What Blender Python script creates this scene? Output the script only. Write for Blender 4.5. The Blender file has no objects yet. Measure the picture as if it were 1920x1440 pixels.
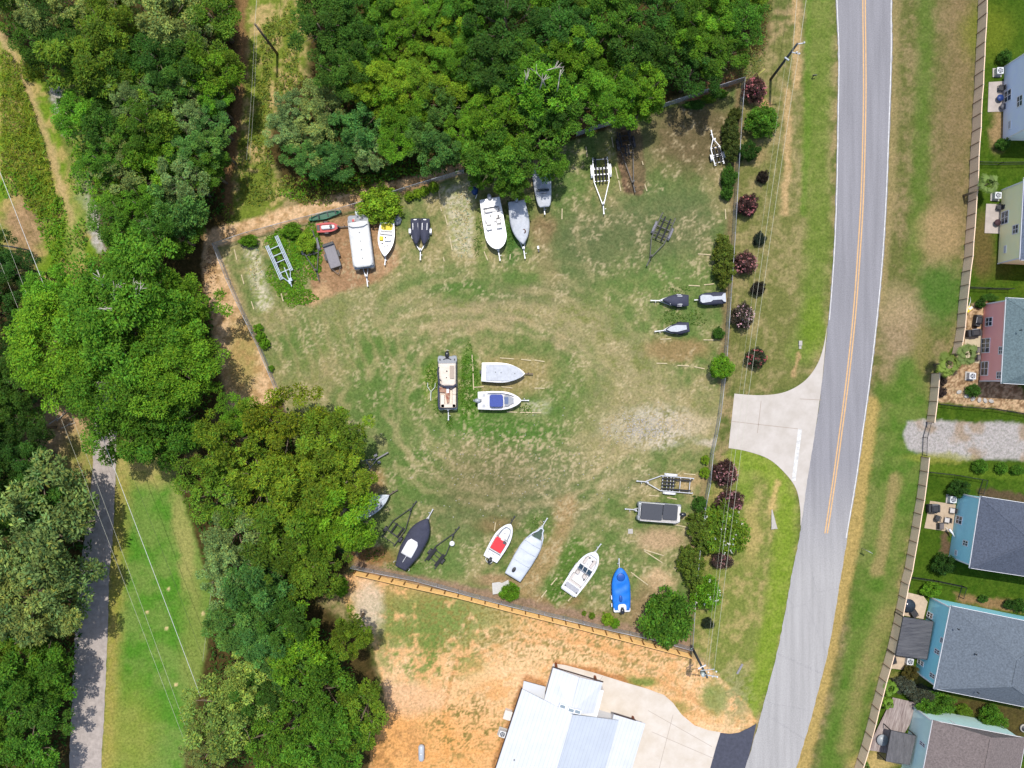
import bpy, math, random
import numpy as np
from mathutils import Vector, Matrix
SC = bpy.context.scene
COL = SC.collection
R_ = math.radians
# ------------------------------------------------------------------ camera, sky, sun, exposure
H = 104.0            # camera height in metres
FPX = 1564.0         # focal length in pixels of the 1920 px wide frame
S = FPX / H          # ground scale, px per metre
cd = bpy.data.cameras.new('camera'); cam = bpy.data.objects.new('camera', cd); COL.objects.link(cam)
cam.location = (0, 0, H); cam.rotation_euler = (0, 0, 0)
cd.sensor_width = 36.0; cd.lens = 36.0 * FPX / 1920.0; cd.clip_start = 1.0; cd.clip_end = 3000.0
SC.camera = cam
W = bpy.data.worlds.new('World'); SC.world = W; W.use_nodes = True
wn = W.node_tree; bg = wn.nodes['Background']
sky = wn.nodes.new('ShaderNodeTexSky'); sky.sky_type = 'NISHITA'; sky.sun_disc = False
SUN_EL, SUN_AZ = 71.5, -2.0        # sun stands towards the top of the picture
sky.sun_elevation = R_(SUN_EL); sky.sun_rotation = R_(SUN_AZ)
sky.air_density = 1.0; sky.dust_density = 1.5
wn.links.new(sky.outputs[0], bg.inputs[0]); bg.inputs[1].default_value = 0.15
sl = bpy.data.lights.new('sun', 'SUN'); sl.energy = 3.4; sl.angle = R_(0.6); sl.color = (1.0, 0.96, 0.89)
so = bpy.data.objects.new('sun', sl); COL.objects.link(so)
_d = Vector((math.sin(R_(SUN_AZ)) * math.cos(R_(SUN_EL)), math.cos(R_(SUN_AZ)) * math.cos(R_(SUN_EL)), math.sin(R_(SUN_EL))))
so.rotation_euler = _d.to_track_quat('Z', 'Y').to_euler(); so.location = (0, 40, 90)
SC.view_settings.view_transform = 'Standard'; SC.view_settings.look = 'None'
SC.view_settings.exposure = 0.30; SC.view_settings.gamma = 1.0
SC.render.engine = 'CYCLES'
SC.cycles.max_bounces = 6; SC.cycles.diffuse_bounces = 3; SC.cycles.transmission_bounces = 3
SC.cycles.transparent_max_bounces = 8; SC.cycles.caustics_reflective = False; SC.cycles.caustics_refractive = False

# ------------------------------------------------------------------ helpers
def P(px, py, z=0.0):
    """point of the place seen at photo pixel (1920x1440) when it lies z metres above ground"""
    k = (H - z) / H / S
    return Vector(((px - 960.0) * k, (720.0 - py) * k, z))
def lin(c):
    c = c / 255.0
    return c / 12.92 if c <= 0.04045 else ((c + 0.055) / 1.055) ** 2.4
def C(r, g, b, k=0.74):
    return (lin(r) * k, lin(g) * k, lin(b) * k)

MATS = {}
def mat(name, col, rough=0.6, metal=0.0, noise=0.0, nscale=6.0, bump=0.0, col2=None, stretch=None, spec=0.5, detail=4.0, coat=0.0):
    if name in MATS: return MATS[name]
    m = bpy.data.materials.new(name); m.use_nodes = True; MATS[name] = m
    nt = m.node_tree; b = nt.nodes['Principled BSDF']
    b.inputs['Base Color'].default_value = (*col, 1); b.inputs['Roughness'].default_value = rough
    b.inputs['Metallic'].default_value = metal; b.inputs['Specular IOR Level'].default_value = spec
    if coat: b.inputs['Coat Weight'].default_value = coat
    if noise or bump:
        tc = nt.nodes.new('ShaderNodeTexCoord'); mp = nt.nodes.new('ShaderNodeMapping')
        nt.links.new(tc.outputs['Object'], mp.inputs[0])
        if stretch: mp.inputs['Scale'].default_value = stretch
        n = nt.nodes.new('ShaderNodeTexNoise'); n.inputs['Scale'].default_value = nscale; n.inputs['Detail'].default_value = detail
        n.inputs['Roughness'].default_value = 0.65
        nt.links.new(mp.outputs[0], n.inputs[0])
        if noise:
            r = nt.nodes.new('ShaderNodeValToRGB')
            c2 = col2 if col2 else tuple(c * (1 - noise) for c in col)
            c1 = col if col2 else tuple(min(1, c * (1 + noise)) for c in col)
            r.color_ramp.elements[0].position = 0.33; r.color_ramp.elements[1].position = 0.67
            r.color_ramp.elements[0].color = (*c2, 1); r.color_ramp.elements[1].color = (*c1, 1)
            nt.links.new(n.outputs[0], r.inputs[0]); nt.links.new(r.outputs[0], b.inputs['Base Color'])
        if bump:
            bp = nt.nodes.new('ShaderNodeBump'); bp.inputs['Strength'].default_value = bump; bp.inputs['Distance'].default_value = 0.05
            nt.links.new(n.outputs[0], bp.inputs['Height']); nt.links.new(bp.outputs[0], b.inputs['Normal'])
    return m
def stripes(m, axis='X', scale=10.0, dark=0.75, width=0.12, bump=0.3):
    """thin darker lines across a material (board joints, panel ribs): multiplies whatever feeds Base Color"""
    nt = m.node_tree; b = nt.nodes['Principled BSDF']
    tc = nt.nodes.new('ShaderNodeTexCoord'); sp = nt.nodes.new('ShaderNodeSeparateXYZ'); nt.links.new(tc.outputs['Object'], sp.inputs[0])
    mu = nt.nodes.new('ShaderNodeMath'); mu.operation = 'MULTIPLY'; mu.inputs[1].default_value = scale; nt.links.new(sp.outputs[axis], mu.inputs[0])
    fr = nt.nodes.new('ShaderNodeMath'); fr.operation = 'FRACT'; nt.links.new(mu.outputs[0], fr.inputs[0])
    lt = nt.nodes.new('ShaderNodeMath'); lt.operation = 'LESS_THAN'; lt.inputs[1].default_value = width; nt.links.new(fr.outputs[0], lt.inputs[0])
    mx = nt.nodes.new('ShaderNodeMix'); mx.data_type = 'RGBA'; mx.blend_type = 'MULTIPLY'
    nt.links.new(lt.outputs[0], mx.inputs[0]); mx.inputs[7].default_value = (dark, dark, dark, 1)
    src = b.inputs['Base Color'].links
    if src: nt.links.new(src[0].from_socket, mx.inputs[6])
    else: mx.inputs[6].default_value = b.inputs['Base Color'].default_value
    nt.links.new(mx.outputs[2], b.inputs['Base Color'])
    return m

class MB:
    def __init__(s): s.v = []; s.f = []; s.sm = []
    def add(s, vs, fs, smooth=False):
        o = len(s.v); s.v += [tuple(v) for v in vs]; s.f += [tuple(i + o for i in f) for f in fs]; s.sm += [smooth] * len(fs); return s
    def box(s, cx, cy, cz, sx, sy, sz, rz=0.0, taper=1.0):
        c, n = math.cos(rz), math.sin(rz); vs = []
        for k in (0, 1):
            t = taper if k else 1.0
            for a, b in ((-.5, -.5), (.5, -.5), (.5, .5), (-.5, .5)):
                x, y = a * sx * t, b * sy * t
                vs.append((cx + x * c - y * n, cy + x * n + y * c, cz + (k - .5) * sz))
        return s.add(vs, [(3, 2, 1, 0), (4, 5, 6, 7), (0, 1, 5, 4), (1, 2, 6, 5), (2, 3, 7, 6), (3, 0, 4, 7)])
    def bar(s, a, b, w, h=None):
        """square bar between two points, w wide, h high"""
        a = Vector(a); b = Vector(b); d = b - a
        if d.length < 1e-6: return s
        d.normalize(); h = h or w
        up = Vector((0, 0, 1)) if abs(d.z) < 0.9 else Vector((1, 0, 0))
        x = d.cross(up).normalized() * (w / 2); y = x.cross(d).normalized() * (h / 2)
        vs = [a - x - y, a + x - y, a + x + y, a - x + y, b - x - y, b + x - y, b + x + y, b - x + y]
        return s.add(vs, [(3, 2, 1, 0), (4, 5, 6, 7), (0, 1, 5, 4), (1, 2, 6, 5), (2, 3, 7, 6), (3, 0, 4, 7)])
    def tube(s, pts, r, n=8, r2=None):
        pts = [Vector(p) for p in pts]; m = len(pts); vs = []
        for i, p in enumerate(pts):
            d = (pts[min(i + 1, m - 1)] - pts[max(i - 1, 0)]).normalized()
            up = Vector((0, 0, 1)) if abs(d.z) < 0.9 else Vector((1, 0, 0))
            x = d.cross(up).normalized(); y = x.cross(d).normalized()
            rr = r if r2 is None else r + (r2 - r) * i / (m - 1)
            for k in range(n):
                a = 2 * math.pi * k / n; vs.append(p + x * (rr * math.cos(a)) + y * (rr * math.sin(a)))
        fs = [(i * n + k, i * n + (k + 1) % n, (i + 1) * n + (k + 1) % n, (i + 1) * n + k) for i in range(m - 1) for k in range(n)]
        fs += [tuple(reversed(range(n))), tuple(range((m - 1) * n, m * n))]
        return s.add(vs, fs, True)
    def lathe(s, prof, c=(0, 0, 0), n=20, sx=1.0, sy=1.0, axis='Z'):
        vs = []
        for r, z in prof:
            for k in range(n):
                a = 2 * math.pi * k / n; x, y = r * math.cos(a) * sx, r * math.sin(a) * sy
                v = (x, y, z) if axis == 'Z' else ((x, z, y) if axis == 'Y' else (z, x, y))
                vs.append((c[0] + v[0], c[1] + v[1], c[2] + v[2]))
        m = len(prof)
        fs = [(i * n + k, i * n + (k + 1) % n, (i + 1) * n + (k + 1) % n, (i + 1) * n + k) for i in range(m - 1) for k in range(n)]
        fs += [tuple(reversed(range(n))), tuple(range((m - 1) * n, m * n))]
        return s.add(vs, fs, True)
    def prism(s, poly, z0, z1):
        n = len(poly)
        vs = [(p[0], p[1], z0) for p in poly] + [(p[0], p[1], z1) for p in poly]
        area = sum(poly[i][0] * poly[(i + 1) % n][1] - poly[(i + 1) % n][0] * poly[i][1] for i in range(n))
        f = list(range(n))
        if area < 0: f.reverse(); side = [(i, i + n, (i + 1) % n + n, (i + 1) % n) for i in range(n)]
        else: side = [(i, (i + 1) % n, (i + 1) % n + n, i + n) for i in range(n)]
        return s.add(vs, [tuple(reversed(f)), tuple(i + n for i in f)] + side)
    def rbox(s, cx, cy, sx, sy, z0, z1, r=0.1, rz=0.0, top=0.0, seg=4):
        """rounded slab, its upper rim drawn in by top"""
        r = min(r, sx / 2 - 1e-3, sy / 2 - 1e-3); c, n = math.cos(rz), math.sin(rz)
        def ring(ins, z):
            o = []; rr = max(r - ins, 0.005); ax, ay = sx / 2 - ins, sy / 2 - ins
            for q, (a, b) in enumerate(((1, 1), (-1, 1), (-1, -1), (1, -1))):
                for k in range(seg + 1):
                    t = math.pi / 2 * (q + k / seg)
                    x = a * (ax - rr) + rr * math.cos(t); y = b * (ay - rr) + rr * math.sin(t)
                    o.append((cx + x * c - y * n, cy + x * n + y * c, z))
            return o
        rings = [ring(0, z0), ring(0, z1 - (z1 - z0) * (0.35 if top else 0)), ring(top, z1)] if top else [ring(0, z0), ring(0, z1)]
        m = len(rings[0]); vs = [v for rg in rings for v in rg]
        fs = [(i * m + k, i * m + (k + 1) % m, (i + 1) * m + (k + 1) % m, (i + 1) * m + k) for i in range(len(rings) - 1) for k in range(m)]
        fs += [tuple(reversed(range(m))), tuple(range((len(rings) - 1) * m, len(rings) * m))]
        return s.add(vs, fs)
    def grid(s, rows, smooth=True, cap=True):
        n = len(rows[0]); m = len(rows); vs = [p for r in rows for p in r]
        fs = [(i * n + k, i * n + k + 1, (i + 1) * n + k + 1, (i + 1) * n + k) for i in range(m - 1) for k in range(n - 1)]
        if cap: fs += [tuple(reversed(range(n))), tuple(range((m - 1) * n, m * n))]
        return s.add(vs, fs, smooth)
    def build(s, name, material, parent=None, loc=None, rz=None):
        me = bpy.data.meshes.new(name); me.from_pydata(s.v, [], s.f)
        me.polygons.foreach_set('use_smooth', s.sm)
        me.materials.append(material); me.update()
        o = bpy.data.objects.new(name, me); COL.objects.link(o)
        if parent: o.parent = parent
        if loc is not None: o.location = loc
        if rz is not None: o.rotation_euler = (0, 0, rz)
        return o
def _each(s, name, material, parent):
    """every separate piece collected so far becomes a part of its own"""
    par = list(range(len(s.v)))
    def f(i):
        while par[i] != i: par[i] = par[par[i]]; i = par[i]
        return i
    for fc in s.f:
        for i in fc[1:]: par[f(i)] = f(fc[0])
    g = {}
    for k, fc in enumerate(s.f): g.setdefault(f(fc[0]), []).append(k)
    for ks in g.values():
        m = {}; mb = MB()
        for k in ks:
            for i in s.f[k]: m.setdefault(i, len(m))
        mb.v = [s.v[i] for i in m]; mb.f = [tuple(m[i] for i in s.f[k]) for k in ks]; mb.sm = [s.sm[k] for k in ks]; mb.build(name, material, parent)
MB.each = _each
def tag(o, label=None, cat=None, group=None, kind=None):
    if label: o['label'] = label
    if cat: o['category'] = cat
    if group: o['group'] = group
    if kind: o['kind'] = kind
    return o
def thing(name, label, cat, loc=(0, 0, 0), rz=0.0, group=None):
    o = bpy.data.objects.new(name, None); o.empty_display_size = 0.5; COL.objects.link(o)
    o.location = loc; o.rotation_euler = (0, 0, rz)
    return tag(o, label, cat, group)
def copy_tree(o, parent=None):
    c = o.copy(); COL.objects.link(c)
    if parent: c.parent = parent
    for ch in list(o.children): copy_tree(ch, c)
    return c
def sheet(name, pts, z, material, kind='structure', name_cat=None):
    """flat ground sheet from photo pixels; long edges are re-divided so the outline is not ruler straight"""
    mb = MB(); w = [P(x, y) for x, y in pts]
    n = len(w); vs = [(p.x, p.y, z) for p in w] + [(p.x, p.y, z - 0.06) for p in w]
    area = sum(w[i].x * w[(i + 1) % n].y - w[(i + 1) % n].x * w[i].y for i in range(n))
    f = list(range(n))
    if area < 0: f.reverse()
    mb.add(vs, [tuple(f)] + [(i, i + n, (i + 1) % n + n, (i + 1) % n) for i in range(n)])
    o = mb.build(name, material)
    if kind: o['kind'] = kind
    return o
def spline(pts, n=8):
    """Catmull-Rom through 2-D or 3-D points"""
    o = []; m = len(pts)
    for i in range(m - 1):
        p0, p1, p2, p3 = (np.array(pts[max(0, min(m - 1, j))], float) for j in (i - 1, i, i + 1, i + 2))
        for k in range(n):
            t = k / n
            o.append(tuple(0.5 * ((2 * p1) + (-p0 + p2) * t + (2 * p0 - 5 * p1 + 4 * p2 - p3) * t * t + (-p0 + 3 * p1 - 3 * p2 + p3) * t ** 3)))
    o.append(tuple(pts[-1])); return o

# ------------------------------------------------------------------ ground
rng = np.random.default_rng(7)
_lat = [rng.random((128, 128)) for _ in range(12)]
def vnoise(x, y, seed):
    g = _lat[seed % 12]; x = x + 17.3 * seed; y = y + 9.1 * seed
    xi = np.floor(x).astype(int); yi = np.floor(y).astype(int); fx = x - xi; fy = y - yi
    fx = fx * fx * (3 - 2 * fx); fy = fy * fy * (3 - 2 * fy)
    a = g[xi % 128, yi % 128]; b = g[(xi + 1) % 128, yi % 128]; c = g[xi % 128, (yi + 1) % 128]; d = g[(xi + 1) % 128, (yi + 1) % 128]
    return (a * (1 - fx) + b * fx) * (1 - fy) + (c * (1 - fx) + d * fx) * fy
def fbm(x, y, sc, seed, octv=4):
    o = 0; a = 0.5; t = 0
    for k in range(octv):
        o = o + a * vnoise(x / sc, y / sc, seed + k); t += a; a *= 0.55; sc *= 0.5
    return o / t
def sstep(a, b, x):
    t = np.clip((x - a) / (b - a), 0, 1); return t * t * (3 - 2 * t)

def ground():
    st = 0.2
    xs = np.concatenate([[-1500, -900, -500, -300, -180, -120, -90, -78], np.arange(-72, 72.01, st), [78, 90, 120, 180, 300, 500, 900, 1500]])
    ys = np.concatenate([[-1500, -900, -500, -300, -180, -120, -80, -62], np.arange(-55, 55.01, st), [62, 80, 120, 180, 300, 500, 900, 1500]])
    GX, GY = np.meshgrid(xs, ys); nx, ny = len(xs), len(ys)
    X = 960 + GX.ravel() * S; Y = 720 - GY.ravel() * S
    n1 = fbm(X, Y, 90, 0); n2 = fbm(X, Y, 30, 3); n3 = fbm(X, Y, 9, 5, 3); n4 = vnoise(X / 3.3, Y / 3.3, 8); n5 = fbm(X, Y, 45, 7)
    WX = (fbm(X, Y, 26, 1) - .5); WY = (fbm(X, Y, 26, 2) - .5); wx = (fbm(X, Y, 7, 4, 2) - .5); wy = (fbm(X, Y, 7, 6, 2) - .5)
    col = np.zeros((X.size, 3))
    def c3(c): return np.array(C(*c))
    def paint(m, c, k=1.0):
        m = (m * k)[:, None]; col[:] = col * (1 - m) + (c if isinstance(c, np.ndarray) and c.ndim == 2 else c3(c)) * m
    def warp(a, b): return X + WX * a + wx * b, Y + WY * a + wy * b
    def ell(cx, cy, rx, ry, soft=0.5, ang=0, a=20, b=8):
        x, y = warp(a, b); x = x - cx; y = y - cy; c, s = math.cos(R_(ang)), math.sin(R_(ang))
        d = np.sqrt(((x * c + y * s) / rx) ** 2 + ((-x * s + y * c) / ry) ** 2); return 1 - sstep(1 - soft, 1 + soft, d)
    def sdist(pts, x, y, closed):
        d = np.full(x.shape, 1e9); ins = np.zeros(x.shape, bool); n = len(pts)
        for i in range(n if closed else n - 1):
            (x1, y1), (x2, y2) = pts[i], pts[(i + 1) % n]; ex, ey = x2 - x1, y2 - y1
            t = np.clip(((x - x1) * ex + (y - y1) * ey) / (ex * ex + ey * ey + 1e-9), 0, 1)
            d = np.minimum(d, np.hypot(x - x1 - t * ex, y - y1 - t * ey))
            if closed:
                c = ((y1 > y) != (y2 > y)) & (x < ex * (y - y1) / (ey if ey else 1e-9) + x1); ins ^= c
        return np.where(ins, -d, d) if closed else d
    def poly(pts, soft=6, a=14, b=6):
        x, y = warp(a, b); return 1 - sstep(-soft, soft, sdist(pts, x, y, True))
    def stroke(pts, w, soft=8, a=14, b=6):
        x, y = warp(a, b); return 1 - sstep(w / 2 - soft, w / 2 + soft, sdist(pts, x, y, False))
    def mix(a, b, t): return c3(a)[None] * (1 - t[:, None]) + c3(b)[None] * t[:, None]
    # default: rough mown verge
    paint(np.ones(X.shape), mix((102, 112, 58), (160, 142, 102), sstep(.38, .62, n2 * .6 + n3 * .4)))
    # woodland floor
    woods = [[(-200, -200), (470, -200), (458, 150), (440, 430), (395, 470), (400, 640), (420, 760), (335, 880), (250, 850), (180, 790), (90, 760), (90, 900), (200, 1000), (180, 1200), (140, 1600), (-200, 1600)],
             [(545, -200), (1445, -200), (1440, 90), (1300, 170), (1200, 215), (1050, 290), (870, 318), (560, 385), (490, 270), (515, 180), (580, 140)],
             [(440, 740), (540, 750), (660, 800), (700, 900), (690, 1020), (640, 1080), (600, 1130), (690, 1200), (730, 1350), (690, 1600), (330, 1600), (380, 1150), (330, 900)]]
    for w in woods: paint(poly(w, 10), mix((52, 52, 24), (96, 78, 48), n3))
    paint(ell(108, 800, 60, 50), mix((218, 184, 146), (170, 136, 96), n3)); paint(ell(150, 870, 34, 60), mix((120, 140, 56), (190, 160, 110), n3), .9)
    # corridor of tall grass at the left
    lc = poly([(-60, 40), (40, 90), (90, 160), (130, 300), (150, 400), (190, 470), (120, 560), (60, 540), (-60, 520)], 10)
    paint(lc, mix((112, 140, 40), (176, 158, 96), sstep(.42, .62, n2)))
    paint(stroke([(0, 60), (50, 160), (90, 270), (130, 400), (150, 480)], 16, 6), (190, 165, 118), .85)
    paint(ell(45, 430, 38, 60) , mix((196, 160, 125), (120, 96, 66), n3), .9)
    for q in (((106, 165), (118, 215)), ((120, 225), (128, 245)), ((160, 370), (172, 410), (186, 458)), ((152, 330), (160, 352))): paint(stroke(list(q), 24, 6, 18, 10), mix((206, 200, 198), (150, 146, 120), n4), .95)
    paint(stroke([(130, 120), (140, 260), (152, 330), (150, 400), (140, 470)], 34, 14, 20), mix((112, 146, 52), (160, 160, 90), n3), .8)
    # power line corridor
    cor = poly([(452, -100), (560, -100), (580, 60), (572, 140), (520, 200), (498, 300), (545, 360), (520, 400), (430, 430), (440, 300), (455, 150)], 8)
    paint(cor, mix((116, 132, 50), (188, 164, 112), sstep(.44, .68, n2 * .5 + n3 * .5)))
    paint(stroke([(458, -50), (452, 150), (430, 330), (425, 400)], 18, 6), mix((150, 115, 80), (120, 92, 60), n3), .9)
    # straw strip outside the fence
    st_ = poly([(385, 432), (560, 385), (870, 305), (900, 330), (640, 402), (407, 464), (530, 745), (500, 760), (430, 770), (400, 620), (378, 500)], 5, 8)
    paint(st_, mix((226, 190, 150), (182, 148, 106), sstep(.35, .7, n3)))
    paint(ell(455, 670, 30, 70), mix((140, 142, 60), (185, 150, 105), n3), .8)
    # the lot
    lot = poly([(407, 462), (640, 401), (870, 326), (1160, 238), (1390, 155), (1378, 400), (1358, 720), (1332, 900), (1293, 1210), (1170, 1180), (900, 1118), (670, 1064), (600, 1000), (528, 745)], 3, 4, 3)
    base = mix((104, 126, 66), (168, 156, 110), sstep(.36, .68, n1 * .35 + n2 * .4 + n3 * .25))
    paint(lot, base)
    def L(m, c, k=1.0): paint(m * lot, c, k)
    tan = mix((184, 166, 128), (136, 134, 80), sstep(.3, .7, n3 * .6 + n4 * .4))
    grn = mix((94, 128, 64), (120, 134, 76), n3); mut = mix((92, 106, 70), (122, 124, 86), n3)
    L(stroke([(560, 560), (640, 600), (760, 590), (880, 560), (1000, 570), (1110, 620), (1180, 690), (1240, 770), (1330, 800)], 90, 40, 40, 16), tan, .7)
    L(stroke([(1200, 780), (1120, 850), (1010, 900), (880, 880), (800, 820)], 80, 35, 40, 16), tan, .6)
    L(stroke([(820, 620), (900, 600), (1000, 610), (1080, 650)], 30, 16, 30, 12), mix((196, 172, 140), (160, 140, 100), n4), .6)
    L(ell(640, 580, 110, 40, .6), grn, .35); L(ell(600, 680, 90, 60, .6), tan, .55); L(ell(740, 700, 70, 120, .6, 10), grn, .55)
    for cx, cy, rx, ry, k in ((770, 870, 60, 55, .85), (720, 960, 70, 50, .6), (900, 800, 110, 28, .7), (990, 860, 90, 45, .5), (1280, 530, 70, 60, .75), (1225, 480, 50, 50, .5), (830, 520, 70, 22, .6),
                              (1245, 370, 55, 55, .8), (1110, 500, 60, 60, .5), (1010, 780, 120, 40, .5), (700, 770, 60, 60, .5), (1060, 330, 30, 60, .8), (860, 640, 25, 20, .6), (840, 940, 70, 40, .5), (900, 1000, 60, 40, .5),
                              (1050, 1000, 60, 30, .4), (1140, 1060, 60, 50, .55), (820, 1050, 60, 40, .9), (730, 1010, 50, 30, .8), (1270, 570, 60, 60, .7), (560, 620, 60, 40, .5), (1180, 560, 40, 60, .5), (1215, 380, 40, 50, .6)):
        L(ell(cx, cy, rx, ry, .6), grn, k)
    L(stroke([(750, 540), (860, 530), (950, 545)], 20, 12), grn, .6); L(stroke([(700, 800), (800, 810), (860, 850), (920, 900)], 34, 18), grn, .5)
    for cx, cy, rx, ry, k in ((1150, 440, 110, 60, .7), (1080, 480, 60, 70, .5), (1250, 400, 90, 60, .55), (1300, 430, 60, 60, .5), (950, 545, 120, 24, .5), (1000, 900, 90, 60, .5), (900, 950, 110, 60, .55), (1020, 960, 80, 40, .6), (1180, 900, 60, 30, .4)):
        L(ell(cx, cy, rx, ry, .7), mut, k)  # muted green; upper right ones put that corner's dimmer light into the colour
    for cx, cy, rx, ry, k in ((900, 795, 80, 24, .8), (985, 815, 60, 24, .7), (870, 545, 60, 16, .8), (790, 730, 40, 60, .6), (700, 700, 50, 80, .5), (660, 640, 60, 30, .5), (1000, 620, 40, 14, .5), (960, 520, 60, 16, .6), (560, 660, 40, 50, .5), (790, 900, 50, 50, .6), (1060, 760, 40, 40, .4), (1180, 870, 40, 20, .4), (1090, 690, 30, 60, .35)):
        L(ell(cx, cy, rx, ry, .6), (86, 124, 52), k)
    # mower and tyre arcs round the middle
    rr = np.hypot((X - 940) / 1.25, Y - 745) + WX * 30; arc = .5 + .5 * np.sin(rr / 5.2)
    band = sstep(90, 130, rr) * (1 - sstep(230, 300, rr)); L(band * sstep(.45, .9, arc) * sstep(.35, .6, n5), (180, 166, 122), .45)
    L(band * sstep(.55, .95, 1 - arc) * sstep(.4, .6, n1), (98, 124, 66), .35)
    for pt, k in (([(1330, 806), (1240, 772), (1150, 705), (1065, 645), (955, 606), (845, 592), (740, 612)], .8), ([(1330, 822), (1200, 852), (1100, 905), (985, 938), (865, 925), (785, 880), (742, 800), (752, 700), (800, 628)], .6), ([(1325, 796), (1230, 742), (1160, 660), (1120, 560), (1090, 450), (1100, 400)], .5), ([(1150, 870), (1080, 950), (1030, 1040)], .5), ([(900, 600), (930, 540), (925, 490)], .5), ([(760, 640), (700, 590), (690, 545)], .5)):
        sp = spline(pt, 5)
        for w_ in (-13, 13):
            q = [(x + w_ * .5, y + w_ * .9) for x, y in sp]; L(stroke(q, 8, 5, 10, 8) * sstep(.3, .5, n3 * .5 + n5 * .5), (200, 178, 138), .55 * k)
        L(stroke(sp, 11, 6, 10, 8), (104, 124, 68), .35 * k)
    # bare and pale patches
    spk = sstep(.5, .62, n3 * .45 + n4 * .55)
    L(ell(1218, 800, 84, 36, .45) * sstep(.40, .48, n3 * .5 + n4 * .5), mix((236, 226, 210), (190, 176, 150), n4), .98); L(ell(1300, 795, 60, 16, .6), (196, 178, 145), .75)
    L(ell(1340, 828, 30, 7), (210, 196, 176), .8); L(ell(1290, 905, 28, 18), (190, 160, 120), .7); L(ell(1150, 790, 60, 70, .7), tan, .5)
    L(ell(1272, 655, 62, 22, .4), mix((176, 146, 106), (148, 122, 84), n4), .8)
    L(ell(1020, 428, 26, 30), mix((118, 96, 70), (160, 136, 100), n4), .85)
    L(stroke([(1015, 440), (1030, 520)], 34, 14), (160, 144, 104), .55)
    L(poly([(1150, 238), (1202, 238), (1213, 352), (1200, 366), (1166, 360)], 3, 6), mix((92, 76, 60), (146, 118, 92), sstep(.3, .7, n3 * .5 + n4 * .5)))
    L(ell(1300, 250, 90, 75, .6), mix((122, 106, 80), (98, 86, 60), n4), .9); L(ell(1140, 290, 20, 55), mix((170, 160, 100), (120, 130, 70), n4), .7)  # first patch: dull brown soil with the corner's dimmer light put into it
    L(ell(1200, 300, 22, 60, .6), (122, 116, 82), .5)
    L(poly([(566, 432), (640, 402), (745, 395), (735, 440), (748, 500), (700, 532), (640, 548), (585, 560), (580, 520)], 6), mix((190, 150, 116), (150, 116, 84), n4), .95)
    L(stroke([(585, 560), (610, 545)], 26, 8), (200, 165, 125)); L(ell(722, 470, 24, 46), (196, 160, 122), .8)
    straw = mix((222, 212, 186), (150, 158, 96), sstep(.35, .7, n4 * .7 + n3 * .3))
    L(stroke([(472, 462), (482, 520), (500, 575)], 26, 10), straw, .9); L(ell(520, 600, 30, 24), tan, .6); L(ell(440, 560, 16, 90, .6, -25), (196, 166, 130), .5)
    L(poly([(820, 352), (885, 340), (892, 430), (885, 480), (850, 470), (838, 410)], 8), straw, .8)
    for i in range(10):
        a = 500 + i * 26
        L(stroke([(a, 585 + i * 3), (a + 38, 700)], 7, 4, 20), (186, 166, 122), .35)
    L(stroke([(1062, 950), (1030, 1030), (985, 1100)], 44, 12), mix((190, 158, 118), (150, 130, 84), n4), .85)
    L(ell(1035, 1130, 60, 16), (160, 128, 92), .8); L(ell(1240, 1010, 46, 22), (196, 166, 132), .9); L(ell(1235, 1088, 30, 18), (212, 180, 142), .9)
    L(ell(1215, 1140, 40, 40, .6), (158, 132, 100), .8); L(ell(1110, 1160, 90, 14, .6), (150, 124, 92), .6)
    L(ell(930, 1090, 40, 14), (170, 140, 108), .8); L(ell(930, 985, 36, 16, .6), (140, 116, 82), .7); L(ell(700, 900, 20, 25), (176, 140, 100), .7)
    L(ell(690, 1045, 46, 18), mix((190, 140, 100), (120, 90, 50), n4), .9)
    L(ell(968, 700, 66, 34, .4), mix((176, 158, 112), (150, 136, 86), n4), .85); L(ell(1000, 765, 26, 14), straw, .6)
    L(ell(880, 725, 22, 72, .4), mix((80, 128, 40), (98, 138, 52), n4), .9); L(ell(812, 715, 18, 40), mix((110, 150, 50), (150, 160, 80), n4), .7)
    L(ell(958, 440, 20, 60, .5), (70, 116, 50), .8); L(ell(905, 440, 12, 60), (112, 136, 66), .6); L(ell(1050, 1110, 32, 22, .5, -50), (86, 122, 48), .8)
    L(stroke([(1084, 1022), (1036, 1110)], 36, 8), (88, 122, 50), .8); L(ell(1010, 990, 30, 34), (96, 124, 60), .8)
    # speckled bare soil all over the drive
    L(sstep(.56, .66, n4 * .6 + n3 * .4) * sstep(.45, .62, n2), (204, 186, 150), .55)
    L(ell(960, 860, 140, 60, .7) * sstep(.5, .64, n4 * .6 + n3 * .4), (206, 184, 150), .7)
    L(ell(900, 900, 90, 60, .7), (122, 112, 76), .45)
    # mulch beside the fences
    fe = [(1390, 153), (1380, 300), (1374, 400), (1366, 600), (1356, 720)]
    paint(stroke(fe, 20, 6), mix((150, 122, 96), (120, 108, 76), n4), .8); paint(stroke([(1332, 880), (1306, 1010), (1293, 1210)], 20, 6), (156, 132, 100), .7)
    paint(stroke([(670, 1062), (900, 1114), (1170, 1176), (1293, 1214)], 18, 5), mix((176, 146, 124), (132, 108, 90), n4), .9)
    paint(poly([(1290, 172), (1340, 140), (1390, 130), (1400, 150), (1290, 195)], 6), mix((170, 120, 90), (120, 90, 60), n4), .9)
    paint(stroke([(1090, 232), (1160, 215)], 26, 8), (160, 118, 84), .8)
    # verge between fence and road
    paint(poly([(1395, 150), (1470, 60), (1560, 0), (1556, 600), (1540, 660), (1500, 725), (1380, 735), (1364, 720), (1378, 400)], 10), mix((116, 120, 66), (154, 142, 98), sstep(.38, .7, n2 * .5 + n3 * .5)))
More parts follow.
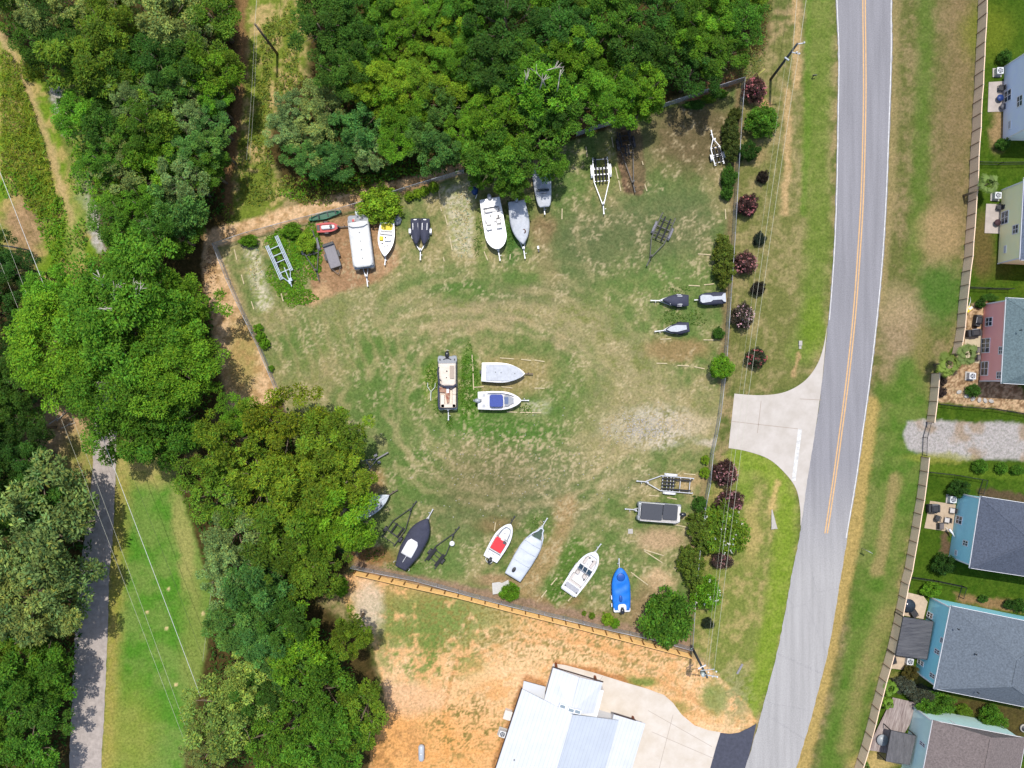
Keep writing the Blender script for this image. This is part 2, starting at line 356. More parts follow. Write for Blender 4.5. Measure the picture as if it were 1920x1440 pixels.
    paint(stroke([(1535, -60), (1540, 100), (1530, 250), (1535, 400), (1528, 520), (1520, 610), (1500, 660)], 46, 14, 10), mix((98, 124, 46), (122, 136, 66), n3), .85)
    paint(stroke([(1516, -60), (1514, 250), (1506, 400)], 12, 5, 6), (92, 130, 38), .6)
    paint(ell(1528, 620, 22, 60, .5), (112, 142, 34), .5)
    for q in (((1490, -20), (1496, 60), (1494, 160)), ((1478, 170), (1476, 300)), ((1476, 305), (1470, 400))):
        paint(stroke(list(q), 13, 5, 12), mix((222, 186, 140), (180, 150, 105), n4), .75)
    paint(ell(1428, 190, 16, 8), (210, 160, 118), .9); paint(ell(1416, 290, 24, 20), (180, 150, 112), .5)
    paint(stroke([(1497, 660), (1492, 705)], 8, 3), (192, 158, 115), .8)
    low = poly([(1368, 842), (1440, 858), (1492, 915), (1500, 1000), (1484, 1080), (1462, 1200), (1432, 1320), (1416, 1356), (1340, 1260), (1296, 1212), (1306, 1010), (1334, 880)], 6)
    paint(low, mix((124, 134, 66), (168, 154, 100), sstep(.4, .7, n2 * .5 + n3 * .5)))
    paint(stroke([(1390, 855), (1450, 880), (1475, 940), (1470, 1060), (1448, 1180), (1424, 1290), (1404, 1330)], 40, 12, 10), mix((116, 146, 38), (138, 154, 62), n3), .85)
    paint(ell(1400, 905, 16, 40), (120, 150, 50), .6); paint(stroke([(1459, 905), (1448, 960)], 10, 4), (206, 176, 118), .8)
    paint(ell(1410, 1000, 16, 60), (190, 168, 110), .6)
    # east of the road
    ea = poly([(1560, -200), (1850, -200), (1835, 60), (1818, 360), (1790, 640), (1745, 720), (1728, 860), (1690, 1080), (1655, 1250), (1600, 1440), (1560, 1700), (1380, 1700), (1600, 900), (1660, 500)], 4, 4)
    paint(ea, mix((106, 110, 60), (142, 128, 90), sstep(.36, .68, n2 * .5 + n3 * .5)))
    paint(stroke([(1795, -60), (1800, 100), (1790, 250), (1780, 400), (1770, 450)], 60, 24), mix((150, 128, 96), (122, 104, 72), n4), .7)
    paint(stroke([(1737, -60), (1735, 100), (1728, 250), (1722, 400), (1712, 500)], 30, 12), (88, 116, 44), .75)
    paint(ell(1765, 550, 46, 60, .5), (72, 112, 40), .85); paint(ell(1690, 620, 36, 70, .6), mix((186, 162, 130), (130, 112, 84), n4), .8)
    paint(ell(1680, 570, 40, 40), (176, 156, 116), .4); paint(ell(1760, 440, 40, 50), (176, 150, 108), .6); paint(ell(1725, 660, 20, 50), (120, 120, 60), .6)
    paint(stroke([(1700, 690), (1690, 780), (1680, 880), (1660, 1000), (1640, 1100), (1608, 1220), (1580, 1340), (1550, 1460)], 44, 14), mix((76, 112, 38), (98, 126, 52), n3), .92)
    paint(stroke([(1722, 760), (1716, 860), (1700, 960)], 34, 10), (80, 120, 44), .8)
    paint(poly([(1640, 720), (1745, 700), (1728, 860), (1690, 1080), (1655, 1250), (1604, 1440), (1540, 1440), (1590, 1200), (1620, 900)], 10), mix((84, 116, 42), (112, 128, 62), sstep(.35, .65, n2)), .75)
    paint(stroke([(1680, 900), (1660, 1000), (1645, 1070)], 24, 8), (160, 140, 96), .75)
    paint(stroke([(1660, 1150), (1630, 1230), (1610, 1290), (1585, 1400)], 30, 12), mix((166, 146, 100), (120, 128, 66), n3), .7)
    paint(stroke([(1632, 760), (1612, 900), (1598, 1000), (1578, 1100), (1556, 1200), (1532, 1310), (1500, 1440), (1480, 1520)], 34, 7, 6), mix((196, 168, 104), (166, 144, 86), n3), .9)
    paint(stroke([(1678, 0), (1676, 200), (1668, 380), (1650, 560)], 18, 8, 8), mix((188, 164, 122), (140, 126, 80), n3), .6)
    # back gardens
    bk = poly([(1846, -200), (2300, -200), (2300, 1700), (1570, 1700), (1604, 1440), (1660, 1250), (1694, 1080), (1730, 860), (1750, 700), (1794, 640), (1822, 360), (1838, 60)], 2, 3, 2)
    paint(bk, mix((54, 86, 18), (84, 106, 32), n3))
    paint(ell(1850, 60, 50, 50), (116, 126, 40), .6); paint(ell(1862, 500, 40, 24), (90, 92, 40), .7); paint(ell(1842, 460, 20, 60), (110, 92, 58), .8); paint(ell(1872, 240, 16, 40), (170, 140, 105), .8)
    paint(poly([(1815, 575), (1850, 560), (1900, 700), (1925, 752), (2050, 778), (2050, 762), (1930, 776), (1755, 752), (1758, 705), (1790, 660)], 4, 6), mix((208, 178, 142), (140, 112, 84), sstep(.3, .7, n4)))
    paint(poly([(1702, 792), (1730, 786), (1790, 790), (1850, 792), (2300, 806), (2300, 866), (1800, 862), (1740, 856), (1704, 842), (1696, 816)], 4, 7), mix((178, 172, 170), (166, 148, 130), sstep(.45, .7, n2)))
    paint(ell(1760, 860, 60, 10), (150, 150, 70), .7); paint(stroke([(1750, 880), (1840, 888), (2000, 900)], 16, 4), (92, 116, 34), .9)
    paint(poly([(1830, 915), (1925, 925), (1925, 945), (1832, 930)], 4), (96, 76, 60), .9); paint(ell(1772, 1020, 9, 34), (110, 86, 70), .9)
    paint(poly([(1790, 1112), (1925, 1128), (1925, 1150), (1800, 1128)], 4), (150, 118, 84), .9)
    paint(poly([(1755, 1300), (1925, 1330), (1925, 1400), (1890, 1370), (1800, 1330), (1730, 1318)], 6), mix((104, 92, 50), (60, 44, 36), n3), .9)
    paint(ell(1640, 1430, 40, 20), (196, 170, 112), .9); paint(ell(1690, 1275, 40, 14), (150, 140, 84), .7)
    # the orange building plot
    od = poly([(630, 1080), (700, 1074), (900, 1128), (1170, 1190), (1296, 1232), (1340, 1262), (1400, 1320), (1421, 1352), (1390, 1372), (1300, 1400), (1230, 1440), (1230, 1700), (640, 1700), (700, 1400), (730, 1330), (700, 1210), (655, 1150)], 4, 10)
    paint(od, mix((240, 192, 140), (226, 170, 112), n2))
    paint(od * sstep(.4, .62, n1 * .5 + n3 * .5), (244, 208, 166), .6); paint(od * stroke([(760, 1440), (800, 1330), (900, 1270), (1010, 1225), (1200, 1250)], 26, 12, 20), (246, 204, 156), .55)
    for w_ in (-9, 9): paint(od * stroke([(1340, 1340), (1240, 1270 + w_), (1100, 1215 + w_), (960, 1190 + w_), (860, 1230 + w_), (830, 1330), (850 + w_, 1440)], 5, 3, 8), (206, 148, 92), .5)
    paint(od * ell(760, 1400, 200, 90, .6), (234, 168, 98), .75)
    ge = sstep(.44, .56, n2 * .4 + n3 * .4 + n4 * .2)
    paint(od * ell(800, 1160, 150, 60, .6) * sstep(.3, .5, n2 * .5 + n3 * .5), mix((102, 136, 62), (140, 150, 84), n3), .95)
    paint(od * ell(800, 1230, 100, 50, .6) * ge, (110, 136, 64), .9); paint(od * ell(1000, 1190, 300, 60, .5, 12) * sstep(.52, .62, n3 * .5 + n4 * .5), (126, 122, 66), .75)
    paint(od * sstep(.56, .64, n3 * .5 + n4 * .5) * sstep(.46, .56, n5), (150, 132, 76), .55); paint(od * ell(690, 1140, 26, 50), (226, 206, 186), .7)
    paint(od * ell(760, 1310, 70, 30), (234, 192, 156), .6); paint(od * ell(720, 1400, 60, 70, .6) * ge, (150, 110, 66), .6)
    paint(od * ell(870, 1360, 80, 60, .6) * sstep(.55, .62, n3 * .5 + n4 * .5), (122, 116, 60), .8)
    paint(stroke([(1045, 1242), (1120, 1262), (1200, 1285)], 12, 4), (176, 118, 70), .8); paint(stroke([(985, 1275), (1030, 1290)], 16, 5), (176, 118, 70), .7)
    paint(ell(1205, 1278, 30, 9, .5, 12), (120, 138, 66), .9); paint(ell(1340, 1310, 26, 30), (110, 138, 68), .8); paint(ell(1270, 1330, 22, 14), (124, 136, 64), .6)
    paint(ell(1380, 1300, 30, 50, .7) * ge, (150, 150, 100), .9)
    paint(stroke([(978, 1292), (925, 1440)], 10, 4), (150, 104, 64), .8)
    # golf fairway
    gf = poly([(224, 818), (290, 846), (336, 905), (362, 1000), (396, 1100), (384, 1230), (362, 1330), (345, 1440), (340, 1600), (180, 1600), (196, 1300), (204, 1100), (216, 950)], 6, 10)
    paint(gf, mix((84, 136, 42), (116, 144, 68), sstep(.3, .7, n2)))
    paint(gf * stroke([(226, 820), (216, 1000), (206, 1180), (196, 1440)], 40, 16), mix((160, 156, 64), (178, 152, 96), n3), .8)
    paint(gf * ell(275, 870, 60, 40, .5), mix((206, 178, 122), (140, 150, 70), n3), .85); paint(gf * ell(345, 1020, 16, 110, .5, -8), (170, 162, 100), .7)
    paint(gf * ell(245, 1380, 46, 90, .7), (150, 150, 72), .6); paint(gf * ell(370, 1200, 30, 130, .6), (140, 146, 78), .6)
    for cx, cy in ((275, 1148), (316, 1105), (312, 1178), (381, 1150), (330, 1284), (240, 849)): paint(ell(cx, cy, 3, 3, .5, 0, 2, 2), (225, 200, 150))
    paint(stroke([(197, 800), (182, 950), (170, 1100), (150, 1300), (140, 1500)], 90, 14), mix((120, 104, 60), (92, 84, 46), n3), .0)
    # fine grain
    col[:] = np.where((lot > .5)[:, None], col * .94, col)
    g = 0.78 + 0.44 * (0.35 * n4 + 0.4 * vnoise(X / 1.9, Y / 1.9, 9) + 0.25 * n3)
    col *= g[:, None]
    z = (fbm(X, Y, 60, 9, 3) - 1) * 0.05 + (n4 - 1) * 0.02
    far = (np.abs(GX.ravel()) > 74) | (np.abs(GY.ravel()) > 57); z[far] = -0.05; col[far] = np.array(C(112, 118, 66))
    me = bpy.data.meshes.new('ground'); nv = nx * ny
    me.vertices.add(nv); me.vertices.foreach_set('co', np.stack([GX.ravel(), GY.ravel(), z], 1).astype(np.float32).ravel())
    i = np.arange(nx - 1)[None, :] + np.arange(ny - 1)[:, None] * nx
    q = np.stack([i, i + 1, i + 1 + nx, i + nx], -1).reshape(-1, 4); nf = len(q)
    me.loops.add(nf * 4); me.loops.foreach_set('vertex_index', q.ravel().astype(np.int32))
    me.polygons.add(nf); me.polygons.foreach_set('loop_start', (np.arange(nf) * 4).astype(np.int32))
    me.update(calc_edges=True)
    ca = me.color_attributes.new('soil', 'FLOAT_COLOR', 'POINT')
    ca.data.foreach_set('color', np.concatenate([np.clip(col, 0.005, 0.9), np.ones((nv, 1))], 1).astype(np.float32).ravel())
    m = bpy.data.materials.new('turf_and_soil'); m.use_nodes = True; nt = m.node_tree; b = nt.nodes['Principled BSDF']
    b.inputs['Roughness'].default_value = 0.95; b.inputs['Specular IOR Level'].default_value = 0.05
    at = nt.nodes.new('ShaderNodeAttribute'); at.attribute_name = 'soil'
    tc = nt.nodes.new('ShaderNodeTexCoord')
    def nz(sc, d):
        n = nt.nodes.new('ShaderNodeTexNoise'); n.inputs['Scale'].default_value = sc; n.inputs['Detail'].default_value = d; n.inputs['Roughness'].default_value = .7
        nt.links.new(tc.outputs['Object'], n.inputs[0]); return n
    a1 = nz(3.2, 5); a2 = nz(0.9, 3)
    rp = nt.nodes.new('ShaderNodeValToRGB'); rp.color_ramp.elements[0].position = .3; rp.color_ramp.elements[1].position = .7
    rp.color_ramp.elements[0].color = (.62, .66, .58, 1); rp.color_ramp.elements[1].color = (1.36, 1.3, 1.3, 1)
    nt.links.new(a1.outputs[0], rp.inputs[0])
    mx = nt.nodes.new('ShaderNodeMix'); mx.data_type = 'RGBA'; mx.blend_type = 'MULTIPLY'; mx.inputs[0].default_value = 1
    nt.links.new(at.outputs['Color'], mx.inputs[6]); nt.links.new(rp.outputs[0], mx.inputs[7])
    nt.links.new(mx.outputs[2], b.inputs['Base Color'])
    bp = nt.nodes.new('ShaderNodeBump'); bp.inputs['Strength'].default_value = .9; bp.inputs['Distance'].default_value = .12
    nt.links.new(a1.outputs[0], bp.inputs['Height']); nt.links.new(bp.outputs[0], b.inputs['Normal'])
    me.materials.append(m); o = bpy.data.objects.new('ground', me); COL.objects.link(o); tag(o, kind='structure')
ground()

# ------------------------------------------------------------------ road, drives, lane
RL = [(1560, -260), (1565, -60), (1568, 20), (1571, 100), (1570, 200), (1567, 360), (1562, 480), (1553, 600), (1541, 720), (1527, 820), (1514, 900), (1500, 1000), (1484, 1080), (1462, 1200), (1432, 1320), (1397, 1440), (1350, 1560), (1280, 1700)]
RR = [(1676, -260), (1674, -60), (1673, 20), (1673, 100), (1670, 200), (1664, 360), (1657, 480), (1646, 600), (1632, 720), (1618, 820), (1607, 900), (1590, 1000), (1577, 1080), (1557, 1200), (1528, 1320), (1493, 1440), (1450, 1560), (1390, 1700)]
YL = [(1620, -260), (1620, 0), (1621, 100), (1621, 200), (1617, 360), (1610, 480), (1601, 600), (1588, 720), (1575, 820), (1564, 900), (1549, 1000)]
def asphalt():
    m = bpy.data.materials.new('asphalt'); m.use_nodes = True; nt = m.node_tree; b = nt.nodes['Principled BSDF']; b.inputs['Roughness'].default_value = .9
    tc = nt.nodes.new('ShaderNodeTexCoord'); sp = nt.nodes.new('ShaderNodeSeparateXYZ'); nt.links.new(tc.outputs['Object'], sp.inputs[0])
    n = nt.nodes.new('ShaderNodeTexNoise'); n.inputs['Scale'].default_value = 9; n.inputs['Detail'].default_value = 6; nt.links.new(tc.outputs['Object'], n.inputs[0])
    mp = nt.nodes.new('ShaderNodeMapping'); mp.inputs['Scale'].default_value = (1.2, .06, 1); mp.inputs['Rotation'].default_value = (0, 0, .1); nt.links.new(tc.outputs['Object'], mp.inputs[0])
    n2 = nt.nodes.new('ShaderNodeTexNoise'); n2.inputs['Scale'].default_value = 1.3; n2.inputs['Detail'].default_value = 3; nt.links.new(mp.outputs[0], n2.inputs[0])
    # newer surface north of the end of the centre line, old pale surface south of it
    mr = nt.nodes.new('ShaderNodeMapRange'); mr.inputs['From Min'].default_value = -10; mr.inputs['From Max'].default_value = -24
    nt.links.new(sp.outputs['Y'], mr.inputs[0])
    c = nt.nodes.new('ShaderNodeMix'); c.data_type = 'RGBA'; c.inputs[6].default_value = (*C(150, 148, 152), 1); c.inputs[7].default_value = (*C(178, 175, 173), 1)
    nt.links.new(mr.outputs[0], c.inputs[0])
    r = nt.nodes.new('ShaderNodeValToRGB'); r.color_ramp.elements[0].position = .25; r.color_ramp.elements[1].position = .75
    r.color_ramp.elements[0].color = (.78, .78, .78, 1); r.color_ramp.elements[1].color = (1.2, 1.2, 1.2, 1); nt.links.new(n.outputs[0], r.inputs[0])
    r2 = nt.nodes.new('ShaderNodeValToRGB'); r2.color_ramp.elements[0].position = .3; r2.color_ramp.elements[1].position = .7
    r2.color_ramp.elements[0].color = (.87, .87, .87, 1); r2.color_ramp.elements[1].color = (1.08, 1.08, 1.08, 1); nt.links.new(n2.outputs[0], r2.inputs[0])
    vo = nt.nodes.new('ShaderNodeTexVoronoi'); vo.feature = 'DISTANCE_TO_EDGE'; vo.inputs['Scale'].default_value = .16
    wv = nt.nodes.new('ShaderNodeMix'); wv.data_type = 'VECTOR'; wv.inputs[0].default_value = .35
    nt.links.new(tc.outputs['Object'], wv.inputs[4]); nt.links.new(n.outputs[1], wv.inputs[5]); nt.links.new(wv.outputs[1], vo.inputs[0])
    cr = nt.nodes.new('ShaderNodeMath'); cr.operation = 'LESS_THAN'; cr.inputs[1].default_value = .0022; nt.links.new(vo.outputs[0], cr.inputs[0])
    cm = nt.nodes.new('ShaderNodeMath'); cm.operation = 'MULTIPLY'; nt.links.new(cr.outputs[0], cm.inputs[0]); nt.links.new(mr.outputs[0], cm.inputs[1])
    def mul(a, bb, f=None):
        x = nt.nodes.new('ShaderNodeMix'); x.data_type = 'RGBA'; x.blend_type = 'MULTIPLY'; x.inputs[0].default_value = 1
        if f: nt.links.new(f, x.inputs[0])
        nt.links.new(a, x.inputs[6])
        if isinstance(bb, tuple): x.inputs[7].default_value = bb
        else: nt.links.new(bb, x.inputs[7])
        return x.outputs[2]
    o = mul(mul(c.outputs[2], r.outputs[0]), r2.outputs[0]); o = mul(o, (.8, .8, .82, 1), cm.outputs[0])
    nt.links.new(o, b.inputs['Base Color']); return m
def ragged(pts, amp, seed, n=14):
    rd = random.Random(seed); return [(x + rd.uniform(-amp, amp), y) for x, y in spline(pts, n)]
def ribbon(name, A, B, z, m, kind='structure'):
    a = [P(*p) for p in A]; b = [P(*p) for p in B]
    mb = MB(); mb.add([(p.x, p.y, z) for p in a] + [(p.x, p.y, z) for p in b], [(i + len(a), i + 1 + len(a), i + 1, i) for i in range(len(a) - 1)])
    o = mb.build(name, m)
    if kind: o['kind'] = kind
    return o
ribbon('road', ragged(RL, .7, 1), ragged(RR, .7, 2), .012, asphalt())
white_p = mat('white_road_paint', C(232, 230, 226, .68), .85, noise=.25, nscale=2)
yel_p = mat('yellow_road_paint', C(228, 180, 120), .8, noise=.15, nscale=3)
def off(pts, d): return [(x + d, y) for x, y in pts]
def cut(pts, y0, y1): return [p for p in pts if y0 <= p[1] <= y1]
sR, sL, sY = spline(RR, 10), spline(RL, 10), spline(YL, 10)
q = cut(sR, -240, 1010); ribbon('edge_line_marking', off(q, -3.0), off(q, -1.3), .018, white_p)
q = cut(sL, -240, 606); ribbon('edge_line_marking', off(q, 1.2), off(q, 2.8), .018, white_p)
q = cut(sY, -240, 1003); ribbon('centre_line_marking', off(q, -3.4), off(q, -1.2), .018, yel_p); ribbon('centre_line_marking', off(q, 1.2), off(q, 3.4), .018, yel_p)
conc = mat('concrete', C(214, 205, 196), .85, noise=.2, nscale=.45, bump=.1, detail=10, col2=C(194, 184, 172))
drv = [(1377, 738)] + spline([(1377, 738), (1420, 741), (1460, 738), (1490, 727), (1515, 708), (1534, 680), (1545, 646), (1551, 610)], 6)[1:] + [(1549, 640), (1541, 720), (1527, 820), (1514, 900), (1504, 975), (1502, 985)] + spline([(1501, 985), (1500, 950), (1492, 915), (1470, 885), (1440, 860), (1400, 846), (1366, 840)], 6)
def oldedge(pts):
    return pts
sheet('concrete_driveway', [p for p in drv if p != (1549, 640)], .008, conc)
joint = mat('joint_line', C(176, 160, 146), .9)
def line_sheet(name, a, b, w, z, m, kind='structure'):
    A, B = P(*a), P(*b); d = (B - A).normalized(); n_ = Vector((-d.y, d.x, 0)) * w / 2
    mb = MB(); mb.add([(A + n_)[:2] + (z,), (A - n_)[:2] + (z,), (B - n_)[:2] + (z,), (B + n_)[:2] + (z,)], [(0, 1, 2, 3)])
    o = mb.build(name, m); o['kind'] = kind; return o
for a, b in (((1372, 790), (1424, 796)), ((1424, 796), (1496, 804)), ((1427, 752), (1422, 796)), ((1422, 796), (1420, 812)), ((1540, 750), (1500, 748))):
    line_sheet('concrete_joint', a, b, .07, .0135, joint)
line_sheet('stop_line_marking', (1500, 805), (1488, 901), .48, .0135, white_p)
lane = mat('lane_tarmac', C(182, 170, 162), .95, noise=.2, nscale=1.4, bump=.2, detail=8)
ll = ragged([(180, 640), (180, 700), (176, 800), (172, 900), (160, 1000), (148, 1080), (140, 1200), (134, 1330), (130, 1440), (126, 1700)], .9, 5)
lr = ragged([(222, 640), (222, 700), (219, 800), (216, 900), (212, 1000), (205, 1080), (201, 1200), (196, 1330), (190, 1440), (186, 1700)], .9, 6)
ribbon('cart_path', ll, lr, .006, lane)
con2 = mat('new_concrete', C(228, 218, 206), .8, noise=.12, nscale=.5, detail=10, col2=C(212, 198, 180))
sheet('house_driveway', [(1037, 1244), (1060, 1247), (1116, 1262), (1170, 1279), (1212, 1291), (1245, 1303), (1262, 1318), (1278, 1340), (1302, 1360), (1328, 1369), (1351, 1373), (1342, 1402), (1330, 1446), (1322, 1560), (1180, 1560), (1100, 1400), (1020, 1300)], .008, con2)
for a, b in (((1215, 1332), (1335, 1400)), ((1262, 1340), (1236, 1440)), ((1130, 1268), (1090, 1330)), ((1222, 1372), (1338, 1422))):
    line_sheet('concrete_joint', a, b, .05, .0135, joint)
apron = mat('fresh_asphalt', C(74, 76, 90), .9, noise=.2, nscale=2.4, bump=.3)
sheet('asphalt_apron', [(1351, 1374), (1368, 1376), (1385, 1374), (1402, 1366), (1418, 1357), (1410, 1396), (1398, 1440), (1380, 1500), (1322, 1500), (1330, 1446), (1342, 1402)], .0085, apron)
# ------------------------------------------------------------------ vegetation
def leaf_mat(name='foliage', gloss=.12):
    m = bpy.data.materials.new(name); m.use_nodes = True; nt = m.node_tree
    b = nt.nodes['Principled BSDF']; out = nt.nodes['Material Output']
    oi = nt.nodes.new('ShaderNodeObjectInfo'); at = nt.nodes.new('ShaderNodeAttribute'); at.attribute_name = 'tint'
    mx = nt.nodes.new('ShaderNodeMix'); mx.data_type = 'RGBA'; mx.blend_type = 'MULTIPLY'; mx.inputs[0].default_value = 1
    nt.links.new(oi.outputs['Color'], mx.inputs[6]); nt.links.new(at.outputs['Color'], mx.inputs[7])
    nt.links.new(mx.outputs[2], b.inputs['Base Color']); b.inputs['Roughness'].default_value = .6; b.inputs['Specular IOR Level'].default_value = gloss
    tr = nt.nodes.new('ShaderNodeBsdfTranslucent'); nt.links.new(mx.outputs[2], tr.inputs[0])
    ms = nt.nodes.new('ShaderNodeMixShader'); ms.inputs[0].default_value = .34
    nt.links.new(b.outputs[0], ms.inputs[1]); nt.links.new(tr.outputs[0], ms.inputs[2]); nt.links.new(ms.outputs[0], out.inputs[0])
    return m
LEAF = leaf_mat()
BARK = mat('bark', C(128, 112, 92), .95, noise=.35, nscale=5, bump=.5)
DEAD = mat('dead_wood', C(206, 196, 184), .9, noise=.2, nscale=5)
def leaf_mesh(name, pos, out, length, width, tint, up=0.5, seed=0, fold=0.25):
    """one folded diamond leaf spray per position, its long axis running outwards"""
    g = np.random.default_rng(seed); n = len(pos)
    d = out + g.normal(0, .55, (n, 3)); d[:, 2] *= .6; d /= np.linalg.norm(d, axis=1)[:, None] + 1e-9
    nrm = g.normal(0, .6, (n, 3)) + out * .4; nrm[:, 2] += up + .6
    nrm -= (nrm * d).sum(1)[:, None] * d; nrm /= np.linalg.norm(nrm, axis=1)[:, None] + 1e-9
    s = np.cross(d, nrm); k = g.uniform(.6, 1.35, (n, 1)); L_ = length * k; W_ = width * k * g.uniform(.7, 1.2, (n, 1))
    v = np.stack([pos - d * L_ * .5, pos + s * W_ * .5 - nrm * W_ * fold, pos + d * L_ * .5 - nrm * L_ * .12, pos - s * W_ * .5 - nrm * W_ * fold], 1).reshape(-1, 3)
    me = bpy.data.meshes.new(name); me.vertices.add(4 * n); me.vertices.foreach_set('co', v.astype(np.float32).ravel())
    me.loops.add(4 * n); me.loops.foreach_set('vertex_index', np.arange(4 * n, dtype=np.int32))
    me.polygons.add(n); me.polygons.foreach_set('loop_start', np.arange(0, 4 * n, 4, dtype=np.int32)); me.update(calc_edges=True)
    ca = me.color_attributes.new('tint', 'FLOAT_COLOR', 'POINT')
    t = np.repeat(np.concatenate([tint, np.ones((n, 1))], 1), 4, 0); ca.data.foreach_set('color', t.astype(np.float32).ravel())
    me.materials.append(LEAF); return me
def tints(g, n, blob=None, spread=.28, warm=.25):
    v = 1 + g.normal(0, spread * .8, n)
    if blob is not None: v = v * blob
    w = g.normal(0, warm, n)
    return np.clip(np.stack([v * (1 + w * .6), v, v * (1 - w * .5)], 1), .25, 2.2)
def crown_mesh(name, R, Hc, seed, nb=None, rb=None, nl=95, leaf=(.34, .17), low=-.25, flat=.75, rag=.22, spread=.3, sy=1.0):
    """crown of leaf clumps set unevenly over and through a lobed dome centred on the origin"""
    g = np.random.default_rng(seed); nb = nb or int(5.2 * R * R); rb = rb or .2 * R + .12
    th = g.uniform(0, 2 * np.pi, nb); zz = g.uniform(low, 1, nb) ; rr = np.sqrt(np.clip(1 - zz * zz, 0, 1))
    ph = g.uniform(0, 6.28, 4); lob = 1 + rag * (.5 * np.sin(2 * th + ph[0]) + .6 * np.sin(3 * th + ph[1]) + .5 * np.sin(5 * th + ph[2]) + .35 * np.sin(8 * th + ph[3]))
    rad = lob * g.uniform(.62, 1.04, nb); rad[: nb // 5] *= g.uniform(.4, .9, nb // 5)
    c = np.stack([np.cos(th) * rr * rad * R, np.sin(th) * rr * rad * R, zz * rad * Hc + g.normal(0, .2 * Hc, nb)], 1)
    c[:, 1] = c[:, 1] * sy + (g.uniform(-.06, .06, nb) * R * (sy > 1.2)); c[:, 0] *= 1 + .12 * np.sin(c[:, 1] * 3 / R + ph[1]) * (sy > 1.2)
    # ragged gaps
    gap = np.sin(c[:, 0] * 2.1 / (R ** .5) + ph[0]) * np.sin(c[:, 1] * 2.3 / (R ** .5) + ph[1]); keep = gap > (-.58 if rag > .1 or R > 3 else -2); c = c[keep]; nb = len(c)
    br = rb * g.uniform(.55, 1.35, nb); bt = g.uniform(.68, 1.34, nb); cnt = np.maximum(12, (nl * (br / rb) ** 2).astype(int))
    idx = np.repeat(np.arange(nb), cnt); n = len(idx)
    d = g.normal(0, 1, (n, 3)); d[:, 2] = np.abs(d[:, 2]) * .9 - .25; d /= np.linalg.norm(d, axis=1)[:, None]
    pos = c[idx] + d * (br[idx] * g.uniform(.25, 1.0, n) ** .7)[:, None] * np.array([1, 1, flat])
    return leaf_mesh(name, pos, d, leaf[0], leaf[1], tints(g, n, bt[idx], spread), seed=seed)
def trunk_mesh(name, R, Hc, h, seed, r=.22):
    rd = random.Random(seed); mb = MB()
    mb.tube([(0, 0, -.1), (.05, .03, h * .3), (rd.uniform(-.2, .2), rd.uniform(-.2, .2), h * .65), (rd.uniform(-.3, .3), rd.uniform(-.3, .3), h + Hc * .5)], r * 1.25, 8, r * .3)
    for k in range(7):
        a = 2 * math.pi * k / 7 + rd.uniform(-.4, .4); z0 = h * rd.uniform(.5, .85); q = rd.uniform(.55, .85)
        e = (math.cos(a) * R * q, math.sin(a) * R * q, h + Hc * rd.uniform(.0, .45)); m = (e[0] * .45, e[1] * .45, (z0 + e[2]) / 2 + .3)
        mb.tube([(0, 0, z0), m, e], r * .45, 6, r * .1)
        b2 = (e[0] * 1.0 + rd.uniform(-.6, .6), e[1] * 1.0 + rd.uniform(-.6, .6), e[2] + rd.uniform(.1, .5)); mb.tube([m, ((m[0] + b2[0]) / 2 + .2, (m[1] + b2[1]) / 2 - .2, (m[2] + b2[2]) / 2), b2], r * .22, 5, r * .06)
    me = bpy.data.meshes.new(name); me.from_pydata(mb.v, [], mb.f); me.polygons.foreach_set('use_smooth', mb.sm); me.materials.append(BARK); return me
TP = []     # (crown mesh, trunk mesh, R, crown centre height)
for i in range(7):
    R0 = 3.4; Hc = 2.6 + .3 * (i % 3); TP.append((crown_mesh('crown', R0, Hc, 20 + i, nb=56, rb=.8, nl=210, leaf=(.22 + .05 * (i % 3), .115), rag=.26 + .08 * (i % 2)), trunk_mesh('trunk', R0, Hc, 6.5, i), R0, 6.5))
FT = [(crown_mesh('crown', 3.4, 2.5, 60 + i, nl=150, leaf=(.24, .10), rb=.62, nb=72, rag=.26, spread=.36), trunk_mesh('trunk', 3.4, 2.5, 6.5, 9 + i), 3.4, 6.5) for i in range(3)]
GREEN = {k: (c[0] * .74, c[1] * .85, c[2] * .85) for k, c in {'deep': (.070, .150, .018), 'mid': (.105, .215, .018), 'bright': (.165, .310, .018), 'lime': (.250, .360, .022), 'olive': (.160, .235, .018), 'gold': (.235, .285, .018), 'grey': (.270, .325, .085), 'blue': (.125, .245, .045), 'pale': (.280, .340, .095), 'sage': (.330, .410, .075), 'leafy': (.150, .285, .020), 'dark': (.045, .100, .014)}.items()}
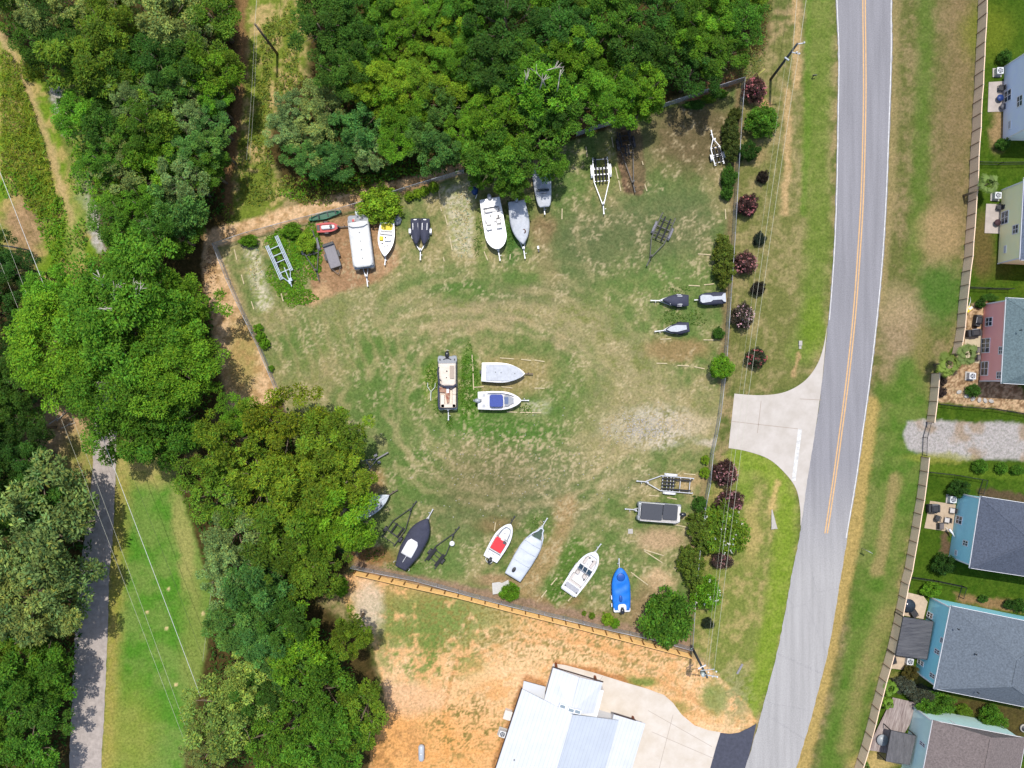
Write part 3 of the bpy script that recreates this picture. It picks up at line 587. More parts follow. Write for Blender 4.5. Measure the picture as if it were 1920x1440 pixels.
def tree(px, py, r, tone, label, group=None, proto=None, h=None, cat='tree', name='broadleaf_tree', seed=0, stretch=1.0):
    """px, py = middle of the crown in the photo, r = its radius in photo pixels, h = height of the crown's middle"""
    rd = random.Random(int(px * 7 + py * 13 + seed)); ft = tone in ('grey', 'pale', 'gold', 'sage') and proto is None and rd.random() < .6
    cm, tm, R0, h0 = (FT[rd.randrange(3)] if ft else TP[rd.randrange(7)]) if proto is None else proto
    rw = r / S; h = h or (5.0 + rw * .9); base = P(px, py, h); s = rw / R0
    e = thing(name, label, cat, (base.x, base.y, 0), 0, group)
    c = bpy.data.objects.new('crown', cm); COL.objects.link(c); c.parent = e; c.location = (0, 0, h); a = rd.uniform(0, 6.28); c.rotation_euler = (0, 0, a)
    c.scale = (s * rd.uniform(.92, 1.08), s * stretch * rd.uniform(.92, 1.08), s * rd.uniform(.85, 1.15))
    g = GREEN[tone]; k = rd.uniform(.82, 1.2); w = rd.uniform(-.12, .12); c.color = (g[0] * k * (1 + w), g[1] * k, g[2] * k * (1 - w), 1)
    t = bpy.data.objects.new('trunk', tm); COL.objects.link(t); t.parent = e; t.rotation_euler = (0, 0, a); t.scale = (s, s, h / h0)
    return e
def inpoly(x, y, pts):
    r = False; n = len(pts)
    for i in range(n):
        (x1, y1), (x2, y2) = pts[i], pts[(i + 1) % n]
        if (y1 > y) != (y2 > y) and x < (x2 - x1) * (y - y1) / (y2 - y1) + x1: r = not r
    return r
def stand(pts, r0, r1, tones, label, group, seed, gapk=.86, hr=(6, 9)):
    """fill a stand of wood with single trees, side by side"""
    rd = random.Random(seed); xs = [p[0] for p in pts]; ys = [p[1] for p in pts]; got = []
    for _ in range(5000):
        r = rd.uniform(r0, r1); x = rd.uniform(min(xs), max(xs)); y = rd.uniform(min(ys), max(ys))
        if not inpoly(x, y, pts): continue
        if all(math.hypot(x - a, y - b) > (r + c) * gapk * .78 for a, b, c in got):
            got.append((x, y, r))
    n = max(1, round((max(g[1] for g in got) - min(g[1] for g in got)) / (1.6 * r1))); y0 = min(g[1] for g in got); dy = (max(g[1] for g in got) - y0 + 1) / n; rows = [[] for _ in range(n)]
    for g in got: rows[int((g[1] - y0) / dy)].append(g)
    RN = ['only row'] if n == 1 else ['top row', 'bottom row'] if n == 2 else ['top row'] + ['%s row' % w for w in ('second', 'third', 'fourth', 'fifth', 'sixth')[:n - 2]] + ['bottom row']
    for i, rw in enumerate(rows):
        for j, (x, y, r) in enumerate(sorted(rw)):
            tn = rd.choice(tones); sz = 'big ' if r > r0 + (r1 - r0) * .62 else 'small ' if r < r0 + (r1 - r0) * .2 else ''
            on = ORD[j] if j < len(rw) - 1 or j == 0 else 'rightmost'
            tree(x, y, r * 1.1, tn, sz + WORD[tn] + ' tree, ' + on + ' in the ' + RN[i] + ' of the ' + label, group, h=rd.uniform(*hr), seed=seed)
    return got
ORD = ['leftmost', 'second', 'third', 'fourth', 'fifth', 'sixth', 'seventh', 'eighth', 'ninth', 'tenth', 'eleventh']
WORD = {'sage': 'sage', 'deep': 'deep green', 'mid': 'green', 'bright': 'bright green', 'lime': 'lime', 'olive': 'olive', 'gold': 'golden', 'grey': 'grey-green', 'blue': 'bluish', 'pale': 'pale', 'dark': 'dark'}
# hand placed trees that stand out, then the stands around them
oak = 'bright'
BIG = (crown_mesh('crown', 6.2, 4.2, 90, nb=190, rb=1.1, nl=230, leaf=(.28, .13), rag=.1), trunk_mesh('trunk', 6.2, 4.2, 8, 31, .4), 6.2, 8.0)
BIG2 = (crown_mesh('crown', 6.2, 4.0, 91, nb=180, rb=1.1, nl=230, leaf=(.26, .12), rag=.12), trunk_mesh('trunk', 6.2, 4.0, 8, 32, .4), 6.2, 8.0)
def dead_branches(root, z, seed, n=4, spread=3.0, cy=0):
    rd = random.Random(seed)
    for k in range(n):
        mb = MB(); a = rd.uniform(0, 6.28); x = rd.uniform(-spread, spread); y = cy + rd.uniform(-spread, spread) * .6; L_ = rd.uniform(1.2, 2.2)
        e = (x + math.cos(a) * L_, y + abs(math.sin(a)) * L_, z + rd.uniform(.2, .5)); mb.tube([(x, y, z - 1.2), (x + math.cos(a) * .5, y + .4, z - .2), e], .09, 5, .03)
        for j in range(4):
            b = a + rd.uniform(-.9, .9); q = rd.uniform(.3, .8); s0 = (x + (e[0] - x) * q, y + (e[1] - y) * q, z - .2 + .4 * q); mb.tube([s0, (s0[0] + math.cos(b) * .8, s0[1] + abs(math.sin(b)) * .9, z + .4)], .045, 4, .015)
        mb.build('bare_branch', DEAD, root)
t = tree(248, 590, 114, 'leafy', 'huge green tree left of the lot with bare white branches in its crown', proto=BIG, h=10); dead_branches(t, 14.9, 3, 7, 2.6, 1.0)
tree(120, 640, 104, 'bright', 'large bright green tree touching the left end of the tree with bare white branches', proto=BIG2, h=9.5)
tree(225, 700, 96, 'leafy', 'broad green tree hanging over the upper end of the cart path', proto=BIG2, h=9, seed=3)
tree(325, 690, 84, 'leafy', 'large dark-edged green tree beside the straw strip left of the chain-link fence', proto=BIG, h=9, seed=4)
tree(255, 800, 60, 'mid', 'round green tree covering the end of the pale cart path', h=7.5)
tree(325, 800, 60, 'mid', 'green tree between the cart path and the olive tree clump', h=7)
tree(95, 560, 50, 'bright', 'bright tree beside the fallen pole at the left edge', h=8)
tree(340, 560, 56, 'bright', 'bright tree at the top right of the huge tree mass', h=7.5)
tree(330, 400, 62, 'blue', 'rounded blue-green tree at the lower corner of the upper left wood', h=7)
tree(330, 445, 40, 'mid', 'small green tree between the upper left wood and the huge bright tree', h=5.5)
tree(222, 270, 34, 'pale', 'pale yellow-flowering tree inside the upper left wood', h=7.5)
tree(285, 225, 48, 'olive', 'round olive tree in the middle of the upper left wood', h=8)
tree(80, 1000, 116, 'grey', 'big grey-green tree overhanging the cart path near the left edge', proto=(FT[0][0], FT[0][1], 3.4, 6.5), h=7.5)
tree(82, 1100, 96, 'grey', 'grey-green tree south of the big grey-green one by the cart path', h=6.5)
tree(60, 1130, 74, 'grey', 'dull green tree at the left edge below the big grey-green tree', h=8.5)
for x, y, r, tn, lb in ((430, 830, 66, 'gold', 'golden-olive tree at the upper left of the clump beside the lot'), (540, 800, 66, 'gold', 'golden-green tree at the top of the clump beside the lot'),
    (630, 820, 58, 'olive', 'olive tree at the upper right of the clump, next to the grey steel frame'), (450, 780, 34, 'bright', 'fresh green small tree at the tip of the left chain-link fence'), (400, 920, 62, 'olive', 'olive tree on the fairway side of the clump'),
    (490, 900, 66, 'gold', 'yellowish tree in the middle of the clump beside the lot'), (590, 900, 66, 'olive', 'olive tree in the middle right of the clump beside the lot'), (650, 900, 48, 'gold', 'golden tree on the lot side of the clump, above the tin boat'),
    (440, 1000, 60, 'grey', 'grey-tinged tree on the lower left of the clump by the fairway'), (530, 1010, 66, 'olive', 'olive tree in the lower middle of the clump'), (625, 970, 60, 'bright', 'bright green tree leaning over the aluminium boat'),
    (660, 1000, 44, 'bright', 'bright green small tree beside the black trailer under the branches'), (590, 1060, 52, 'olive', 'olive tree at the lower end of the clump above the new wood fence'), (490, 1090, 56, 'blue', 'blue-green tree under the olive clump'),
    (420, 1080, 44, 'grey', 'grey-green tree at the fairway edge below the clump'), (520, 1140, 50, 'deep', 'dark green tree in the dip left of the orange plot'), (450, 1160, 50, 'blue', 'silvery blue-green tree beside the fairway'),
    (430, 1330, 72, 'sage', 'lime green tree at the fairway edge near the bottom of the photo'), (465, 1268, 54, 'sage', 'lime green tree above the other one by the fairway'), (390, 1410, 44, 'pale', 'pale flowering tree at the bottom edge by the fairway'),
    (560, 1220, 60, 'bright', 'bright fine-leaved tree left of the orange plot'), (660, 1185, 34, 'olive', 'small round tree at the upper left corner of the orange plot'), (600, 1300, 66, 'mid', 'wide green tree on the left rim of the orange plot'),
    (680, 1340, 50, 'olive', 'olive green tree reaching furthest over the orange plot'), (620, 1390, 60, 'mid', 'green tree at the bottom edge left of the propane tank'), (530, 1380, 60, 'mid', 'green tree at the bottom edge between lime tree and orange plot'), (500, 1200, 46, 'blue', 'blue-green tree between the two lime trees and the orange plot')):
    tree(x, y, r, tn, lb, h=7.5)
tree(1205, 200, 38, 'bright', 'bright round tree standing alone above the black trailer', h=5.5)
tree(1402, 22, 24, 'bright', 'bright small tree at the top edge near the road pole', h=4)
tree(1010, 265, 56, 'mid', 'green tree overhanging the grey covered boat from above', h=6)
tree(930, 290, 56, 'mid', 'tall tree overhanging the white deck boat', h=6)
tree(960, 345, 34, 'mid', 'low-branched tree touching the stern of the grey boat', h=4.5)
tree(900, 335, 22, 'mid', 'small green tree at the stern corner of the white deck boat', h=4)
tree(1030, 310, 34, 'mid', 'small tree over the half hidden grey boat', h=4.5)
tree(1050, 60, 50, 'deep', 'dark tall tree in the middle of the top wood', h=9)
t = tree(1010, 165, 56, 'bright', 'thin tree with whitish limbs above the grey covered boat', h=8.5); dead_branches(t, 11.4, 8, 5, 2.2)
for k_, (x, y, r) in enumerate(((545, 205, 34), (532, 245, 34), (585, 255, 44), (605, 190, 38), (568, 295, 30), (622, 300, 38), (672, 245, 48), (700, 290, 34))):
    tree(x, y, r, 'blue' if (x + y) % 3 else 'pale', ('bluish', 'pale')[not (x + y) % 3] + ' tree in the tip of the top wood, ' + ('upper left', 'far left', 'left middle', 'topmost', 'lower left', 'bottom middle', 'right', 'lower right')[k_] + ' one', 'trees in the western tip of the top wood', h=5)
stand([(730, 180), (900, 190), (900, 285), (850, 280), (740, 290)], 30, 46, ['mid', 'blue', 'bright'], 'wood above the boats', 'trees above the row of boats', 11, hr=(4.5, 6.5))
stand([(596, -20), (650, -20), (700, 110), (640, 140), (606, 120)], 34, 52, ['deep', 'mid'], 'wood beside the pole', 'dark trees by the wooden pole', 12)
stand([(680, -20), (930, -20), (930, 180), (740, 170), (660, 150)], 26, 40, ['lime', 'bright', 'bright', 'mid'], 'bright top wood', 'bright trees of the top wood', 13, hr=(4.5, 6.5))
stand([(900, -20), (1060, -20), (1080, 230), (920, 230)], 34, 52, ['mid', 'deep', 'bright', 'deep'], 'tall wood top middle', 'tall trees of the top wood', 14)
stand([(1060, -20), (1400, -20), (1390, 60), (1300, 150), (1180, 190), (1100, 200)], 30, 46, ['mid', 'mid', 'deep', 'bright', 'deep', 'olive'], 'wood near the road', 'trees in the right half of the top wood', 15, hr=(5.5, 8))
stand([(0, -20), (420, -20), (412, 130), (300, 160), (120, 110), (0, 50)], 38, 60, ['deep', 'grey', 'olive', 'deep'], 'corner wood', 'trees of the upper left corner', 16)
stand([(150, 110), (300, 130), (415, 130), (405, 340), (300, 360), (200, 350), (150, 240)], 30, 50, ['mid', 'blue', 'deep', 'bright', 'grey'], 'corridor wood', 'trees left of the cable corridor', 17)
stand([(190, 350), (300, 370), (290, 440), (225, 460)], 30, 42, ['bright', 'mid'], 'trees by the clearing', 'trees by the cart path clearing', 18)
stand([(-30, 560), (40, 700), (50, 800), (40, 900), (70, 960), (-30, 960)], 34, 50, ['dark', 'deep', 'deep'], 'left edge wood', 'dark trees at the left edge', 19)
stand([(-30, 1190), (76, 1190), (88, 1250), (74, 1460), (-30, 1460)], 40, 60, ['deep', 'mid', 'olive', 'mid'], 'lower left wood', 'trees in the lower left corner', 20, hr=(5, 6.5))
stand([(-40, 470), (30, 480), (20, 560), (-40, 560)], 30, 40, ['dark'], 'fallen pole trees', 'shaded trees at the left edge', 22)
stand([(470, 1120), (560, 1150), (540, 1300), (480, 1340)], 34, 46, ['deep', 'blue'], 'trees left of the orange plot', 'dark trees left of the orange plot', 21)

# low growth under and beside the wood
def patch(name, label, areas, dens, hgt, leaf, tone, seed, up=.6, cat='undergrowth'):
    """areas: (cx, cy, rx, ry) ellipses or point lists, in photo pixels; one mass nobody could count"""
    g = np.random.default_rng(seed); A = []
    for a in areas:
        if isinstance(a, tuple):
            cx, cy, rx, ry = a; n = int(math.pi * rx * ry / S / S * dens); t = g.uniform(0, 6.28, n); r = np.sqrt(g.random(n)) * (1 + .18 * np.sin(3 * t + cx) + .12 * np.sin(7 * t)); A.append(np.stack([cx + rx * r * np.cos(t), cy + ry * r * np.sin(t), 1.15 - r], 1))
        else:
            xs = [p[0] for p in a]; ys = [p[1] for p in a]; n = int((max(xs) - min(xs)) * (max(ys) - min(ys)) / S / S * dens)
            q = np.stack([g.uniform(min(xs), max(xs), n), g.uniform(min(ys), max(ys), n)], 1)
            k = np.zeros(n, bool)
            for i in range(len(a)):
                (x1, y1), (x2, y2) = a[i], a[(i + 1) % len(a)]; ey = (y2 - y1) or 1e-9
                k ^= ((y1 > q[:, 1]) != (y2 > q[:, 1])) & (q[:, 0] < (x2 - x1) * (q[:, 1] - y1) / ey + x1)
            q = q[k]; A.append(np.concatenate([q, np.full((len(q), 1), 1.0)], 1))
    A = np.concatenate(A); m = fbm(A[:, 0], A[:, 1], 22, 3); m2 = fbm(A[:, 0], A[:, 1], 7, 5, 2)
    z = np.clip(hgt * A[:, 2] * (m * 1.1 + m2 * .9 - .35), .02, None) * g.uniform(.5, 1, len(A)); x = (A[:, 0] - 960) / S; y = (720 - A[:, 1]) / S
    pos = np.stack([x * (H - z) / H, y * (H - z) / H, z], 1); o = g.normal(0, 1, pos.shape); o[:, 2] = np.abs(o[:, 2]) * .6
    me = leaf_mesh(name, pos, o, leaf[0], leaf[1], tints(g, len(pos), .75 + .5 * m2, .3, .3), up, seed)
    ob = bpy.data.objects.new(name, me); COL.objects.link(ob); c = GREEN[tone] if isinstance(tone, str) else tone; ob.color = (*c, 1); return tag(ob, label, cat, kind='stuff')
patch('undergrowth', 'dark low growth under the trees of the two upper woods', [[(0, 0), (430, 0), (420, 390), (330, 470), (190, 440), (130, 220), (60, 110), (0, 60)], [(570, 0), (1420, 0), (1380, 90), (1290, 165), (1190, 190), (1060, 230), (1060, 270), (880, 320), (620, 350), (530, 300), (530, 200), (610, 150)]], 9, 2.6, (.5, .22), 'deep', 101)
patch('undergrowth', 'dark low growth under the left and lower woods', [[(0, 560), (110, 540), (400, 560), (395, 780), (330, 850), (200, 760), (80, 760), (90, 900), (180, 960), (150, 1200), (120, 1440), (0, 1440)], [(440, 760), (600, 770), (690, 860), (690, 990), (620, 1080), (560, 1150), (640, 1200), (690, 1330), (680, 1440), (370, 1440), (400, 1150), (350, 900)]], 8, 2.2, (.5, .22), 'deep', 102)
patch('tall_grass', 'tall yellow-green grass in the clearing at the upper left', [[(0, 90), (20, 100), (60, 200), (90, 300), (110, 420), (60, 400), (20, 330), (0, 330)], (60, 130, 30, 20)], 60, .9, (.6, .09), (.19, .26, .02), 103, cat='grass')
patch('wild_bushes', 'leafy green weeds and low bushes beside the cart path clearing', [(95, 400, 28, 50), (60, 350, 30, 40), (110, 460, 25, 40), (150, 330, 22, 40), (118, 520, 30, 30), (20, 340, 22, 30), (150, 440, 14, 30), (130, 240, 14, 36), (150, 290, 16, 30), (145, 200, 12, 30), (195, 350, 20, 24), (225, 480, 40, 20)], 30, 1.6, (.34, .15), 'bright', 104)
patch('roadside_brush', 'rough brown-green brush where the top wood meets the road verge', [(1418, 60, 26, 60), (1400, 120, 26, 30), (1370, 140, 40, 14), (1430, 10, 20, 30)], 34, .9, (.26, .10), (.16, .20, .045), 112)
patch('corridor_weeds', 'yellow-green weeds along the cable corridor', [(500, 90, 14, 60), (540, 40, 16, 30), (515, 60, 14, 30), (545, 110, 16, 30), (470, 350, 24, 18), (505, 365, 20, 12), (540, 345, 30, 14), (455, 300, 10, 40), (560, 150, 20, 14), (590, 370, 40, 16), (495, 180, 16, 50), (530, 160, 18, 30), (480, 260, 12, 50), (500, 300, 14, 30), (475, 370, 30, 16), (430, 400, 16, 20), (660, 355, 50, 12), (500, 330, 12, 20)], 34, .8, (.34, .12), (.17, .22, .03), 105)
patch('brush_edge', 'rough bushes along the upper side of the top fence', [(610, 342, 60, 16), (680, 334, 50, 13), (760, 318, 60, 12), (830, 300, 30, 10), (550, 362, 30, 10)], 34, 1.3, (.3, .13), 'bright', 106)
patch('vine_weeds', 'bright green creeping weeds around the long grey pontoon trailer', [(540, 500, 34, 62), (560, 555, 30, 20), (520, 455, 22, 24), (585, 455, 18, 40), (560, 470, 20, 30), (588, 500, 16, 24)], 100, .6, (.26, .12), 'bright', 107)
patch('grass_fringe', 'lush uncut grass around the tan pontoon boat and the blue-topped boat', [(880, 720, 20, 66), (812, 708, 16, 26), (843, 792, 7, 14), (985, 768, 12, 10), (822, 760, 8, 20)], 60, .3, (.26, .07), (.075, .175, .012), 108, cat='grass')
patch('weeds', 'weeds beside the fences and boats of the lot', [(1340, 478, 8, 8), (1262, 595, 22, 20), (1300, 598, 26, 14), (1268, 543, 28, 6), (895, 460, 8, 20), (958, 420, 8, 50), (1050, 1105, 22, 14), (1010, 978, 14, 10), (760, 1060, 40, 10), (700, 1040, 24, 14), (900, 425, 8, 16)], 40, .3, (.22, .08), (.08, .155, .02), 109)
patch('straw_tufts', 'pale straw-coloured weed tufts left of the white deck boat', [(865, 400, 22, 56), (478, 500, 12, 50), (870, 460, 20, 20)], 16, .25, (.3, .08), (.42, .40, .22), 110)
patch('ground_ivy', 'reddish brown leaf litter along the outside of the left fence', [(395, 500, 14, 40), (1340, 160, 40, 10), (690, 1040, 30, 12)], 20, .12, (.2, .12), (.22, .13, .07), 111)

# shrubs
BP = [crown_mesh('shrub', 1.4, 1.2, 130 + i, nb=150, rb=.3, nl=52, leaf=(.16, .085), low=-.5, rag=.09, spread=.36) for i in range(3)]
BALL = [crown_mesh('clipped_shrub', .8, .8, 140 + i, nb=120, rb=.16, nl=34, leaf=(.10, .07), low=-.6, rag=.03, spread=.2) for i in range(2)]
SM = mat('stem_bark', C(110, 92, 74), .95)
def shrub(px, py, rx, ry, tone, label, name='shrub', cat='shrub', group=None, zc=None, ang=0, ball=False, flowers=None, hk=1.0, seed=0):
    rd = random.Random(int(px * 3 + py * 5 + seed)); me = (BALL if ball else BP)[rd.randrange(2 if ball else 3)]; r0 = .8 if ball else 1.4
    wx, wy = rx / S, ry / S; hz = min(wx, wy) * hk; z = zc if zc is not None else hz * .75
    p = P(px, py, z); e = thing(name, label, cat, (p.x, p.y, 0), R_(-ang), group)
    q = wy / wx; sc = (wx / r0 / 1.02, wy / r0 / 1.02, hz / (r0 * .86))
    if q > 1.6: me = crown_mesh('hedge', wx, hz, int(px), nb=int(120 * q), rb=.26, nl=46, leaf=(.17, .09), low=-.5, rag=.07, spread=.36, sy=q); sc = (1, 1, 1)
    o = bpy.data.objects.new('foliage', me); COL.objects.link(o); o.parent = e; o.location = (0, 0, z); o.scale = sc
    c = GREEN[tone] if isinstance(tone, str) else tone; k = rd.uniform(.9, 1.12); o.color = (c[0] * k, c[1] * k, c[2] * k, 1)
    mb = MB()
    for k in range(3): a = k * 2.1; mb.tube([(math.cos(a) * .05, math.sin(a) * .05, 0), (math.cos(a) * wx * .3, math.sin(a) * wy * .3, z)], .035, 5, .015)
    mb.build('stem', SM, e)
    if flowers:
        g = np.random.default_rng(int(px)); n = int((26 if flowers[1] < .6 else 4) * wx * wy); th = g.uniform(0, 6.28, n); r = np.sqrt(g.random(n)) * 1.02
        n_ = 9; cx = np.repeat(np.stack([r * np.cos(th) * wx, r * np.sin(th) * wy, z + hz * .85 * np.sqrt(np.clip(1.1 - r * r, 0, 1))], 1), n_, 0) + g.normal(0, .055, (n * n_, 3))
        fm = leaf_mesh('blossom', cx, g.normal(0, 1, cx.shape), .11, .09, np.clip(1 + g.normal(0, .12, (len(cx), 3)), .6, 1.4), 1.0, int(py)); fo = bpy.data.objects.new('blossom', fm); COL.objects.link(fo); fo.parent = e; fo.color = (*flowers, 1)
    return e
MY = (.075, .040, .034); PK = (.62, .22, .24); WH = (.75, .75, .70)
for a in ((1415, 170, 21, 22, MY, 'dark red crape myrtle at the top corner of the fence', PK), (1401, 385, 19, 19, MY, 'round maroon crape myrtle level with the silver trailer hedge', PK), (1397, 494, 23, 19, MY, 'wide maroon crape myrtle beside the long clipped hedge', (.55, .25, .25)),
          (1393, 594, 20, 22, (.06, .05, .035), 'crape myrtle with pale pink and white blossom beside the covered watercraft', (.75, .5, .52)), (1418, 672, 19, 17, (.05, .06, .03), 'dark crape myrtle rimmed with red blossom above the concrete entrance', (.55, .12, .14)),
          (1360, 888, 23, 22, MY, 'maroon crape myrtle just below the concrete entrance', (.6, .3, .3)), (1368, 940, 25, 20, MY, 'purple-red crape myrtle between the maroon one and the big white-flowering one', (.55, .28, .3)),
          (1353, 1050, 18, 15, (.07, .05, .04), 'small dark red myrtle at the foot of the white-flowering one', (.4, .2, .2))):
    shrub(a[0], a[1], a[2], a[3], a[4], a[5], 'crape_myrtle', 'crape myrtle', 'crape myrtles along the road side of the fence', flowers=a[6], hk=1.1)
shrub(1430, 230, 30, 27, 'mid', 'green crape myrtle with a few white flowers near the road pole', 'crape_myrtle', 'crape myrtle', 'crape myrtles along the road side of the fence', hk=1.1)
shrub(1356, 992, 40, 46, 'olive', 'largest crape myrtle, olive green with white blossom, under the cables', 'crape_myrtle', 'crape myrtle', 'crape myrtles along the road side of the fence', flowers=WH, hk=.8)
shrub(1326, 1112, 28, 28, 'bright', 'bright green crape myrtle with white specks below the dark red one', 'crape_myrtle', 'crape myrtle', 'crape myrtles along the road side of the fence', flowers=WH, hk=1)
for a in ((1403, 284, 18, 17, 'dark', 'small dark tree just below the white-specked green myrtle'), (1430, 332, 11, 11, (.04, .03, .022), 'tiny blackish shrub on the verge level with the silver trailer'), (1424, 448, 10, 12, (.03, .045, .03), 'tiny dark shrub on the verge above the wide maroon myrtle'),
          (1421, 541, 13, 12, (.035, .03, .022), 'dark thin shrub on the verge level with the black covered watercraft'), (1327, 1168, 10, 10, (.035, .05, .025), 'small dark shrub beside the cables near the lower pole')):
    shrub(*a, name='young_shrub', cat='shrub', hk=1.2)
shrub(1369, 262, 14, 40, (.06, .085, .016), 'tall dark hedge inside the fence beside the silver single trailer', 'hedge', 'hedge', hk=1.5)
shrub(1378, 215, 12, 12, (.07, .09, .016), 'small round bush at the top of the tall dark hedge', 'shrub', 'shrub')
shrub(1366, 331, 13, 19, 'deep', 'dark green oval bush below the tall dark hedge', 'shrub', 'shrub', hk=1.3)
shrub(1363, 361, 11, 14, 'deep', 'smaller dark green bush touching the oval one by the fence', 'shrub', 'shrub', hk=1.2)
shrub(1356, 490, 18, 50, (.105, .14, .018), 'long olive hedge inside the fence beside the wide maroon myrtle', 'hedge', 'hedge', hk=1.3)
shrub(1347, 625, 10, 11, 'deep', 'small round dark bush by the fence next to the lower covered watercraft', 'shrub', 'shrub', hk=1.1)
shrub(1353, 688, 19, 21, 'bright', 'bright green small tree growing through the fence above the entrance', 'small_tree', 'tree', zc=2.0, hk=1.0)
shrub(1322, 862, 8, 8.5, 'lime', 'clipped ball bush nearest the gate', 'clipped_bush', 'bush', 'clipped ball bushes by the gate', ball=True)
shrub(1321, 886, 10, 10, 'lime', 'clipped ball bush above the small silver trailer', 'clipped_bush', 'bush', 'clipped ball bushes by the gate', ball=True)
shrub(1312, 944, 14, 14, 'deep', 'round dark green clipped bush at the engine end of the black-topped pontoon boat', 'clipped_bush', 'bush', ball=True)
shrub(1314, 1000, 22, 44, (.10, .15, .018), 'tall olive hedge left of the largest crape myrtle', 'hedge', 'hedge', hk=1.2, ang=-8)
shrub(1297, 1065, 22, 44, (.10, .15, .018), 'lower olive hedge ending above the bright green myrtle', 'hedge', 'hedge', hk=1.2, ang=-12)
shrub(1303, 1120, 9, 14, 'deep', 'dark bush squeezed between the lower hedge and the fence', 'shrub', 'shrub')
shrub(1252, 1159, 47, 49, 'mid', 'big round bright green bush inside the lower corner of the lot', 'shrub', 'shrub', hk=.8, zc=1.8)
shrub(957, 1110, 18, 16, 'bright', 'loose green bush beside the white metal sheet', 'shrub', 'shrub')
shrub(716, 386, 40, 32, 'lime', 'spreading yellow-green bush behind the white covered pontoon boat', 'shrub', 'shrub', hk=.9)
shrub(468, 452, 17, 11, 'bright', 'bright bush by the top fence left of the pontoon trailer', 'shrub', 'shrub', hk=1.1)
shrub(548, 432, 18, 14, 'bright', 'leafy bush at the head of the long pontoon trailer', 'shrub', 'shrub', hk=.9); shrub(575, 455, 17, 20, 'lime', 'yellow-green bush growing through the old black trailer', 'shrub', 'shrub', hk=.8)
shrub(640, 1100, 14, 18, 'bright', 'small bush where the wood meets the orange plot', 'shrub', 'shrub')
for i, (x, y, r) in enumerate(((767, 368, 9), (783, 363, 9), (796, 358, 9), (813, 351, 10))):
    shrub(x, y, r, r, 'lime', ('leftmost', 'second', 'third', 'rightmost')[i] + ' of the four clipped bushes under the top fence', 'clipped_bush', 'bush', 'clipped bushes under the top fence', ball=True)
for i, (x, y, r) in enumerate(((484, 616, 9), (489, 631, 9.5), (497, 644, 9.5), (508, 691, 6))):
    shrub(x, y, r, r, 'bright', ('topmost of the three touching ball bushes by the left fence', 'middle of the three touching ball bushes by the left fence', 'lowest of the three touching ball bushes by the left fence', 'small lone ball bush lower on the left fence')[i], 'clipped_bush', 'bush', 'ball bushes by the left fence', ball=True)
for i, (x, y, r, tn) in enumerate(((1139, 1160, 11, 'lime'), (1153, 1168, 9, 'bright'), (1110, 1154, 6, 'olive'), (1095, 1150, 4.5, 'olive'))):
    shrub(x, y, r, r, tn, ('larger of the two joined ball bushes by the lower fence', 'smaller of the two joined ball bushes by the lower fence', 'thin round bush left of the joined ball bushes', 'tiniest bush by the lower fence')[i], 'clipped_bush', 'bush', 'ball bushes by the lower fence', ball=True)
for x, y, rx, ry, tn, lb in ((1302, 197, 20, 8, 'deep', 'dark low bush under the top right fence'), (1330, 186, 14, 8, 'olive', 'olive bush under the top right fence'), (1352, 176, 12, 8, 'mid', 'green bush nearest the top right fence corner'),
    (1884, 108, 13, 12, 'deep', 'round bush at the corner of the pale blue house'), (1879, 271, 13, 11, 'deep', 'round bush below the pale blue house'), (1797, 917, 19, 16, 'dark', 'round dark tree by the air conditioner of the turquoise house'), (1768, 1058, 20, 19, 'dark', 'large dark round bush below the first turquoise house patio'),
    (1838, 875, 14, 12, 'mid', 'biggest of three green bushes below the gravel strip'), (1878, 878, 11, 10, 'mid', 'middle of three green bushes below the gravel strip'), (1907, 881, 11, 9, 'mid', 'right one of three green bushes below the gravel strip'),
    (1745, 1106, 18, 13, 'bright', 'bright leafy bush above the deck of the second turquoise house'), (1825, 733, 14, 11, 'deep', 'dark bush below the pink house air conditioner'), (1843, 1123, 9, 7, 'deep', 'small bush in the bed between the turquoise houses'), (1893, 1133, 11, 9, 'dark', 'rounded dark bush in the bed between the turquoise houses'), (1912, 1136, 12, 12, 'deep', 'dark bush at the right edge between the turquoise houses'),
    (1706, 1260, 14, 14, (.10, .085, .02), 'reddish brown bush by the corner of the second turquoise house'), (1696, 1285, 22, 16, (.075, .085, .055), 'grey-green bush above the weathered deck'), (1724, 1300, 20, 16, (.08, .09, .055), 'grey bush right of the grey-green one by the weathered deck'),
    (1755, 1320, 34, 20, 'mid', 'wide green bush above the pale green house'), (1806, 1330, 12, 10, 'olive', 'small bush beside the pale green house wall'), (1858, 1345, 20, 22, 'mid', 'leafy green bush on the far side of the pale green house'), (1855, 558, 14, 7, 'deep', 'low dark bush above the pink house'), (1838, 570, 9, 8, 'dark', 'small dark bush at the top corner of the pebble bed'),
    (1768, 713, 7, 10, (.07, .05, .04), 'purple bush in the pebble bed by the fence'), (1766, 735, 8, 9, (.07, .05, .045), 'lower purple bush in the pebble bed by the fence')):
    shrub(x, y, rx, ry, tn, lb, 'garden_bush', 'bush')

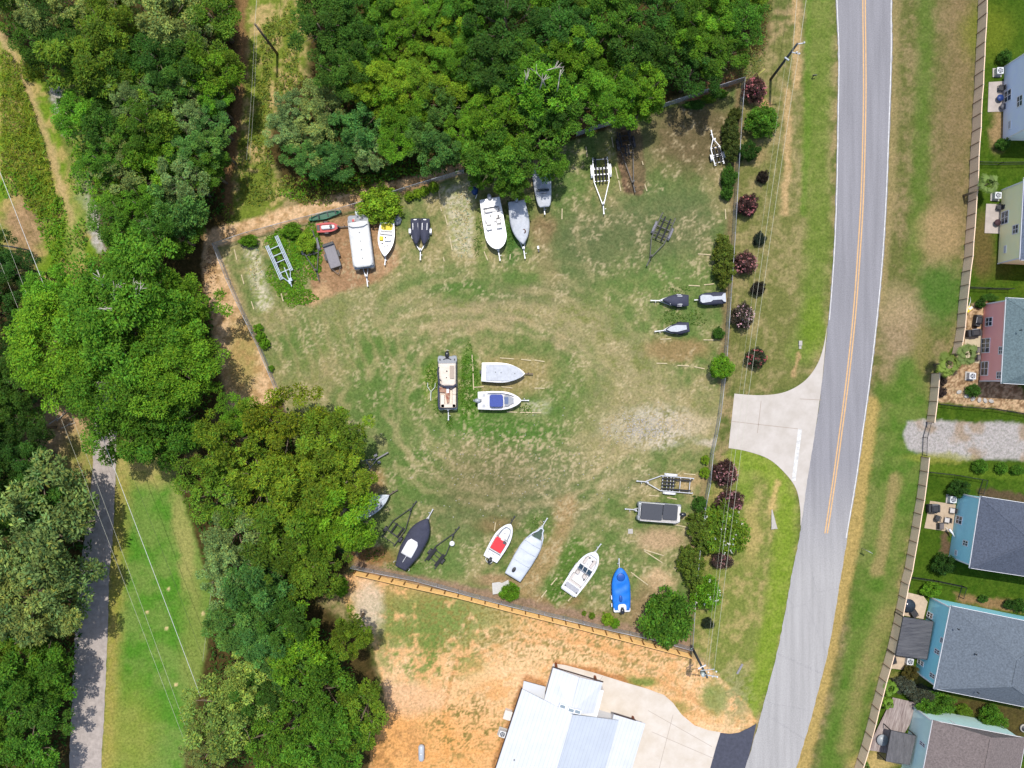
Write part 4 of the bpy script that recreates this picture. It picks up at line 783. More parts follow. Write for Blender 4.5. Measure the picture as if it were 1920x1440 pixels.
# palms
FR = leaf_mat('palm_leaf', .4)
def palm(px, py, r, h, label, tone=(.15, .22, .045), n=17, seed=0):
    rd = random.Random(seed + px); p = P(px, py, h); e = thing('fan_palm', label, 'palm tree', (p.x, p.y, 0)); R0 = r / S; k0 = 0
    MB().tube([(0, 0, 0), (.03, .02, h * .5), (0, 0, h)], .17, 10, .13).build('trunk', BARK, e)
    for i in range(n):
        a = 2 * math.pi * i * .382 + rd.uniform(-.1, .1); q = R0 * rd.uniform(.22, .55); up = rd.uniform(-.15, .7); c, s = math.cos(a), math.sin(a); cz = h + up * .8; mb = MB()
        mb.tube([(0, 0, h), (c * q * .6, s * q * .6, cz + .1), (c * q, s * q, cz)], .02, 4, .012)
        for j in range(15):
            b = a + (j - 7) * .24; L_ = R0 * .48 * (1 - .25 * abs(j - 7) / 7) * rd.uniform(.85, 1.1); w = .055; x0, y0 = c * q, s * q; dx, dy = math.cos(b), math.sin(b)
            mb.add([(x0, y0, cz), (x0 + dx * L_ * .6 - dy * w, y0 + dy * L_ * .6 + dx * w, cz + .02), (x0 + dx * L_, y0 + dy * L_, cz - .22), (x0 + dx * L_ * .6 + dy * w, y0 + dy * L_ * .6 - dx * w, cz + .02)], [(0, 1, 2, 3)])
        f = mb.build('frond', FR, e); v = rd.uniform(.75, 1.25); f.color = (tone[0] * v, tone[1] * v, tone[2] * v, 1)
        ca = f.data.color_attributes.new('tint', 'FLOAT_COLOR', 'POINT'); ca.data.foreach_set('color', [1.0] * (4 * len(f.data.vertices)))
    return e
palm(1852, 345, 23, 3.0, 'pale fan palm behind the tan fence above the yellow house'); palm(1777, 683, 27, 3.2, 'fan palm filling the gap in the tan fence', (.17, .24, .03)); palm(1812, 664, 24, 3.6, 'fan palm over the patio of the pink house', (.16, .22, .05))
palm(1668, 1290, 17, 1.4, 'bushy bright palm at the fence beside the weathered deck', (.15, .27, .02)); palm(1664, 1318, 14, 1.2, 'lower bright palm at the fence beside the weathered deck', (.15, .27, .02)); palm(1622, 1436, 10, .8, 'small palm at the very bottom of the tan fence', (.12, .2, .03))
# ------------------------------------------------------------------ boats and trailers
def ax(a, b, z):
    """frame of a thing lying from stern/rear pixel a to bow/front pixel b, seen at height z"""
    A, B = P(*a, z), P(*b, z); d = B - A
    return ((A.x + B.x) / 2, (A.y + B.y) / 2, 0), math.atan2(d.y, d.x), d.length
GAL = mat('galvanised_steel', C(206, 208, 214), .45, metal=.3, noise=.12, nscale=4); BLK = mat('black_steel', (.018, .018, .022), .5, noise=.3, nscale=5)
TYR = mat('tyre_rubber', (.02, .02, .022), .85); RIM = mat('wheel_rim', C(190, 190, 195), .4, metal=.5); CARP = mat('black_carpet', (.02, .02, .024), .95, noise=.3, nscale=14)
WGEL = mat('white_gelcoat', (.66, .66, .67), .32, noise=.1, nscale=2.5, spec=.6); RED = mat('red_cover', C(226, 58, 66, .8), .8, noise=.08, nscale=3, bump=.15)
NAVY = mat('charcoal_cover', C(62, 64, 82, .8), .85, noise=.14, nscale=4, bump=.35); GRYC = mat('grey_cover', C(188, 191, 197, .88), .85, noise=.1, nscale=3, bump=.3)
WCOV = mat('off_white_cover', C(220, 220, 218, .84), .85, noise=.14, nscale=1.6, bump=.5, detail=8); BLU = mat('blue_tarp', C(16, 112, 206, .9), .6, noise=.12, nscale=2.5, bump=.3); DBLU = mat('puddled_blue_tarp', C(20, 78, 160, .9), .35)
PALE = mat('pale_blue_cover', C(200, 205, 213, .86), .8, noise=.05, nscale=1.4, bump=.3); COWL = mat('black_cowling', (.02, .022, .028), .25, spec=.6); CGR = mat('grey_cowling', C(170, 174, 182), .35)
TAN = mat('tan_canvas', C(220, 206, 190, .9), .85, noise=.07, nscale=2, bump=.2); RUST = mat('torn_rusty_canvas', C(152, 78, 58), .9, noise=.35, nscale=3, col2=C(196, 168, 140)); DECKG = mat('grey_deck', C(168, 172, 178), .8, noise=.08, nscale=5)
YEL = mat('yellow_pad', C(240, 214, 40), .6); BLUC = mat('blue_canvas', C(58, 76, 148, .9), .75, noise=.1, nscale=4); GLS = mat('tinted_glass', (.03, .05, .07), .08, spec=.8); DGRN = mat('green_plastic', C(34, 120, 82), .45, noise=.12, nscale=3)
SEAT = mat('cream_vinyl', C(232, 228, 222), .5); SILV = mat('bare_aluminium', C(198, 206, 214), .35, metal=.55, noise=.14, nscale=3); PRED = mat('faded_red_rubber', C(206, 86, 84), .6, noise=.12, nscale=3); WOODG = mat('grey_planks', C(150, 146, 150), .9, noise=.18, nscale=3, stretch=(1, 8, 1), bump=.2)
BROWNST = mat('leaf_stain', C(98, 66, 58), .9, noise=.4, nscale=4)

def wheel(parent, x, y, r=.31, w=.2):
    t = MB().lathe([(r * .55, -w / 2), (r * .9, -w / 2), (r, -w * .3), (r, w * .3), (r * .9, w / 2), (r * .55, w / 2)], (x, y, r), 18, axis='Y').build('wheel', TYR, parent)
    MB().lathe([(.04, -w * .52), (r * .5, -w * .46), (r * .56, 0), (r * .5, w * .46), (.04, w * .52)], (x, y, r), 14, axis='Y').build('rim', RIM, t)
def trailer(label, loc, rz, xr, xs, xt, w, m=GAL, axles=(0,), bunks=(), cross=(), fm=None, group=None, fender=True, z=.5, post=True, name='boat_trailer', mast=False, bw=.18, seg=True, rw=.1):
    e = thing(name, label, 'trailer', loc, rz, group); f = MB(); h = w / 2; xc = xt - .9
    for s in (-1, 1):
        f.bar((xr, s * h, z), (xs, s * h, z), rw, .12); f.bar((xs, s * h, z), (xc, s * .05, z), rw * .9, .11)
    f.bar((xc - .3, 0, z - .01), (xt, 0, z - .01), .11, .12)
    for x in cross: f.bar((x, -h + .05, z - .02), (x, h - .05, z - .02), .08, .08)
    for a in axles: f.bar((a, -h - .12, .31), (a, h + .12, .31), .08)
    for s in (-1, 1):
        for a in axles: f.bar((a, s * (h - .02), .31), (a, s * (h - .02), z), .06)
        f.box(xr - .03, s * (h - .05), z + .02, .05, .22, .12)
    f.build('frame', m, e)
    for s in (-1, 1):
        for a in axles: wheel(e, a, s * (h + .22))
    if fender:
        a0, a1 = min(axles) - .42, max(axles) + .42
        for s in (-1, 1):
            mb = MB(); n = 9; rows = []
            for i in range(n):
                t = i / (n - 1); x = a0 + (a1 - a0) * t; zz = .3 + .42 * min(1, math.sin(math.pi * min(max(t, .02), .98)) * 2.2) ** .7
                rows.append([(x, s * (h + .09), zz - .02), (x, s * (h + .09), zz), (x, s * (h + .36), zz), (x, s * (h + .36), zz - .08)])
            mb.grid(rows, False, False).build('fender', fm or m, e)
    for (y, x0, x1) in bunks:
        MB().box((x0 + x1) / 2, y, z + .16, x1 - x0, bw, .07).box(x0 + .3, y, z + .06, .06, .06, .16).box(x1 - .3, y, z + .06, .06, .06, .16).build('bunk', CARP, e)
    c = MB(); c.box(xt + .08, 0, z + .02, .3, .12, .13).box(xt + .2, 0, z + .05, .1, .16, .14); c.build('coupler', m, e)
    j = MB(); j.tube([(xt - .35, .14, .12), (xt - .35, .14, z + .35)], .035, 8).lathe([(.05, -.02), (.09, 0), (.05, .02)], (xt - .35, .14, .1), 10, axis='Y').box(xt - .35, .2, z + .34, .05, .16, .04); j.build('jack', m, e)
    if post:
        p = MB(); p.bar((xc - .1, 0, z), (xc - .2, 0, z + .65), .08); p.box(xc - .16, 0, z + .62, .2, .2, .16); p.build('winch_post', m, e)
    if mast:
        p = MB()
        for s in (-1, 1): p.tube([(xr + .2, s * (h + .02), z), (xr + .15, s * (h + .35), z + .1), (xr + .15, s * (h + .38), z + 1.0)], .03, 6)
        p.build('guide_post', WGEL, e)
    return e

def prof(L, B, sw=.85, t0=.5, p=2.2, q=.8, bw=0.0, n=26):
    o = []
    for i in range(n + 1):
        t = i / n; t = t if t < t0 else t0 + (t - t0) / (1 - t0) * (1 - t0)
        if t <= t0: b = sw + (1 - sw) * min(1, t / .35) ** .8
        else:
            u = (t - t0) / (1 - t0); b = bw + (1 - bw) * max(0, 1 - u ** p) ** q
        o.append((-L / 2 + L * t, B / 2 * b))
    return o
def hull_part(e, pr, z0, h, rise, m, name='hull', flare=.82):
    L = pr[-1][0] - pr[0][0]; rows = []
    for x, b in pr:
        t = (x - pr[0][0]) / L; zs = z0 + h + rise * t * t; k = z0 + h * .75 * max(0, t - .6) ** 2 / .16; k = min(k, zs - .05); c = k + (zs - k) * .35
        b = max(b, .012); rows.append([(x, b, zs), (x, b * (flare + .1), (zs + c) / 2 + .02), (x, b * flare, c), (x, 0, k), (x, -b * flare, c), (x, -b * (flare + .1), (zs + c) / 2 + .02), (x, -b, zs)])
    mb = MB(); mb.grid(rows, False, True); o = mb.build(name, m, e); return o
def sheer(pr, x, z0, h, rise):
    L = pr[-1][0] - pr[0][0]; t = (x - pr[0][0]) / L; return z0 + h + rise * t * t
def beam(pr, x):
    for i in range(len(pr) - 1):
        if pr[i][0] <= x <= pr[i + 1][0] + 1e-9:
            u = (x - pr[i][0]) / (pr[i + 1][0] - pr[i][0] + 1e-9); return pr[i][1] * (1 - u) + pr[i + 1][1] * u
    return pr[-1][1] if x > 0 else pr[0][1]
def deck_part(e, pr, z0, h, rise, g, xa, xb, depth, m, name='deck', lip=.02):
    """one surface: side decks and foredeck at the sheer, a sunk cockpit between xa and xb"""
    xs = sorted(set([p[0] for p in pr] + [xa - .001, xa + .03, xb - .03, xb + .001])); rows = []
    for x in xs:
        b = max(beam(pr, x), .012); zs = sheer(pr, x, z0, h, rise) + lip; ins = xa < x < xb and b > g + .12; i0 = max(b - g, b * .5) ; i1 = i0 - .035 if i0 > .1 else i0 * .8
        zf = zs - depth if ins else zs + .015
        rows.append([(x, b + .02, zs - .07), (x, b + .02, zs), (x, i0, zs + .012), (x, i1, zf), (x, 0, zf), (x, -i1, zf), (x, -i0, zs + .012), (x, -b - .02, zs), (x, -b - .02, zs - .07)])
    return MB().grid(rows, False, True).build(name, m, e)
def cover_part(e, pr, z0, h, rise, dome, m, name='cover', x0=-9, x1=9, seed=0, pw=.7, sag=.04, over=.03, ridge=0.0):
    g = random.Random(seed); a1, a2, a3 = (g.uniform(0, 6) for _ in range(3)); rows = []; xs = [p[0] for p in pr if x0 <= p[0] <= x1]
    xs2 = []
    for i in range(len(xs) - 1): xs2 += [xs[i], (xs[i] + xs[i + 1]) / 2]
    xs2.append(xs[-1]); X0, X1 = xs2[0], xs2[-1]
    for x in xs2:
        b = max(beam(pr, x), .02) + over; zs = sheer(pr, x, z0, h, rise); u = (x - X0) / (X1 - X0); r = [(x, b, zs - .22), (x, b + .01, zs - .02)]
        for k in range(1, 14):
            y = b * (1 - 2 * k / 14.); d = dome * (4 * u * (1 - u)) ** .35 * (1 - abs(y / b) ** 2) ** pw
            w = sag * (math.sin(x * 5.2 + a1 + 2 * y) * .5 + math.sin(x * 2.3 + a2) * math.cos(y * 3 + a3)) * (1 - (y / b) ** 4)
            r.append((x, y, zs + d + w + ridge * max(0, 1 - abs(y) / .25)))
        r += [(x, -b - .01, zs - .02), (x, -b, zs - .22)]; rows.append(r)
    return MB().grid(rows, True, True).build(name, m, e)
def outboard(e, x, z, m=COWL, s=1.0, y=0.0, tail=True):
    o = MB().box(x + .12 * s, y, z - .15 * s, .24 * s, .3 * s, .4 * s).box(x - .2 * s, y, z - .45 * s, .2 * s, .14 * s, .9 * s).box(x - .28 * s, y, z - .92 * s, .55 * s, .05, .1).build('outboard_motor', CGR if m is WGEL else BLK, e)
    MB().lathe([(.13, -.2), (.21, -.12), (.235, .05), (.21, .24), (.12, .34), (.02, .36)], (x - .15 * s, y, z + .05), 16, sx=1.55 * s, sy=s).build('cowling', m, o)
    MB().lathe([(.02, -.06), (.05, -.04), (.05, .04)], (x - .6 * s, y, z - .9 * s), 8, axis='X').box(x - .6 * s, y, z - .9 * s, .02, .34, .07).box(x - .6 * s, y, z - .9 * s, .02, .07, .34).build('propeller', GAL, o)
    return o
def under(label, loc, rz, L, tip, w=1.5, m=GAL, axles=(-.5,), mast=False, fender=True, z=.45, group='boat trailers carrying boats'):
    """trailer below a boat of length L whose coupler is tip metres ahead of the bow"""
    b = ((w * .3, -L * .45, L * .2), (-w * .3, -L * .45, L * .2))
    return trailer(label, loc, rz, -L * .48, L * .18, L / 2 + tip, w, m, axles, b, (-L * .4, -L * .1, L * .15), None, group, fender, z, True, mast=mast)
def boat(name, label, cat, a, b, z=1.4, group=None):
    loc, rz, L = ax(a, b, z); return thing(name, label, cat, loc, rz, group), loc, rz, L

# 1 white covered pontoon boat
def pontoon(label, a, b, B, rails, covers, zt=1.3):
    e, loc, rz, L = boat('pontoon_boat', label, 'pontoon boat', a, b, zt, 'pontoon boats on trailers')
    for s in (-1, 1): MB().tube([(-L / 2 - .1, s * B * .36, .78), (L * .36, s * B * .36, .78), (L * .46, s * B * .36, .86), (L / 2, s * B * .36, 1.02)], .3, 12, .3).build('pontoon_tube', SILV, e)
    MB().rbox(0, 0, L, B, 1.1, 1.2, .22).build('deck', DECKG, e)
    r = MB(); h = 1.78
    for s in (-1, 1): r.tube([(-L * .4, s * (B / 2 - .05), h), (L * .46, s * (B / 2 - .05), h)], .028, 6); r.box(L * .03, s * (B / 2 - .04), 1.5, L * .84, .03, .5)
    r.tube([(L * .46, -B / 2 + .05, h), (L * .48, 0, h), (L * .46, B / 2 - .05, h)], .028, 6); r.box(L * .465, 0, 1.5, .03, B - .2, .5)
    for k in range(8):
        for s in (-1, 1): r.tube([(-L * .4 + L * .86 * k / 7, s * (B / 2 - .05), 1.2), (-L * .4 + L * .86 * k / 7, s * (B / 2 - .05), h)], .02, 5)
    r.build('railing', rails, e); return e, loc, rz, L
e, loc, rz, L = pontoon('white pontoon boat under a dusty off-white cover, rounded at the front', (670.5, 403), (683, 503), 2.55, WGEL, None)
pr = prof(L * .84, 2.42, .96, .86, 3, .5, .62); mb = MB(); rows = []
for x, b_ in pr:
    x += L * .065; t = (x + L / 2) / L; e0 = 1.86; rows.append([(x, b_, 1.62), (x, b_ + .01, e0)] + [(x, b_ * (1 - k / 6), e0 + .16 * (1 - (1 - k / 6) ** 2) + .03 * math.sin(x * 3 + k)) for k in range(1, 12)] + [(x, -b_ - .01, e0), (x, -b_, 1.62)])
cv = mb.grid(rows, True).build('cover', WCOV, e)
MB().tube([(-L * .29, -1.15, 1.98), (-L * .255, -.7, 2.12), (-L * .245, 0, 2.16), (-L * .255, .7, 2.12), (-L * .29, 1.15, 1.98)], .045, 8).build('cover_bow', mat('grey_trim', C(120, 128, 140), .6), e)
for k in range(4): MB().lathe([(.06, 0), (.05, .05), (.01, .06)], (-L * .15 + k * L * .16, .06, 2.04), 8).build('cover_pole_tip', mat('dark_spot', C(110, 108, 104), .8), cv)
MB().box(-L * .46, .35, 1.32, .5, .4, .25).box(-L * .42, -.5, 1.28, .4, .35, .16).each('stern_locker', mat('stern_box', C(186, 182, 178), .6), e); MB().box(-L * .405, -.62, 1.375, .28, .3, .01).build('sticker', PRED, e)
outboard(e, -L / 2 - .05, 1.35, WGEL, 1.15); under('silver trailer under the white covered pontoon boat', loc, rz, L, 1.9, 1.6, axles=(-1.1, -.2), fender=False, z=.36)
e2 = None
# tan pontoon boat in the middle
e, loc, rz, L = pontoon('tan and black pontoon boat with folded canopy and torn rusty seats', (838.5, 668), (839.5, 768), 2.35, BLK, None)
MB().rbox(L * .1, .08, L * .76, 2.0, 1.205, 1.24, .5).build('carpet', TAN, e)
st = MB().rbox(L * .34, .82, L * .25, .5, 1.24, 1.62, .12, top=.06).rbox(L * .34, -.62, L * .25, .55, 1.24, 1.62, .12, top=.06).rbox(L * .43, .1, .5, 1.9, 1.24, 1.62, .2, top=.06).rbox(L * .15, .85, L * .14, .5, 1.24, 1.62, .12, top=.06); st.each('bench_seat', TAN, e)
MB().add([(L * .1, -.05, 1.65), (L * .04, -.55, 1.66), (L * .1, -.98, 1.64), (L * .17, -.95, 1.63), (L * .18, -.3, 1.64), (L * .38, -.05, 1.63), (L * .36, .22, 1.63), (L * .2, .3, 1.63), (L * .06, .28, 1.64)], [tuple(range(9))]).build('torn_seat_cover', RUST, e)
MB().rbox(L * .14, .05, .62, .3, 1.62, 1.7, .05).build('console', WGEL, e)
c = MB(); rows = []
for i in range(13):
    x = -L * .36 + i * L * .41 / 12; y0 = .95 + (.12 if i < 9 else .1); y1 = -.95 + (.25 if i > 8 else 0) - (.1 if i < 5 else 0)
    rows.append([(x, y0, 1.75)] + [(x, y0 + (y1 - y0) * k / 8, 1.95 + .14 * math.sin(math.pi * k / 8) + .05 * math.sin(i * 2.1 + k)) for k in range(9)] + [(x, y1, 1.75)])
c.grid(rows).build('folded_canopy', TAN, e)
MB().rbox(-L * .2, .62, L * .24, .5, 2.1, 2.2, .06).build('canopy_fold', mat('tan_fold', C(190, 172, 156), .85), e)
MB().tube([(-L * .3, -1.0, 2.0), (-L * .2, -1.12, 2.02), (0, -1.0, 2.0), (L * .05, -.65, 2.0)], .09, 8).tube([(L * .03, 1.15, 2.0), (L * .075, .7, 2.04), (L * .08, 0, 2.04), (L * .055, -.6, 2.0)], .13, 8).build('canopy_boot', NAVY, e)
MB().tube([(L * .05, -1.08, 1.8), (L * .44, -1.08, 1.8), (L * .485, -.7, 1.8)], .1, 8).build('side_curtain', NAVY, e)
MB().lathe([(.09, 0), (.07, .06)], (-L * .22, .0, 2.17), 8).lathe([(.07, 0), (.05, .06)], (-L * .1, -.05, 2.17), 8).each('rope_hole', BLK, e)
MB().box(-L * .44, .9, 1.25, .2, .15, .12).box(-L * .44, -.9, 1.25, .2, .15, .12).tube([(-L * .44, -.5, 1.3), (-L * .47, 0, 1.5), (-L * .44, .5, 1.3)], .035, 6).each('stern_fitting', BLK, e)
outboard(e, -L / 2 - .05, 1.42, COWL, 1.2); under('silver trailer under the tan pontoon boat', loc, rz, L, 1.1, 1.6, axles=(-1.0, -.1), fender=False, z=.36)
# black-topped pontoon boat
e, loc, rz, L = pontoon('grey pontoon boat with two black mesh tops beside the olive hedge', (1275.5, 964), (1197, 958), 2.3, WGEL, None)
MB().rbox(L * .2, -.12, L * .5, 1.95, 1.85, 1.93, .12).rbox(-L * .235, -.22, L * .34, 1.85, 1.85, 1.94, .25).each('mesh_top', mat('black_mesh_fabric', (.052, .055, .066), .8, noise=.15, nscale=20), e)
MB().rbox(0, .95, L * .9, .3, 1.22, 1.6, .1).box(-L * .04, .5, 1.4, .5, .5, .4).each('bench_seat', mat('stained_vinyl', C(196, 192, 190), .7, noise=.25, nscale=5), e)
MB().rbox(-L * .46, 0, .35, 1.9, 1.2, 1.5, .1).build('stern_seat', SEAT, e)
outboard(e, -L / 2 - .1, 1.4, COWL, 1.2); under('silver trailer under the black-topped pontoon boat', loc, rz, L, 1.3, 1.6, axles=(-.8, .1), fender=False, z=.36)

def covered(name, label, cat, a, b, B, m, tip, tlabel, h=.75, rise=.15, dome=.35, z0=.55, sh=(.85, .5, 2.2, .8, 0), seed=1, ob=None, tm=GAL, z=1.4, w=1.4, hm=WGEL, ax_=(-.5,), mast=False, sag=.04, group=None, over=.03, ridge=0.0):
    e, loc, rz, L = boat(name, label, cat, a, b, z, group); pr = prof(L, B, *sh)
    hull_part(e, pr, z0, h, rise, hm); cover_part(e, pr, z0, h, rise, dome, m, seed=seed, sag=sag, over=over, ridge=ridge)
    for t in (-.34, -.08, .2):
        b_ = beam(pr, L * t) + over + .015; st = MB(); zz = sheer(pr, L * t, z0, h, rise)
        for s in (-1, 1): st.bar((L * t, s * b_, zz - .3), (L * t, s * b_, zz + .02), .05, .02)
        st.each('strap', BLK, e)
    if ob: outboard(e, -L / 2 + .02, z0 + h + .2, ob[0], ob[1])
    if tip is not None: under(tlabel, loc, rz, L, tip, w, tm, ax_, mast, w > 1.2)
    return e, loc, rz, L, pr
# 2 grey covered boat with outboard beside the white deck boat
e, loc, rz, L, pr = covered('covered_boat', 'long grey covered boat with pointed bow and grey outboard', 'boat', (968.5, 376), (981, 458), 2.3, GRYC, 1.4, 'silver trailer under the long grey covered boat', sh=(.84, .45, 2.1, .85, 0), ob=(CGR, 1.0), mast=True, ax_=(-.9, -.05), dome=.3)
MB().lathe([(.22, 0), (.2, .01)], (L * .22, -.2 + .55, 1.66), 14, sx=1.3).box(L * .25, .1, 1.62, .5, .12, .02, .5).build('leaf_stain', BROWNST, e)
# 3 white deck boat
e, loc, rz, L = boat('deck_boat', 'open white deck boat with square bow under the tree edge', 'boat', (918, 372), (934, 466.5), 1.4); pr = prof(L, 2.6, .93, .72, 2.0, .75, .22)
hull_part(e, pr, .55, .85, .1, WGEL); deck_part(e, pr, .55, .85, .1, .26, -L * .33, L * .28, .42, WGEL); F = .95
MB().box(-L * .16, .35, 1.14, 1.5, .6, .34).rbox(-L * .27, 0, .5, 1.7, F + .05, 1.42, .12, top=.06).each('rear_seat', SEAT, e)
MB().rbox(-L * .03, .62, .62, .62, F + .05, 1.5, .1, top=.08).rbox(-L * .03, -.6, .62, .62, F + .05, 1.45, .14, top=.08).each('helm_seat', SEAT, e)
MB().rbox(L * .07, .6, .5, .7, F + .05, 1.55, .08, top=.05).rbox(L * .07, -.66, .5, .66, F + .05, 1.55, .08, top=.05).build('console', WGEL, e)
MB().box(L * .05, .6, 1.56, .08, .5, .02).box(-L * .09, .7, 1.44, .12, .6, .02).lathe([(.1, 0), (.1, .03)], (-L * .17, -.25, 1.02), 10).box(-L * .13, .72, 1.45, .3, .18, .03).each('dark_trim', BLK, e)
MB().tube([(L * .12, .8, 1.51), (L * .3, .78, 1.53), (L * .36, 0, 1.55), (L * .3, -.78, 1.53), (L * .12, -.8, 1.51)], .03, 6).tube([(-L * .3, -.9, 1.5), (-L * .05, -.95, 1.5)], .03, 6).tube([(-L * .3, .7, 1.5), (-L * .33, 0, 1.5), (-L * .3, -.7, 1.5)], .03, 6).build('seat_rail', mat('grey_trim', (.2, .2, .2)), e)
MB().rbox(L * .2, 0, L * .15, 1.2, 1.08, 1.14, .2).build('bow_cushion', SEAT, e); outboard(e, -L / 2, 1.5, CGR, 1.1)
under('silver trailer under the white deck boat', loc, rz, L, 1.1, 1.7, axles=(-.9, 0), mast=True)
# 4 grey half hidden boat
e, loc, rz, L, pr = covered('covered_boat', 'short grey covered boat half hidden below the trees', 'boat', (1014, 312), (1021, 388), 2.2, GRYC, 0.5, 'silver trailer under the half hidden grey boat', sh=(.9, .2, 1.6, .5, .46), seed=4, dome=.22)
MB().rbox(L * .1, 0, .3, 1.5, 1.5, 1.78, .08, top=.05).each('windscreen', GLS, e); MB().box(L * .18, .05, 1.69, .05, .7, .02).build('seam', BLK, e)
# 5 yellow white jet boat
e, loc, rz, L = boat('jet_boat', 'small white jet boat with bright yellow stern beside the yellow-green bush', 'boat', (726, 417), (721, 480.5), 1.2); pr = prof(L, 2.0, .82, .42, 2.0, .85, 0)
hull_part(e, pr, .5, .62, .12, WGEL); deck_part(e, pr, .5, .62, .12, .2, -L * .2, L * .22, .25, WGEL)
MB().rbox(-L * .37, 0, L * .2, 1.45, 1.15, 1.2, .3).rbox(-L * .02, -.6, .55, .5, .95, 1.2, .1, top=.05).each('yellow_pad', YEL, e)
MB().rbox(-L * .2, 0, .45, 1.5, 1.0, 1.18, .1).build('bench', SEAT, e); d = MB()
for k in range(9): d.box(-L * .235 + .02 * (k % 2), -.62 + k * .155, 1.19, .14, .09, .02)
for x, y, s in ((.0, .45, .2), (.05, .1, .12), (.12, -.45, .16), (.18, .2, .14), (.2, -.15, .12), (.08, .7, .1), (-.06, -.1, .16), (.28, .1, .1)): d.rbox(L * x, y, s, s * 1.3, .93, .99, .03)
d.build('dark_deck_patch', mat('dark_pad', (.06, .06, .07), .7), e); MB().rbox(L * .02, .2, .3, .8, .9, 1.3, .1, top=.08).build('console', WGEL, e)
under('black small trailer under the yellow and white jet boat', loc, rz, L, .75, 1.2, fender=False)
# 6 double covered watercraft on one trailer
loc, rz, L0 = ax((787.5, 409), (787.5, 483), .9)
for s, lb in ((1, 'left black covered watercraft of the side by side pair'), (-1, 'right black covered watercraft of the side by side pair')):
    cx = ax((787.5 - s * 9.2, 409), (787.5 - s * 7.5, 458), 1.15); e = thing('covered_watercraft', lb, 'jet ski', cx[0], cx[1], 'two watercraft on one trailer'); L = cx[2] * 1.0
    # local +x points to the bow (down in the photo)
    pr = [(-L / 2 + L * t, .56 * w) for t, w in ((0, .92), (.1, 1), (.3, 1), (.55, .96), (.75, .78), (.88, .5), (1, .12))]
    hull_part(e, pr, .6, .4, .05, BLK); cover_part(e, pr, .6, .4, .05, .3, NAVY, seed=s + 3, pw=1.1)
    r = MB(); r.box(-L * .18, .3, 1.2, .85, .06, .03).box(-L * .18, -.3, 1.2, .85, .06, .03).box(-L * .44, 0, 1.22, .1, .34, .03).box(L * .24, 0, 1.22, .06, .3, .03); r.each('reflective_strip', WGEL, e)
trailer('silver trailer carrying the pair of black covered watercraft', loc, rz, -L0 * .46, -.1, L0 / 2, 2.1, GAL, (-.9,), ((-.6, -1.9, 0), (.6, -1.9, 0)), (-1.8, -.6), None, None, True, .45)
# 7-9 covered watercraft on the right
e, loc, rz, L, pr = covered('covered_watercraft', 'charcoal covered watercraft with white strips, upper left of the three by the fence', 'jet ski', (1292, 563), (1242, 562.5), 1.5, NAVY, 1.1, 'silver trailer under the upper left covered watercraft', h=.45, dome=.4, sh=(.85, .35, 1.7, .9, 0), z=1.2, w=1.1, seed=7, hm=BLK)
MB().box(-L * .15, .5, 1.3, .6, .07, .03).box(-L * .15, -.5, 1.3, .6, .07, .03).box(-L * .15, .7, 1.12, .55, .06, .03).box(-L * .12, -.7, 1.12, .55, .06, .03).box(L * .26, .02, 1.34, .08, .3, .03).box(L * .2, .4, 1.24, .08, .2, .03).each('reflective_strip', WGEL, e)
e, loc, rz, L, pr = covered('covered_watercraft', 'charcoal covered watercraft with pale grey centre panel right against the fence', 'jet ski', (1361, 558), (1311, 561), 1.45, NAVY, .2, 'silver trailer under the covered watercraft against the fence', h=.45, dome=.38, sh=(.9, .55, 2.6, .7, .5), z=1.2, w=1.1, seed=8, hm=BLK, sag=.02)
MB().prism([(-L * .48, -.55), (-L * .4, -.5), (-L * .33, -.22), (0, -.22), (.1, -.3), (.3, -.42), (L * .4, -.5), (L * .47, -.3), (L * .47, .3), (L * .4, .5), (.3, .42), (.1, .3), (0, .22), (-L * .33, .22), (-L * .4, .5), (-L * .48, .55)], 1.38, 1.475).build('grey_panel', GRYC, e)
e, loc, rz, L, pr = covered('covered_watercraft', 'charcoal covered watercraft with pale pointed panel, lowest of the three by the fence', 'jet ski', (1293, 613), (1248, 618.5), 1.35, NAVY, 1.0, 'silver trailer under the lowest covered watercraft', h=.45, dome=.36, sh=(.8, .35, 1.8, .9, 0), z=1.2, w=1.0, seed=9, hm=BLK, sag=.02)
MB().prism([(-L * .36, -.26), (L * .05, -.42), (L * .3, -.3), (L * .47, 0), (L * .3, .3), (L * .05, .42), (-L * .36, .26)], 1.35, 1.45).build('grey_panel', GRYC, e)
# 10 small white boat with grey cover
e, loc, rz, L = boat('covered_boat', 'small white boat with pale grey fitted cover in the timber framed bay', 'boat', (903, 697.5), (984, 700.5), 1.4); pr = prof(L, 2.4, .93, .4, 2.1, .8, 0)
hull_part(e, pr, .55, .72, .12, WGEL); deck_part(e, pr, .55, .72, .12, .1, -.2, .2, .05, WGEL)
MB().rbox(-L * .1, 0, L * .6, 2.02, 1.3, 1.42, .2, top=.06).build('cockpit_cover', GRYC, e); fb = prof(L * .34, 1.96, 1, .05, 1.9, .85, 0, 12)
MB().prism([(x + L * .3, b_) for x, b_ in fb] + [(x + L * .3, -b_) for x, b_ in reversed(fb)], 1.38, 1.47).build('bow_cover', GRYC, e)
MB().lathe([(.06, 0), (.05, .04)], (-L * .18, .05, 1.42), 8).lathe([(.06, 0), (.05, .04)], (-L * .05, .0, 1.42), 8).lathe([(.06, 0), (.05, .04)], (L * .27, -.05, 1.47), 8).each('snap_button', BLK, e)
MB().box(-L / 2 - .12, 0, 1.0, .25, .4, .3).each('motor_bracket', BLK, e); under('rusty trailer under the small white covered boat', loc, rz, L, .8, 1.5, mat('rusty_steel', C(120, 104, 96), .8, noise=.3, nscale=5))
